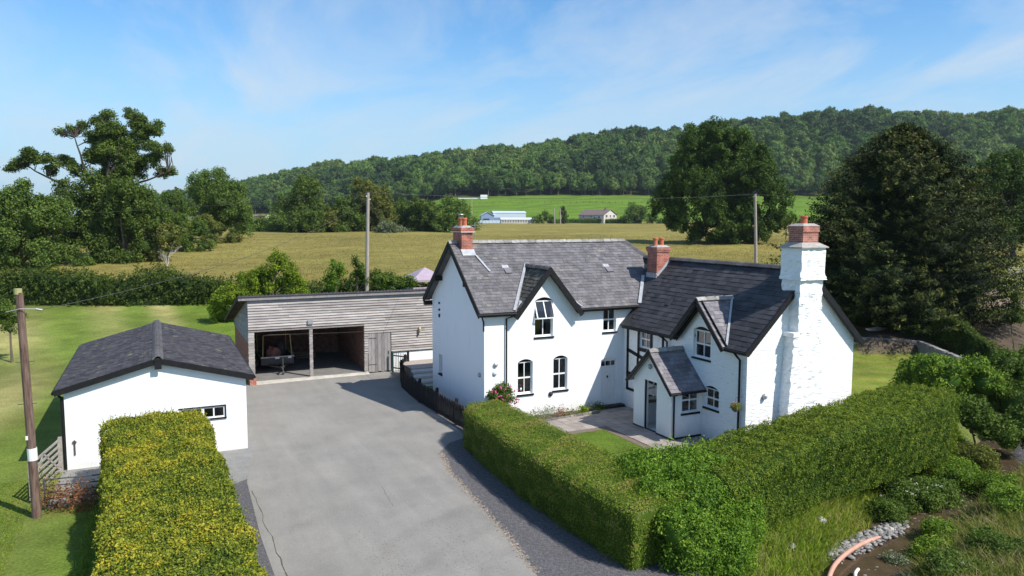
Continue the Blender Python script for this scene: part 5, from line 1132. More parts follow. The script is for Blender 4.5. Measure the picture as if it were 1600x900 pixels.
    fb.build('leaves',mat,o); return o
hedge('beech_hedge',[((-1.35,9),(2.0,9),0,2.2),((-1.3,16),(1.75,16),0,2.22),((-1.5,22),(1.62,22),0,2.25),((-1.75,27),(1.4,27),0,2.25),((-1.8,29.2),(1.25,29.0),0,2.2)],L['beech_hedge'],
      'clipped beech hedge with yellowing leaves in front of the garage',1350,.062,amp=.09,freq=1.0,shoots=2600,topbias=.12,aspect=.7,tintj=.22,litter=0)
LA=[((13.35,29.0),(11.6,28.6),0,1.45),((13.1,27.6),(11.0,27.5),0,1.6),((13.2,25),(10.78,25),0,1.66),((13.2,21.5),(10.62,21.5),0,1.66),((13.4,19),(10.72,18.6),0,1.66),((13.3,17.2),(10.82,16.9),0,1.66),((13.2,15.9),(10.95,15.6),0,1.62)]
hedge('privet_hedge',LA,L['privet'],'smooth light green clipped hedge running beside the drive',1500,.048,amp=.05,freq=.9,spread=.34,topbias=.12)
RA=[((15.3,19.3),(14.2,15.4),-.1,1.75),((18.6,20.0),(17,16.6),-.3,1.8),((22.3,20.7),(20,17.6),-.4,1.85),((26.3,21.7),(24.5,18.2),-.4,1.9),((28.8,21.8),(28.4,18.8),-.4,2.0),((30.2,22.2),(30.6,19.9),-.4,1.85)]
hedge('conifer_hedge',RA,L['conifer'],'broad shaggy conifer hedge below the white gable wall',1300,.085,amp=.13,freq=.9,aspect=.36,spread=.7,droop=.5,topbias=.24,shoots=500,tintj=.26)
# the bright bushy corner between both hedge arms
cbz=[(13.75,17.2,.95,1.35,1.3,1.05),(14.6,18.1,1.05,1.3,1.2,.95),(13.5,16.1,.7,1.25,1.15,1.1),(14.3,16.1,.5,1.35,1.05,1.2),(15.2,17.3,.9,1.2,1.1,1.0),(13.4,18.6,1.1,1.0,1.1,.75),(13.0,15.7,.3,1.0,.9,1.0)]
cbz+=[(12.7,15.35,.3,.9,.75,1.0),(12.4,15.3,.9,.75,.7,.7),(13.6,15.3,.0,1.0,.8,1.1),(12.5,16.6,1.0,1.0,1.0,.85),(13.0,17.9,1.25,.9,.9,.6),(14.0,19.0,1.2,.9,.9,.6)]
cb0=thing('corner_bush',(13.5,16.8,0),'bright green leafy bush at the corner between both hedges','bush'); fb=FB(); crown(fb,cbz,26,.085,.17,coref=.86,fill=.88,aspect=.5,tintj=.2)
for i in range(70):
    a=random.uniform(-1.6,1.6); p=np.array([14.0+a*1.1,17.9+a*.45+random.uniform(-.8,.9),1.7]); h=random.uniform(.3,.75); k=16
    pts=p+np.outer(np.linspace(.05,1,k),np.array([rng.normal(0,.2),rng.normal(0,.2),1])*h)+rng.normal(0,.05,(k,3)); V2,F2=leaves(pts,rng.normal(size=(k,3))+[0,0,.5],.11,.42,.7); fb.add(V2,F2,np.clip(rng.normal(.75,.15,k),0,1.2))
fb.build('leaves',L['shoot'],cb0); mb=MB()
for i in range(9): mb.tube([(13.6+random.uniform(-.6,.6),16.9+random.uniform(-.5,.5),-.1),(13.6+random.uniform(-1.2,1.2),17+random.uniform(-1,1),1.4)],[.04,.015],5)
mb.build('stems',X['bark'],cb0)
# field hedge behind the lawn
def hseg(px,d,w,h):
    p=GP(px,d); q=GP(px,d+w); return ((q[0],q[1]),(p[0],p[1]),min(p[2],q[2])-.3,p[2]+h)
hedge('field_hedge',[hseg(-160,66,3.5,2.9),hseg(-20,66,3.5,2.9),hseg(90,66,3.5,2.6),hseg(200,66,3.2,2.3),hseg(262,66.5,3.2,2.6),hseg(335,67,3,2.0)],L['field_hedge'],'dark rough hawthorn hedge between left lawn and meadow',120,.20,amp=.6,freq=.9,shoots=300,tintj=.28)
hedge('field_hedge',[hseg(335,67,3,1.9),hseg(430,67,3,1.8),hseg(520,66,3,1.7),hseg(600,66,3,2.2),hseg(660,66,3,1.6),hseg(760,66,3,1.6)],L['field_hedge'],'dark hedge showing just above the barn roof',120,.2,amp=.6,freq=.9,shoots=200,tintj=.28)
hedge('meadow_edge_hedge',[hseg(860,400,5,2.2),hseg(930,400,5,2.2),hseg(1000,395,5,2.4)],L['bush'],'thin clipped hedge in front of the far grey house',8,.5,amp=.5,freq=.3)
hedge('garden_hedge',[hseg(1390,53.5,1.6,1.6),hseg(1440,51.8,1.6,2.2),hseg(1500,48.2,1.7,2.4),hseg(1600,43.5,1.8,1.8),hseg(1720,41,1.8,1.8)],L['field_hedge'],'dark hedge shaded by the yew above the stone wall',330,.11,amp=.25,freq=1.2,topbias=.35)
# ---- trees near and middle distance
oak=[(190,238,36),(228,212,24),(170,208,22),(140,216,14,10),(112,205,11,8),(94,208,8,7),(214,190,15),(160,190,13),(236,244,20),(254,272,13,9),(267,268,8,6),(182,272,26),(152,250,20,16),
 (60,245,20,13),(30,256,14,10),(93,252,18,12),(120,266,15,12),(17,264,9,7),(76,268,12,8),(205,258,26),(245,200,12),(262,232,9,8),(205,178,10,8),(172,180,10,8),(130,196,10,7),(45,240,12,8),(210,230,26),(165,232,22)]
def shatter(bl,n=4,f=.52,spread=.72):
    out=[]
    for (x,y,z,rx,ry,rz) in bl:
        for _ in range(n):
            v=rng.normal(size=3); v/=np.linalg.norm(v); v*=spread*rng.uniform(.6,1); g=rng.uniform(.75,1.2)*f; out.append((x+v[0]*rx,y+v[1]*ry,z+v[2]*rz,rx*g,ry*g,rz*g))
    return out
b=shatter(blobs_px(oak,105,thick=.95),10,.40,.86); o_base=GP(172,104)
ok=thing('oak_tree',tuple(o_base),'tall spreading oak with bare gaps against the sky at far left','tree'); fb=FB(); crown(fb,b,1.3,.27,.62,coref=0,fill=.1,flat=.75,cover=1.8); fb.build('crown',L['oak'],ok)
mb=MB(); limbs_tree(mb,o_base,[W(px_,py_,105+dd_) for px_,py_,dd_ in ((228,200,1),(160,195,-1),(40,256,0),(95,252,2),(262,270,-1),(205,250,3),(115,212,-2),(190,225,-2))],b,.6,9.0); mb.build('trunk',X['bark_dark'],ok)
def bt(name,px,d,lst,mat,label,**k):
    k.setdefault('cover',1.4)
    bb=blobs_px(lst,d); n0=len(bb); bb=bb+shatter(bb,2,.45,1.05); k.setdefault('nl',n0); return tree(name,GP(px,d),bb,mat,label,**k)
bt('ivy_oak',195,103,[(150,300,24),(112,312,26),(190,322,32),(228,312,20),(214,342,36),(165,352,34),(245,348,22),(130,342,30),(175,330,26),(178,360,24),(172,390,22),(150,372,22),(205,352,22),(160,410,16,10),(200,408,18,12),(178,405,20,14),(188,290,20),(200,300,24),(190,376,34),(228,384,26),(110,370,26),(150,390,26)],L['oak'],'dense dark lower tree mass under the spreading oak',dens=.55,leaf=.34,clump=.8,tr=.4)
bt('ash_tree',30,96,[(30,322,34,26),(-10,325,30,26),(70,335,28,24),(100,340,24),(8,345,30),(50,350,34),(20,375,34),(62,378,30),(-20,340,34),(10,405,30),(70,400,26)],L['ash'],'light green ash tree at the left edge of the photo',dens=.6,leaf=.32,clump=.75,tr=.3)
bt('hawthorn',118,98,[(105,410,24),(75,420,20),(130,418,18),(60,432,18,14),(20,432,26,14)],L['bush'],'low green thicket beneath the left trees',dens=.7,leaf=.28,clump=.6,tr=.15)
bt('hawthorn',245,104,[(240,392,18),(262,370,18),(225,405,14),(250,408,16)],L['olive'],'olive green thorn bush right of the oak trunk',dens=.7,leaf=.28,clump=.6,tr=.15)
bt('bramble_bank',290,118,[(285,375,18),(300,395,14,10),(275,352,16),(310,360,18),(322,385,14,9),(270,395,14)],L['bush'],'green bushes sloping down to the meadow corner',dens=.6,leaf=.3,clump=.6,tr=.12)
bt('hawthorn',340,135,[(330,365,20,18),(348,380,14,8),(318,352,16),(362,372,16,12)],L['olive'],'yellowish thicket at the meadow corner below the ash',dens=.55,leaf=.32,clump=.6,tr=.12)
bt('ash_tree',340,150,[(330,292,26,22),(312,284,16),(350,310,26),(325,325,26),(365,330,24),(345,350,26),(378,358,16,18),(300,300,14,12),(368,300,16),(340,272,14,8)],L['ash'],'rounded light green ash standing at the meadow corner',dens=.5,leaf=.36,clump=.85,tr=.3)
bt('goat_willow',275,140,[(270,315,18),(290,330,18),(262,340,18)],L['bush'],'bushy tree in the gap between oak and ash',dens=.5,leaf=.36,clump=.8,tr=.2)
hedge('meadow_edge_hedge',[hseg(385,214,5,3.2),hseg(450,216,5,3.6),hseg(540,218,5,4.2),hseg(640,220,5,4.0),hseg(745,224,5,3.2)],L['bush'],'wild overgrown hedge along the far meadow edge below the valley trees',12,.5,amp=1.6,freq=.35)
row=[(415,205,[(400,366,16,10),(425,362,16,10),(445,366,14,9)],'bush','low dark bush at the near left of the valley row'),
 (478,200,[(478,300,20,20),(470,325,22),(490,330,20),(478,350,26,20),(465,358,16)],'oak','tall dark poplar-shaped tree in the valley row'),
 (520,205,[(515,345,16,18),(530,355,14),(508,362,14,10)],'olive','small brownish bush beside the dark poplar'),
 (548,205,[(540,328,16),(555,350,16),(535,358,14,12)],'bush','green bush left of the yellowish tree'),
 (580,210,[(572,312,20,20),(590,318,18,22),(568,338,22),(596,345,20),(580,360,18,14),(560,330,10,14)],'olive','yellowish domed tree behind the meadow pole'),
 (612,200,[(606,360,14,10),(622,364,14,9),(598,364,10,8)],'grey','pale silver willow bush at the meadow edge'),
 (636,215,[(628,335,18),(645,348,16),(632,355,14)],'bush','rounded tree just right of the silver willow'),
 (672,212,[(662,335,18,20),(676,350,16),(660,358,14,10)],'oak','dark rounded tree further right in the row'),
 (704,205,[(700,330,18,18),(715,345,16),(694,352,16),(722,330,12)],'ash','light tree left of the brick chimney'),
 (450,240,[(440,335,14,16),(455,345,14)],'ash','small pale tree peeping behind the dark poplar')]
for px,d,lst,mt,lb in row: bt('valley_tree',px,d,[(q[0],q[1],q[2]*1.25)+tuple(w*1.2 for w in q[3:]) for q in lst],L[mt],lb,dens=.32,leaf=.5,clump=1.0,tr=.3,group='trees along the far edge of the meadow')
bt('hawthorn',400,212,[(395,372,14,8),(385,366,12,8)],L['bush'],'bush at the meadow edge right of the ash',dens=.35,leaf=.5,clump=.9,tr=.1)
beech=[(1120,212,24),(1085,225,26),(1150,232,28),(1105,250,34),(1140,265,40),(1180,245,22),(1070,262,26),(1055,290,24),(1095,300,36),(1190,285,26),(1205,312,24),(1150,310,36),(1040,312,22),(1025,325,14),(1060,335,24,18),(1110,340,30),(1165,345,28),(1215,340,16),(1095,365,20,14),(1135,362,22,16),(1165,368,18,12),(1085,372,12,8),(1112,375,16,10),(1140,374,18,10),(1168,374,16,8),(1060,350,16,12),(1048,345,10,9),(1200,350,18,14),(1055,352,10),(1070,358,8,8),(1190,365,14,12),(1200,262,14)]
bt('beech_tree',1120,135,beech,L['beech'],'huge dark rounded beech tree in the meadow',dens=.42,leaf=.42,clump=1.0,tr=.7,thick=.9) if False else tree('beech_tree',GP(1120,135),blobs_px(beech,135)+shatter(blobs_px(beech,135),2,.5,1.0),L['beech'],'huge dark rounded beech tree in the meadow',dens=.5,leaf=.38,clump=.8,tr=.45,trunk=4,nl=10,cover=1.6,bark=X['bark_dark'])
bt('dark_tree',1580,112,[(1560,275,30),(1590,265,30),(1530,300,26),(1565,315,34),(1600,310,34),(1540,340,26),(1585,345,30),(1625,290,30),(1625,340,30),(1545,365,22),(1575,368,24),(1605,366,24),(1555,350,24)],L['beech'],'dark round-headed tree at the right edge behind the yew',dens=.5,leaf=.38,clump=.9,tr=.4)
bt('elm_tree',1225,150,[(1215,352,14),(1232,345,12)],L['bush'],'small shrub under the right side of the big beech',dens=.4,leaf=.4,clump=.8,tr=.1)
# fruit tree, bright green, behind the barn
bt('fruit_tree',420,59,[(435,415,16),(452,432,18),(415,438,22),(465,450,14,12),(385,450,22),(360,465,20),(340,478,16),(375,480,20),(345,495,14),(400,465,22),(440,460,22),(432,400,6,7),(475,462,10)],L['lime'],'bright lime green tree leaning over the barn roof',dens=1.7,leaf=.16,clump=.38,tr=.16,fill=.4,coref=.5)
bt('young_tree',12,47,[(10,485,14),(22,500,12),(0,500,14),(14,512,10)],L['bush'],'small dark tree on the lawn at the left edge',dens=3,leaf=.12,clump=.3,tr=.07,coref=.5)
bt('garden_shrub',525,62,[(524,425,14,16),(520,440,14,12)],L['hazel'],'round green shrub above the barn roof',dens=2,leaf=.16,clump=.35,tr=.06)
bt('garden_shrub',558,62,[(558,412,9,11),(565,432,12),(590,438,18,14),(612,440,16,13),(636,444,16,10)],L['bush'],'spreading shrub around the pole behind the barn',dens=2,leaf=.17,clump=.35,tr=.06)
for i,(px,py,r) in enumerate(((995,332,16),(1020,340,14),(975,342,8))): pass
bt('far_bush',992,395,[(985,338,12,14),(1002,336,12,14),(1018,344,10,8),(975,346,8,6)],L['bush'],'bushy tree beside the far grey house',dens=.1,leaf=.9,clump=1.8,tr=.2)
bt('far_bush',848,398,[(840,346,8,10),(852,340,6,9),(862,346,6,9)],L['bush'],'dark bush beside the blue shed',dens=.12,leaf=.9,clump=1.6,tr=.2)
bt('far_bush',1045,398,[(1035,350,10,6),(1055,350,10,6)],L['bush'],'low bush under the beech left side',dens=.12,leaf=.9,clump=1.6,tr=.2)
bt('monkey_puzzle',881,392,[(881,328,5,4),(881,335,6.5,4),(881,342,6,4),(881,349,5,4)],L['beech'],'small dark conifer beside the far poles',dens=.3,leaf=.7,clump=1.0,tr=.25,trunk=8)
# dead tree
dt=thing('dead_tree',tuple(GP(262,84)),'bare grey dead tree in front of the thicket','tree'); mb=MB(); b0=Vector(GP(262,84)); 
def dead(p,d,L_,r,k):
    e=p+d*L_; mb.tube([p,p.lerp(e,.5)+Vector((random.gauss(0,.06),random.gauss(0,.06),0)),e],[r,r*.8,r*.55],5)
    if k: 
        for _ in range(3): dead(e if random.random()<.6 else p.lerp(e,.7),(d+Vector((random.gauss(0,.45),random.gauss(0,.45),random.gauss(.05,.2)))).normalized(),L_*random.uniform(.6,.85),r*.55,k-1)
dead(b0,Vector((.02,0,1)),1.6,.09,4); mb.build('branches',X['bark_pale'],dt)
# yew: layered drooping sprays round a broad cone
yb=GP(1400,57.5); yw=thing('yew_tree',tuple(yb),'huge dark conical yew tree towering behind the white chimney','tree'); fb=FB()
def yrad(h): return np.interp(h,[0,.1,.2,.37,.53,.69,.85,.95,1.0],[.96,1.0,1.0,.92,.79,.66,.43,.2,.05])*8.9
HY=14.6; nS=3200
hh=rng.uniform(0,1,nS)**1.1; ang=rng.uniform(0,2*PI,nS); lob=1+.13*np.sin(ang*5+hh*9)+.08*np.sin(ang*9+2+hh*14)+rng.normal(0,.05,nS)
rad=yrad(hh)*lob*rng.uniform(.8,1.05,nS)
zz=yb[2]+.1+hh*(HY-.1); cx=yb[0]+rad*np.cos(ang); cy=yb[1]+rad*np.sin(ang)
k=62; t=rng.uniform(0,1,(nS,k))**.8
Ls=rng.uniform(1.5,3.1,(nS,1))*np.clip(1.15-hh[:,None]*.4,.5,1.2); rr=-t*Ls
# each spray runs outward and ends drooping
wx=rng.normal(0,1,(nS,k))*.32*(t+.15); wz=.35*np.sin(t*2.2)*-0.2+t*-.15+rng.normal(0,.09,(nS,k))
ox=np.cos(ang)[:,None]*rr-np.sin(ang)[:,None]*wx; oy=np.sin(ang)[:,None]*rr+np.cos(ang)[:,None]*wx
tip=(1-t); P=np.stack([cx[:,None]+ox,cy[:,None]+oy,zz[:,None]+wz+.38*np.sin(tip*1.9)-.1],-1).reshape(-1,3)
N=np.stack([np.repeat(np.cos(ang)*.4,k),np.repeat(np.sin(ang)*.4,k),np.full(nS*k,.9)],-1)
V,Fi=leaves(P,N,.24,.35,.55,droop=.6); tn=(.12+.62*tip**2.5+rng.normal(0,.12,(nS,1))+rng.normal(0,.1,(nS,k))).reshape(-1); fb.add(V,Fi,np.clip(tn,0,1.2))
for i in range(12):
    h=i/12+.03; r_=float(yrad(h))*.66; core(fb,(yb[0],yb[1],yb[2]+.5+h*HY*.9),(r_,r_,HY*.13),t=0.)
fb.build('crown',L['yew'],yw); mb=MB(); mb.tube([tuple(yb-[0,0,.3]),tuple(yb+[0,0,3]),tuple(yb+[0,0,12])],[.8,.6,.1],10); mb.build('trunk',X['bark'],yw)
for i,(px,py,d,L_) in enumerate(((1518,380,59,2.2),(1530,400,58,2.0),(1520,420,57,1.8),(1540,448,56,1.8),(1522,462,56,1.8),(1228,368,57,1.6),(1215,392,56,2.2),(1200,402,56,1.8),(1500,488,55,1.8))):
    pass
# elder and other bushes on the right
def gb(name,base,bl,mat,label,**k): return tree(name,base,[(x,y,z,a,b_,c) for x,y,z,a,b_,c in bl],mat,label,cat='bush',**k)
def rightbush(px,d,lst,mt,label,**k):
    g=GP(px,d); bb=blobs_px(lst,d,thick=1.); return tree('elder_bush',(g[0],g[1],g[2]),bb,mt,label,cat='bush',**k)
rightbush(1455,37,[(1440,585,34,26),(1470,590,36,28),(1425,600,26,20),(1500,605,28,24),(1460,575,28,18),(1480,615,34,22)],L['hazel'],'big rounded elder bush at the right end of the hedge',dens=7,leaf=.12,clump=.26,tr=.06,coref=.8,fill=.75)
rightbush(1525,36,[(1522,575,20,18),(1540,600,24,22),(1510,612,20)],L['hazel'],'smaller elder bush right of the big rounded one',dens=7,leaf=.12,clump=.26,tr=.05,coref=.8,fill=.75)
rightbush(1575,36,[(1575,570,26,20),(1600,590,30,26),(1555,600,24),(1590,630,30,30),(1560,640,26,26),(1620,570,30)],L['bush'],'leafy bush with white blossom at the right edge',dens=6,leaf=.12,clump=.28,tr=.05,coref=.8,fill=.7)
rightbush(1530,33,[(1520,650,26,26),(1545,670,26,22),(1575,680,26,26),(1605,660,28,30),(1500,640,14,20)],L['bush'],'dark undergrowth hanging over the shaded stream',dens=6,leaf=.12,clump=.28,tr=.05,coref=.8,fill=.7)
# ================================================================ woodland on the hill
def woodproto(i,mat,low=False):
    st_=rng.integers(1e9); R0=5.2; bl=[]
    for j in range(9):
        a=rng.uniform(0,2*PI); q=rng.uniform(0,1)**.6*3.4; bl.append((q*math.cos(a),q*math.sin(a),rng.uniform(7.5,11)-q*.7,rng.uniform(1.7,2.8),rng.uniform(1.7,2.8),rng.uniform(1.5,2.4)))
    bl.append((0,0,9.5,3.2,3.2,3)); bl.append((0,0,6,3.0,3.0,2.5))
    fb=FB(); crown(fb,bl,.22,.8,1.0,coref=.78,fill=.7,aspect=.7,tintj=.15)
    o=fb.build('woodland_crown',mat); COL.objects.unlink(o)
    mb=MB(); mb.tube([(0,0,-1),(0,0,4),(.2,0,8)],[.35,.28,.15],6); tk=mb.build('trunk',X['bark']); COL.objects.unlink(tk)
    return o,tk
protos=[woodproto(i,L[m]) for i,m in enumerate(('wood1','wood1','wood2','wood3','wood1','wood2','wood3'))]
pts=[]
for px in np.arange(150,1760,7.5):
    bd,bz,td,tz=[float(q) for q in hillparams(px)]
    for d in np.arange(bd,td+45,8.2):
        if rng.uniform()<.0: continue
        q=px+rng.uniform(-4.5,4.5); dd=d+rng.uniform(-3.5,3.5)
        wsp=7.5*dd/1163
        if rng.uniform()>wsp/8.5: continue
        pts.append((q,dd,d-bd))
front=[p for p in pts if p[2]<9]; rest=[p for p in pts if p[2]>=9]
front.sort(key=lambda p:p[1]); rest+=front[230:]; front=front[:230]
def place(px,d):
    p=W(px,450,d); return p[0],p[1],gz(p[0],p[1])
for px,d,_ in front:
    x,y,z=place(px,d); i=int(rng.integers(len(protos))); s_=rng.uniform(.95,1.45)
    r_=thing('woodland_tree',(x,y,z-.4),'broadleaf tree in the front row of the wood '+('left of the barn pole' if px<575 else 'above the blue sheds' if px<830 else 'above the far grey house' if px<1010 else 'behind the big beech' if px<1235 else 'behind the yew'),'tree','trees along the lower edge of the wood')
    r_.rotation_euler=(0,0,rng.uniform(0,6.28)); r_.scale=(s_,s_,s_*rng.uniform(.95,1.2))
    for nm,src in (('crown',protos[i][0]),('trunk',protos[i][1])):
        c=src.copy(); c.name=nm; COL.objects.link(c); c.parent=r_
# the rest of the wood: one object, crowns instanced by geometry nodes
pc=bpy.data.collections.new('woodland_crowns')
for o,_ in protos: pc.objects.link(o)
def plant(px,d): return px,d
P3=[];SC=[];RO=[];ID=[]
for px,d,_ in rest:
    x,y,z=place(px,d); P3.append((x,y,z-1)); s_=float(rng.choice([.75,1.0,1.2,1.45,1.8])); 
    cz=.9+.35*rng.uniform(); 
    clus=math.sin(x*.021+1)*math.sin(y*.017+2)+rng.normal(0,.45)
    ID.append(int(rng.choice([2,5])) if clus<-.35 else (int(rng.choice([3,6])) if clus>.55 else int(rng.choice([0,1,4]))))
    SC.append((s_*1.05,s_*1.05,s_*cz)); RO.append((0,0,rng.uniform(0,6.28)))
me=bpy.data.meshes.new('hillside_wood'); me.vertices.add(len(P3)); me.vertices.foreach_set('co',np.array(P3,dtype=np.float32).ravel())
for nm,ty,arr,key in (('scl','FLOAT_VECTOR',SC,'vector'),('rot','FLOAT_VECTOR',RO,'vector')):
    a=me.attributes.new(nm,ty,'POINT'); a.data.foreach_set(key,np.array(arr,dtype=np.float32).ravel())
a=me.attributes.new('pid','INT','POINT'); a.data.foreach_set('value',np.array(ID,dtype=np.int32))
hw=bpy.data.objects.new('hillside_wood',me); COL.objects.link(hw); tag(hw,'dense broadleaf wood covering the hillside behind','wood',kind='stuff')
ng=bpy.data.node_groups.new('plant_wood','GeometryNodeTree'); ng.interface.new_socket('Geometry',in_out='INPUT',socket_type='NodeSocketGeometry'); ng.interface.new_socket('Geometry',in_out='OUTPUT',socket_type='NodeSocketGeometry')
gi=ng.nodes.new('NodeGroupInput'); go=ng.nodes.new('NodeGroupOutput'); ip=ng.nodes.new('GeometryNodeInstanceOnPoints'); ci=ng.nodes.new('GeometryNodeCollectionInfo'); ci.inputs['Collection'].default_value=pc; ci.inputs['Separate Children'].default_value=True; ci.inputs['Reset Children'].default_value=True
def na(nm,ty):
    n=ng.nodes.new('GeometryNodeInputNamedAttribute'); n.data_type=ty; n.inputs['Name'].default_value=nm; return [s for s in n.outputs if s.enabled and s.name=='Attribute'][0] if True else None
e2r=ng.nodes.new('FunctionNodeEulerToRotation'); l=ng.links
l.new(gi.outputs[0],ip.inputs['Points']); l.new(ci.outputs[0],ip.inputs['Instance']); ip.inputs['Pick Instance'].default_value=True
l.new(na('pid','INT'),ip.inputs['Instance Index']); l.new(na('scl','FLOAT_VECTOR'),ip.inputs['Scale']); l.new(na('rot','FLOAT_VECTOR'),e2r.inputs[0]); l.new(e2r.outputs[0],ip.inputs['Rotation']); l.new(ip.outputs[0],go.inputs[0])
md=hw.modifiers.new('plant','NODES'); md.node_group=ng
# conifers on the skyline
cp=FB()
for i in range(7):
    z=4+i*1.6; core(cp,(0,0,z),(2.6-.3*i,2.6-.3*i,1.2)); crown(cp,[(0,0,z,3.0-.34*i,3.0-.34*i,1.1)],.3,.9,.9,coref=0)
cpo=cp.build('pine_crown',L['wood2']); COL.objects.unlink(cpo)
for i,(px,dy) in enumerate([(512,0),(520,0),(528,1),(548,0),(556,0),(564,0),(572,1),(580,1),(588,0),(596,0),(604,0)]):
    td=float(np.interp(px,HC,HTD)); x,y,z=place(px,td+rng.uniform(-8,8)); c=cpo.copy(); c.name='skyline_pine'; COL.objects.link(c); c.location=(x,y,z+1.0); c.scale=(1.25,1.25,1.15+.1*rng.uniform()); c.rotation_euler=(0,0,i)
    tag(c,'dark pine on the skyline left of centre','tree','dark pines on the skyline')
# ================================================================ far buildings
def fbx(name,px0,px1,d,y_base,mat): pass
def farframe(px,d,ang):
    p=GP(px,d); a=Vector((RH[0]*math.cos(ang)+FH[0]*math.sin(ang),RH[1]*math.cos(ang)+FH[1]*math.sin(ang),0)); b=Vector((-a.y,a.x,0)); return Vector(p),a,b
def gable_house(P,a,b,L_,Wd_,he,hr,parent,wm,rm,ov=.4):
    Z=Vector((0,0,1)); c=[P,P+a*L_,P+a*L_+b*Wd_,P+b*Wd_]
    mb=MB(); vs=[q-Z for q in c]+[q+Z*he for q in c]+[P+b*Wd_/2+Z*hr,P+a*L_+b*Wd_/2+Z*hr]
    mb.add(vs,[(0,1,5,4),(1,2,6,9,5),(2,3,7,6),(3,0,4,8,7)]); mb.build('wall',wm,parent)
    mb=MB(); A0=P-a*ov-b*ov+Z*(he-ov*(hr-he)/(Wd_/2)); A1=P+a*(L_+ov)-b*ov+Z*(he-ov*(hr-he)/(Wd_/2)); R0=P-a*ov+b*Wd_/2+Z*(hr+.05); R1=P+a*(L_+ov)+b*Wd_/2+Z*(hr+.05); B0=A0+b*(Wd_+2*ov); B1=A1+b*(Wd_+2*ov)
    mb.slab([A0,A1,R1,R0],.15); mb.slab([R0,R1,B1,B0],.15); return mb.build('roof',rm,parent)
# grey house
P,a,b=farframe(912,405,-.0)
a=(Vector((RH[0],RH[1],0))*.92+Vector((FH[0],FH[1],0))*.38).normalized(); b=Vector((-a.y,a.x,0))
FHs=thing('far_house',tuple(P),'grey rendered house with brown roof beyond the meadow','house'); 
P=Vector(GP(971,400)); a2=-(Vector((RH[0],RH[1],0))*.80-Vector((FH[0],FH[1],0))*.6).normalized()
# gable end faces right-front; ridge runs back to the left
rd=(Vector((RH[0],RH[1],0))*-.72+Vector((FH[0],FH[1],0))*.69).normalized(); gd=Vector((rd.y,-rd.x,0))
if gd.dot(Vector((RH[0],RH[1],0)))<0: gd=-gd
P=Vector(GP(942,398)); gable_house(P,rd,gd,17,11.5,4.6,7.4,FHs,X['farwall'],X['farroof'])
def farwin(parent,P,u,n,s,z,w,h):
    mb=MB(); c=P+u*s+Vector((0,0,z))-n*.0; mb.beam(c-u*w/2+n*.08,c+u*w/2+n*.08,.14,h); o=mb.build('window',X['white'],parent); mb=MB(); mb.beam(c-u*(w/2-.12)+n*.16,c+u*(w/2-.12)+n*.16,.04,h-.24); mb.build('pane',X['farglass'],o)
nf=-rd
for s in (2.3,5.7,9.0): farwin(FHs,P,gd,nf,s,4.0,1.7 if s!=5.7 else 1.1,1.4)
for s in (2.3,8.5): farwin(FHs,P,gd,nf,s,1.4,1.7,1.3)
nl=-gd
for s in (3,8.5,13.5): farwin(FHs,P,rd,nl,s,3.4,1.6,1.1)
mb=MB(); q=P+rd*6-gd*2.2; mb.box(0,1,0,1,0,1) if False else mb.slab([q+Vector((0,0,2.6)),q+gd*2.4+Vector((0,0,3.3)),q+gd*2.4+rd*7+Vector((0,0,3.3)),q+rd*7+Vector((0,0,2.6))][::-1],.15); mb.build('lean_to_roof',X['farroof'],FHs)
mb=MB(); c=P+gd*5.75+rd*3; mb.box(c.x-.5,c.x+.5,c.y-.4,c.y+.4,c.z+6.8,c.z+8.6); mb.build('chimney',X['farroof'],FHs)
# blue sheds
BS=thing('blue_shed',tuple(GP(775,412)),'pale blue metal farm shed beyond the meadow','shed')
rd2=(Vector((RH[0],RH[1],0))*.995+Vector((FH[0],FH[1],0))*.1).normalized(); gd2=Vector((-rd2.y,rd2.x,0))
P=Vector(GP(771,412)); gable_house(P,rd2,gd2,18,16,5.6,6.6,BS,X['blue'],X['pale_blue'],ov=.3)
mb=MB(); P5=P-gd2*.05; mb.beam(P+rd2*0+Vector((0,0,4.2))-gd2*.1,P+rd2*18+Vector((0,0,4.2))-gd2*.1,.08,2.7); mb.build('cladding_band',X['pale_blue'],BS)
for i in range(10): 
    mb=MB(); q=P+rd2*(1+i*1.75)-gd2*.12; mb.beam(q+Vector((0,0,.2)),q+Vector((0,0,2.7)),.12,.1); mb.build('cladding_rib',X['blue'],BS)
GS=thing('blue_barn',tuple(GP(757,408)),'darker blue gabled barn left of the pale shed','barn'); gable_house(Vector(GP(752,408)),gd2,-rd2*-1,10,7,4.2,6.0,GS,X['blue'],X['pale_blue'])
mb=MB(); q=Vector(GP(752,408)); mb.beam(q+rd2*1.2+Vector((0,0,1.3))-gd2*.1,q+rd2*4.5+Vector((0,0,1.3))-gd2*.1,.1,2.2); mb.build('door',X['farglass'],GS)
LB=thing('low_office',tuple(GP(795,396)),'long low building with many windows before the blue shed','building'); P=Vector(GP(783,398)); gable_house(P,rd2,gd2,17.5,5,2.1,3.0,LB,X['farwall'],X['pale_blue'],ov=.3)
for i in range(12): farwin(LB,P,rd2,-gd2,1+i*1.38,1.2,.85,1.1)
WF=thing('white_fence',tuple(GP(755,392)),'pale fence panel running left of the low building','fence')
P=Vector(GP(742,394))
for i in range(7): 
    mb=MB(); mb.beam(P+rd2*(i*1.9)+Vector((0,0,.85)),P+rd2*(i*1.9+1.8)+Vector((0,0,.85)),.08,1.5); mb.build('panel',X['pale_blue'],WF)
CC=thing('white_caravan',tuple(GP(745,600)),'tiny white trailer at the top of the green field','trailer'); q=Vector(GP(751,598)); gable_house(q,rd2,gd2,5.5,4,3.2,3.4,CC,X['white'],X['white'],ov=0)
mb=MB(); q=Vector(GP(715,598)); 
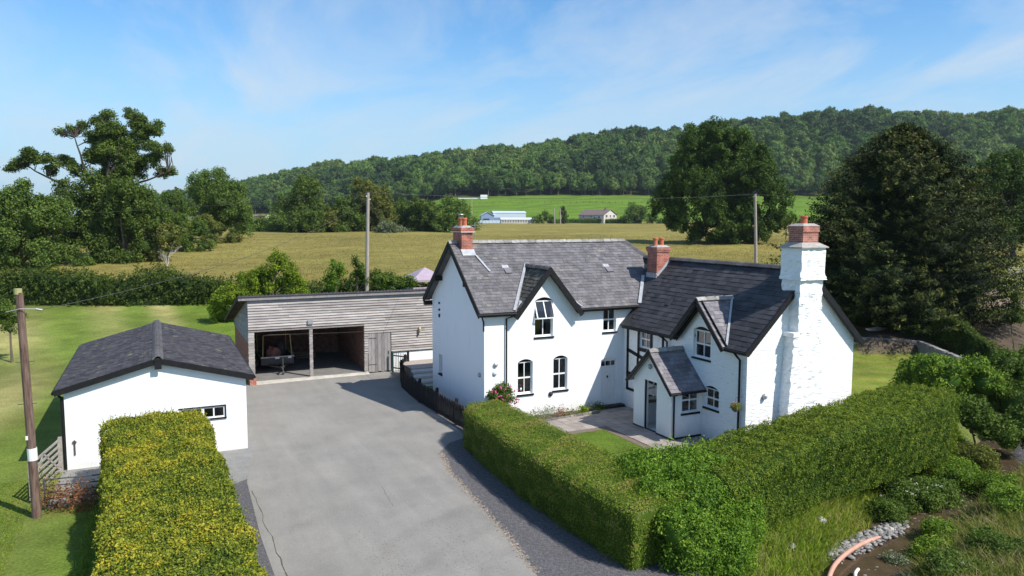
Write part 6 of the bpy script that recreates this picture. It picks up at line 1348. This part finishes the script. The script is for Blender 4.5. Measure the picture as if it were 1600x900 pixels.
for i in range(11): mb.beam(q+rd2*(i*1.8)+Vector((0,0,.9)),q+rd2*(i*1.8+1.6)+Vector((0,0,.9)),.1,.6)
tag(mb.build('rail_fence',X['white']),'low white rails leading to the tiny white trailer','fence')
fc=MB()
for i in range(46):
    q=Vector(GP(700+i*10,560)); fc.beam(q,q+Vector((0,0,1.2)),.25,.25)
tag(fc.build('field_boundary',X['bark']),'thin dark boundary line across the upper green field','fence')
# barns to the left, tiny red roof near the pale field
RRf=thing('field_shed',tuple(GP(403,520)),'tiny brown shed beside the pale field','shed'); gable_house(Vector(GP(400,520)),rd2,gd2,7,4,1.6,2.4,RRf,X['brickd'],X['farroof'])
# ================================================================ poles and wires
def pole(px,py_top,d,label,group=None,r=.14,mat=None,arm=False,dx=0,base=None,band=None,name='telegraph_pole'):
    g=base if base is not None else GP(px+dx,d); t_=W(px,py_top,d); o=thing(name,tuple(g),label,'pole',group)
    m=MB(); m.tube([tuple(np.array(g)-[0,0,.4]),tuple((np.array(g)+t_)/2),tuple(t_)],[r*1.15,r,r*.85],10); m.build('shaft',mat or X['pole_grey'],o)
    if band:
        q0=np.array(g)+(t_-np.array(g))*band; q1=np.array(g)+(t_-np.array(g))*(band+.058); m=MB(); m.tube([tuple(q0),tuple(q1)],r*1.1+.004,12); m.build('band',X['white'],o)
    if arm:
        m=MB(); m.beam(tuple(t_-[.35,.1,.5]),tuple(t_+[.35,.1,-.5]),.06,.06); m.build('crossarm',X['steel'],o)
    for k in range(2):
        m=MB(); q=t_-np.array([0,0,.35+.25*k]); m.lathe(tuple(q+[.14*(1 if k else -1),-.05,0]),[(.03,0),(.045,.04),(.02,.1)],8); m.build('insulator',X['white'],o)
    return t_
gL=np.array([-3.62,26.5,0.]); tL=np.array([-3.75,26.5,7.0])
o=thing('telegraph_pole',tuple(gL),'leaning brown telegraph pole with white band at left','pole')
m=MB(); m.tube([(-3.62,26.5,-.3),(-3.68,26.5,3.5),(-3.75,26.5,7.0)],[.135,.12,.105],12); m.build('shaft',X['pole'],o)
m=MB(); m.tube([(-3.647,26.5,1.82),(-3.654,26.5,2.2)],.137,12); m.build('band',X['white'],o)
m=MB(); m.box(-3.78,-3.72,26.34,26.37,2.5,2.62); m.build('number_tag',X['white'],o)
m=MB(); m.tube([(-3.78,26.5,6.95),(-3.78,26.5,7.12)],.11,12); m.build('cap',material('lichen_cap',(.3,.29,.12),(.36,.34,.16)),o)
m=MB(); m.tube([(-4.1,26.35,6.44),(-3.75,26.35,6.52),(-3.3,26.35,6.5)],.012,6); m.tube([(-3.32,26.35,6.5),(-3.16,26.35,6.46)],.032,8); m.build('bracket',X['steel'],o)
for zz in (3.6,4.9): 
    m=MB(); m.tube([(-3.95,26.45,zz),(-3.45,26.45,zz)],.012,5); m.build('step_bolt',X['steel_dark'],o)
tM=pole(575,301,61,'weathered telegraph pole standing behind the barn',r=.15,dx=-3)
tR=pole(1180,303,104,'slender telegraph pole in front of the big beech',r=.2)
tA=pole(866,325,380,'left of two thin far poles beyond the meadow',r=.28); tB=pole(875,325,385,'right of two thin far poles beyond the meadow',r=.28); tC=pole(737,310,330,'thin far pole left of the blue sheds',r=.25)
def wire(a,b,sag,r,label,n=24):
    a=Vector(a); b=Vector(b); m=MB(); P_=[a.lerp(b,i/n)-Vector((0,0,4*sag*(i/n)*(1-i/n))) for i in range(n+1)]; m.tube(P_,r,4); o=m.build('overhead_wire',X['steel_dark']); tag(o,label,'wire')
X['steel_dark']; 
wire(tM,tR,.6,.018,'overhead wire from barn pole to beech pole'); wire(tR,W(1760,330,90),.5,.016,'overhead wire running off right of the yew')
wire(tM,W(-150,330,150),1.2,.018,'overhead wire from barn pole towards the oak'); wire((-3.3,26.4,6.45),tM-[0,0,.5],.9,.010,'thin wire from leaning pole over the garage lawn')
wire(tM-[0,0,.3],(13.26,36.44,4.55),.5,.009,'service cable from barn pole to house gable')
wire((14.5,43.4,2.6),(5.5,43.45,2.75),.08,.007,'thin cable strung across the barn front')
# gazebo
gzb=GP(664,66.5); GZo=thing('gazebo',tuple(gzb),'purple grey canvas gazebo behind the barn','gazebo'); c0=Vector(gzb); ez=W(657,437,65)[2]
A=[c0+Vector((dx,dy,0)) for dx,dy in ((-1.7,-1.7),(1.7,-1.7),(1.7,1.7),(-1.7,1.7))]
m=MB(); E_=[Vector((q.x,q.y,ez)) for q in A]; ap_=Vector((c0.x,c0.y,ez+1.0)); m.add(E_+[ap_],[(0,1,4),(1,2,4),(2,3,4),(3,0,4)]); m.add(E_+[e-Vector((0,0,.18)) for e in E_],[(0,4,5,1),(1,5,6,2),(2,6,7,3),(3,7,4,0)]); m.build('canopy',X['canvas'],GZo)
for q in A: m=MB(); m.tube([(q.x*.99+c0.x*.01,q.y*.99+c0.y*.01,c0.z-.2),(q.x*.99+c0.x*.01,q.y*.99+c0.y*.01,ez)],.04,8); m.build('leg',X['steel_dark'],GZo)
for i in (0,3): m=MB(); a_=A[i]; b_=A[(i+1)%4]; m.beam(a_+Vector((0,0,1.0)),b_+Vector((0,0,1.0)),.03,1.7); m.build('side_curtain',X['canvas'],GZo)
lump('garden_statue',tuple(GP(622,64)),(.12,.12,.55),X['white'],'slim white post among the shrubs left of gazebo','post')
# ================================================================ right garden: retaining wall, gate, far details
RW=thing('retaining_wall',tuple(GP(1400,50)),'rough stone retaining wall in the yew shade','wall')
sproto=[]
for i in range(5):
    sx,sy,sz=random.uniform(.22,.42),.28,random.uniform(.13,.2); vs=[(x*sx*random.uniform(.85,1),y*sy,z*sz*random.uniform(.85,1)) for z in (-.5,.5) for x,y in ((-.5,-.5),(.5,-.5),(.5,.5),(-.5,.5))]
    mb=MB(); mb.add(vs,[(0,3,2,1),(4,5,6,7),(0,1,5,4),(1,2,6,5),(2,3,7,6),(3,0,4,7)],random.random()); so_=mb.build('stone',X['stone_dk']); COL.objects.unlink(so_); sproto.append((so_,sx,sz))
a_=GP(1318,52.2); b_=GP(1440,50.2); c_=GP(1500,44.5)
wallpts=[np.array(a_),np.array(b_),np.array(c_)]; mbk=MB(); cnt=0
for p,q in zip(wallpts[:-1],wallpts[1:]):
    dv=(q-p); dv[2]=0; Ln=np.linalg.norm(dv); u_=dv/Ln; z=.08; hgt=1.05
    mbk.beam((p[0],p[1],.45),(q[0],q[1],.45),.3,1.0)
    while z<hgt:
        s=random.uniform(0,.2)
        while s<Ln and cnt<290:
            k=random.randrange(5); so_,sx,sz=sproto[k]; c=so_.copy(); COL.objects.link(c); c.parent=RW; w=p+u_*(s+sx/2)
            c.location=Vector((w[0]+random.uniform(-.02,.02),w[1]-.08,z+sz/2))-Vector(worldloc(RW)); c.rotation_euler=(0,random.uniform(-.05,.05),math.atan2(u_[1],u_[0])); s+=sx+.01; cnt+=1
        z+=.17
mbk.build('rubble_core',X['stone_dk'],RW)
bench=MB(); q=GP(1385,53,0); 
tag(lump('garden_trough',tuple(GP(1372,52.6,.2)),(.9,.22,.14),X['stone_dk'],None,None),'dim stone trough on the retaining wall behind the house','trough')
lump('garden_statue',tuple(GP(1333,53,.3)),(.16,.16,.4),X['concrete'],'small pale statue in the shade behind the gable','statue')
gate('field_gate',tuple(GP(1574,88)),tuple(GP(1640,90)),1.1,5,X['gate_wood'],'distant field gate at the right edge behind the garden',w=.1,dep=.06)
lump('log_pile',tuple(GP(1545,70)),(1.4,.8,.25),X['soil'],'dark heap of earth on the right hand garden grass','heap')
bt('small_conifer',1588,49,[(1585,480,10,14),(1586,500,12,12),(1586,465,6,8)],L['field_hedge'],'young sparse conifer at the right garden edge',dens=2.5,leaf=.12,clump=.25,tr=.04,coref=.3,trunk=1.4)
# ================================================================ beds, roses, basket
def plant(loc,r,h,mat,n,leaf,label,asp=.4,name='garden_plant',spread=.8,cat='plant'):
    P=np.array(loc)+rng.normal(size=(n,3))*np.array([r*.5,r*.4,h*.28])+[0,0,h*.5]; P[:,2]=np.maximum(P[:,2],loc[2]+.02)
    V,Fi=leaves(P,rng.normal(size=(n,3))+[0,0,.4],leaf,asp,spread); e=thing(name,tuple(loc),label,cat); tag(mkmesh('leaves',V,Fi,mat,e,tint=np.clip(rng.normal(.55,.22,n),0,1.2)),kind='stuff'); return e
plant((16.2,29.9,0.03),.5,.55,L['grey'],420,.13,'silvery lavender clump at the left of the bed',.18); plant((16.85,29.85,.03),.3,.5,X['weed_red'],220,.16,'dark red spiky plant in the flower bed',.15)
plant((17.4,29.85,.03),.4,.3,L['olive'],200,.1,'pale low plant in the middle of the bed'); plant((18.15,30.0,.03),.3,.35,L['lime'],160,.15,'bright lime leafy plant before the wall'); plant((18.6,30.2,.03),.2,.25,X['weed_red'],90,.09,'small reddish plant right of the lime one')
plant((19.15,30.3,.03),.4,.35,L['bush'],300,.1,'dark green mound beside the black doorstep'); plant((19.0,30.0,.03),.18,.2,L['lime'],70,.1,'little yellow green tuft by the doorstep')
plant((15.5,29.7,.03),.5,.5,L['grey'],260,.12,'grey green shrub tips just above the hedge',.3)
RS=thing('rose_bush',(13.75,30.1,0),'pink flowering rose bush against the front corner of the house','rose'); fb=FB(); crown(fb,[(13.9,30.05,1.25,.45,.3,.6),(14.15,30.05,1.1,.35,.3,.5),(13.6,30.0,1.05,.4,.3,.65)],16,.09,.16,coref=.4,fill=.4); fb.build('leaves',L['bush'],RS)
mb=MB()
for i in range(6): mb.tube([(13.9,30.2,0),(13.6+.12*i,30.05,.7),(13.45+.17*i,30.0,1.2+random.uniform(0,.35))],[.015,.01,.006],4)
mb.build('stems',X['bark'],RS)
for i in range(26):
    x=random.uniform(13.2,14.6); z=random.uniform(1.0,1.9)-abs(x-13.9)*.4; y=29.75+random.uniform(-.1,.1); P=np.array([x,y,z])+rng.normal(size=(9,3))*.03; V,Fi=leaves(P,rng.normal(size=(9,3))+[0,-1,.5],.065,.9,.6); mkmesh('rose_bloom',V,Fi,X['flower_pink'],RS,tint=np.ones(9))
HB=thing('hanging_basket',(20.45,22.2,1.9),'small hanging basket of pink flowers on the cottage corner','basket')
m=MB(); m.lathe((20.42,22.2,1.68),[(.03,0),(.12,.05),(.17,.16)],12); m.build('basket',X['soil'],HB); m=MB(); m.tube([(20.8,22.2,2.25),(20.42,22.2,2.25)],.01,5); m.tube([(20.42,22.2,2.25),(20.42,22.2,1.84)],.005,4); m.build('bracket',X['black'],HB)
fb=FB(); crown(fb,[(20.42,22.2,1.9,.2,.2,.12)],60,.05,.07,coref=.5); fb.build('foliage',L['lime'],HB); P=np.array([20.42,22.2,1.96])+rng.normal(size=(45,3))*[.1,.1,.05]; V,Fi=leaves(P,rng.normal(size=(45,3)),.06,.9,.6); mkmesh('flowers',V,Fi,X['flower_pink'],HB,tint=np.ones(45))
# ================================================================ stream, bank, weeds
sw=MB(); Pst=[Vector((x,y,0)) for x,y in STREAM]
fin=[]
for i in range(len(Pst)-1):
    for j in range(6): fin.append(Pst[i].lerp(Pst[i+1],j/6))
Vw=[];Fw=[]
for i,p in enumerate(fin[:-1]):
    d=(fin[i+1]-p).normalized(); n=Vector((-d.y,d.x,0))*1.75; Vw+= [tuple(p-n+Vector((0,0,-1.42))),tuple(p+n+Vector((0,0,-1.42)))]
    if i: Fw.append((2*i-2,2*i-1,2*i+1,2*i)[::-1])
tag(mkmesh('stream_water',Vw,Fw,X['water']),kind='structure')
pp=MB(); PPp=[(15.6,13.4,-1.25),(17.2,14.7,-1.22),(18.4,15.45,-1.2),(19.9,16.0,-1.22),(21.3,16.35,-1.33),(21.9,16.4,-1.5)]
def cat(pts,k=6):
    out=[]; P_=[Vector(p) for p in pts]
    for i in range(len(P_)-1):
        a=P_[max(i-1,0)];b=P_[i];c=P_[i+1];d=P_[min(i+2,len(P_)-1)]
        for j in range(k):
            t=j/k; out.append(.5*((2*b)+(c-a)*t+(2*a-5*b+4*c-d)*t*t+(3*b-a-3*c+d)*t**3))
    out.append(P_[-1]); return out
pp.tube(cat(PPp),.07,10); o=pp.build('drain_pipe',X['pipe'],smooth=True); tag(o,'curved pink plastic drain pipe lying in the stream','pipe')
pp=MB(); pp.tube(cat([(17.3,13.6,-1.15),(18.2,14.6,-1.2),(18.75,14.95,-1.25)]),.05,8); o=pp.build('drain_pipe',X['white'],smooth=True); tag(o,'short white pipe beside the pink pipe','pipe')
# countable rocks
rocks=[(1338,830,.28,'squarish pale rock at the left of the bank stones'),(1390,822,.34,'big grey rock above the pipe end'),(1400,810,.25,'rock just above the big grey one'),(1415,805,.2,'flat dark rock at the water edge'),(1372,838,.22,'light rock beside the pipe end'),(1360,828,.2,'grey rock midway along the stone bank'),(1350,840,.2,'pale rock low on the stone bank'),(1385,833,.18,'small rock touching the pipe end'),(1282,800,.22,'white stone in the grass below the hedge'),(1270,816,.12,'tiny white stone in the bank grass'),(1236,838,.16,'pale stone in the grass nearest the corner bush'),(1478,768,.3,'long dark rock in the upstream shallows'),(1500,774,.25,'rock further upstream in the shallows')]
for px,py,r,lb in rocks:
    p=WZ(px,py,-1.2 if px>1300 and px!=1478 else (-1.4 if px>1400 else -.5)); g=gz(p[0],p[1]); lump('rock',(p[0],p[1],g-.06),(r*1.1,r*.8,r*.55),X['stone'],lb,'rock',seg=(9,5),amp=.12)
# pebble bank, joined
V=[];Fs=[];tt=[]; nv=0; sv,sf=sph(1)
for i in range(1500):
    u=random.random(); px=1305+u*100+random.gauss(0,8); py=862-u*46+random.gauss(0,5); p=WZ(px,py,-1.25); g=gz(p[0],p[1]); r=random.choice((.03,.035,.04,.05,.06,.09))
    V.append(sv*np.array([r*1.3,r,r*.6])*(1+rng.uniform(-.15,.15,(len(sv),1)))+[p[0],p[1],max(g,-1.43+.10*random.random())+r*.25]); Fs.append(sf+nv); nv+=len(sv); tt.append(np.full(len(sf),random.random()))
for i in range(900):
    k=random.randrange(3,8); t_=random.random(); a=STREAM[k]*(1-t_)+STREAM[k+1]*t_ if k+1<len(STREAM) else STREAM[k]; p=a+np.array([random.gauss(0,.8),random.gauss(0,.8)]); g=gz(p[0],p[1]); r=random.uniform(.03,.09)
    V.append(sv*np.array([r*1.3,r,r*.6])+[p[0],p[1],max(g,-1.47)+r*.1]); Fs.append(sf+nv); nv+=len(sv); tt.append(np.full(len(sf),random.random()*.4))
o=mkmesh('pebble_bank',np.concatenate(V),np.concatenate(Fs),X['pebble'],tint=np.concatenate(tt)); tag(o,'loose grey pebbles and shingle beside the stream','pebbles',kind='stuff')
def grass(name,region,n,h,wd,mat,label,lean=.4,zoff=0,tm=.5):
    x,y=region(n); z=ground_z(x,y); n=len(x); base=np.stack([x,y,z+zoff],-1); a=rng.uniform(0,2*PI,n); hh_=h*rng.uniform(.5,1.3,n)
    side=np.stack([np.cos(a),np.sin(a),np.zeros(n)],-1)*wd*.5; ln=rng.normal(size=(n,3))*lean; ln[:,2]=1; ln/=np.linalg.norm(ln,axis=1)[:,None]; tipv=base+ln*hh_[:,None]; mid=base+ln*hh_[:,None]*.55+[0,0,.0]
    droop_=rng.normal(size=(n,3))*.25*hh_[:,None]; droop_[:,2]=-abs(droop_[:,2])*.5; tipv=tipv+droop_
    V=np.stack([base-side,base+side,mid+side*.8,mid-side*.8,tipv+side*.15,tipv-side*.15],1).reshape(-1,3); i0=np.arange(n)[:,None]*6
    Fi=np.concatenate([i0+[0,1,2,3],i0+[3,2,4,5]],0); t=np.clip(rng.normal(tm,.25,n),0,1.2)
    o=mkmesh(name,V,Fi,mat,tint=np.concatenate([t,t])); tag(o,label,'grass',kind='stuff'); return o
hull=np.array([a for a in [(14.9,15.2),(17,16.2),(20.2,17.3),(24.6,17.9),(28.6,18.5),(31,19.3)]])
def reg_bank(n):
    x=rng.uniform(12.5,34,n); y=rng.uniform(10,22,n); r,s=dist_poly(x,y,STREAM); k=(s>0)&(r>1.0)&(r<4.2); 
    # thicken into tufts
    cl=np.sin(x*2.9)*np.sin(y*3.3+x)+rng.normal(0,.5,n); k&=(cl>-.7); return x[k],y[k]
grass('bank_grass',reg_bank,150000,.42,.03,X['grass_leaf'],'long lush grass on the bank between hedge and stream',tm=.6)
def reg_right(n):
    x=rng.uniform(17,48,n); y=rng.uniform(8,26,n); r,s=dist_poly(x,y,STREAM); k=(s<0)&(r>1.15)&(r<13); cl=np.sin(x*1.7+y)*np.sin(y*2.1)+rng.normal(0,.5,n); k&=(cl>-1.1); return x[k],y[k]
grass('streamside_grass',reg_right,300000,.58,.032,X['grass_rough'],'tall rough seeding grass right of the stream',tm=.5)
def weedclump(px,py,z,r,h,mat,label,n=700,leaf=.09,fl=0,name='wild_plant',asp=.5,cat_='plant'):
    p=WZ(px,py,z); g=gz(p[0],p[1]); o=thing(name,(p[0],p[1],g),label,cat_)
    nb=5; fb=FB(); bl=[(p[0]+random.uniform(-.5,.5)*r,p[1]+random.uniform(-.5,.5)*r,g+h*random.uniform(.35,.6),r*.55,r*.55,h*.5) for _ in range(nb)]
    crown(fb,bl,18,leaf,.2,coref=.45,fill=.25,aspect=asp,cover=1.5); fb.build('leaves',mat,o)
    m=MB(); m.tube([(p[0],p[1],g-.05),(p[0],p[1],g+h*.5)],[.03,.01],5); m.build('stem',X['bark'],o)
    for i in range(fl):
        q=np.array([p[0]+random.gauss(0,.5)*r,p[1]+random.gauss(0,.4)*r-.1,g+h*random.uniform(.85,1.15)]); P=q+rng.normal(size=(16,3))*[.05,.05,.012]; V,Fi=leaves(P,np.tile([0,0,1.],(16,1)),.03,.9,.35); mkmesh('flower_head',V,Fi,X['flower_white'],o,tint=np.ones(16))
    return o
weedclump(1415,765,-.8,1.1,1.0,L['bush'],'leafy weed clump with white flower heads beside the stream bend',fl=16)
weedclump(1385,785,-.9,.9,.8,L['bush'],'dark leafy weeds overhanging the stream above the rocks')
weedclump(1460,760,-.8,1.1,.9,L['ash'],'grey green weeds with few white heads further upstream',fl=5)
weedclump(1500,735,-.7,1.2,1.2,L['hazel'],'tall green weeds at the hedge end by the stream')
weedclump(1525,705,-.5,1.1,1.3,L['olive'],'pale olive weeds below the end of the conifer hedge')
weedclump(1465,815,-.8,.8,.8,L['hazel'],'leafy green plant on the right bank by the brown water')
weedclump(1460,845,-.8,.8,.7,L['hazel'],'bushy green plant nearest the pipe on the right bank')
weedclump(1580,790,-.5,1.1,.9,L['hazel'],'fresh green weeds at the right edge of the stream bank')
weedclump(1555,745,-.6,1.0,1.0,L['hazel'],'rounded green weeds in front of the dark stream mouth')
weedclump(1560,860,-.5,1.0,.6,L['bush'],'low dark weeds in the lower right rough grass'); weedclump(1500,880,-.5,.9,.5,L['ash'],'low weeds at the bottom of the right bank',fl=3)
weedclump(1400,862,-1.1,.35,.35,L['grey'],'single white flowering weed right of the pipe',fl=4,leaf=.06)
for i,(x,y,lb) in enumerate(((-3.2,27.0,'rusty red dock weeds at the foot of the leaning pole'),(-2.7,26.75,'rusty weeds under the middle of the metal gate'),(-2.2,26.6,'rusty weeds at the hedge end of the metal gate'))):
    plant((x,y,0),.55,.85,X['weed_red'],520,.09,lb,.5)
plant((-3.5,27.9,0),.4,1.0,L['olive'],420,.08,'green climber on the wooden gate beside the pole',.5)
def reg_lawn(n):
    x=rng.uniform(-16,-3.9,n); y=rng.uniform(17,30.5,n); return x,y
grass('lawn_grass',reg_lawn,90000,.05,.02,X['grass_leaf'],'short mown lawn grass left of the pole',tm=.45)
def reg_edge(n):
    s=rng.uniform(0,1,n); y=9+20*s; x=np.where(rng.uniform(0,1,n)<.5,-2.0,1.95)+rng.normal(0,.12,n); return x,y
grass('hedge_foot_grass',reg_edge,5000,.14,.02,X['grass_leaf'],'thin grass along the foot of the beech hedge')
def reg_meadow(n):
    px=rng.uniform(-50,1650,n); d=69+110*rng.uniform(0,1,n)**1.5; p=EYE[:2]+0*px[:,None]; s=(px-800)/F*d; return d*FH[0]+s*RH[0],d*FH[1]+s*RH[1]
L['hay']=leafmat('hay_grass',(.125,.108,.033),(.20,.172,.052),(.27,.225,.08),trans=.3,patch=.3,pscale=.1)
grass('meadow_grass',reg_meadow,110000,.2,.05,L['hay'],'long golden seeding grass of the meadow',tm=.5)

# ================================================================ air
hz=MB(); hz.box(-3400,3400,-700,3600,-420,212); hzm=bpy.data.materials.new('haze_air'); hzm.use_nodes=True; ht=hzm.node_tree; ht.nodes.clear()
pv=nn(ht,'ShaderNodeVolumePrincipled'); pv.inputs['Color'].default_value=(.80,.90,1,1); pv.inputs['Density'].default_value=.00008; pv.inputs['Anisotropy'].default_value=.2
ho=nn(ht,'ShaderNodeOutputMaterial'); ht.links.new(pv.outputs[0],ho.inputs['Volume']); ho_=hz.build('haze',hzm); tag(ho_,kind='stuff')
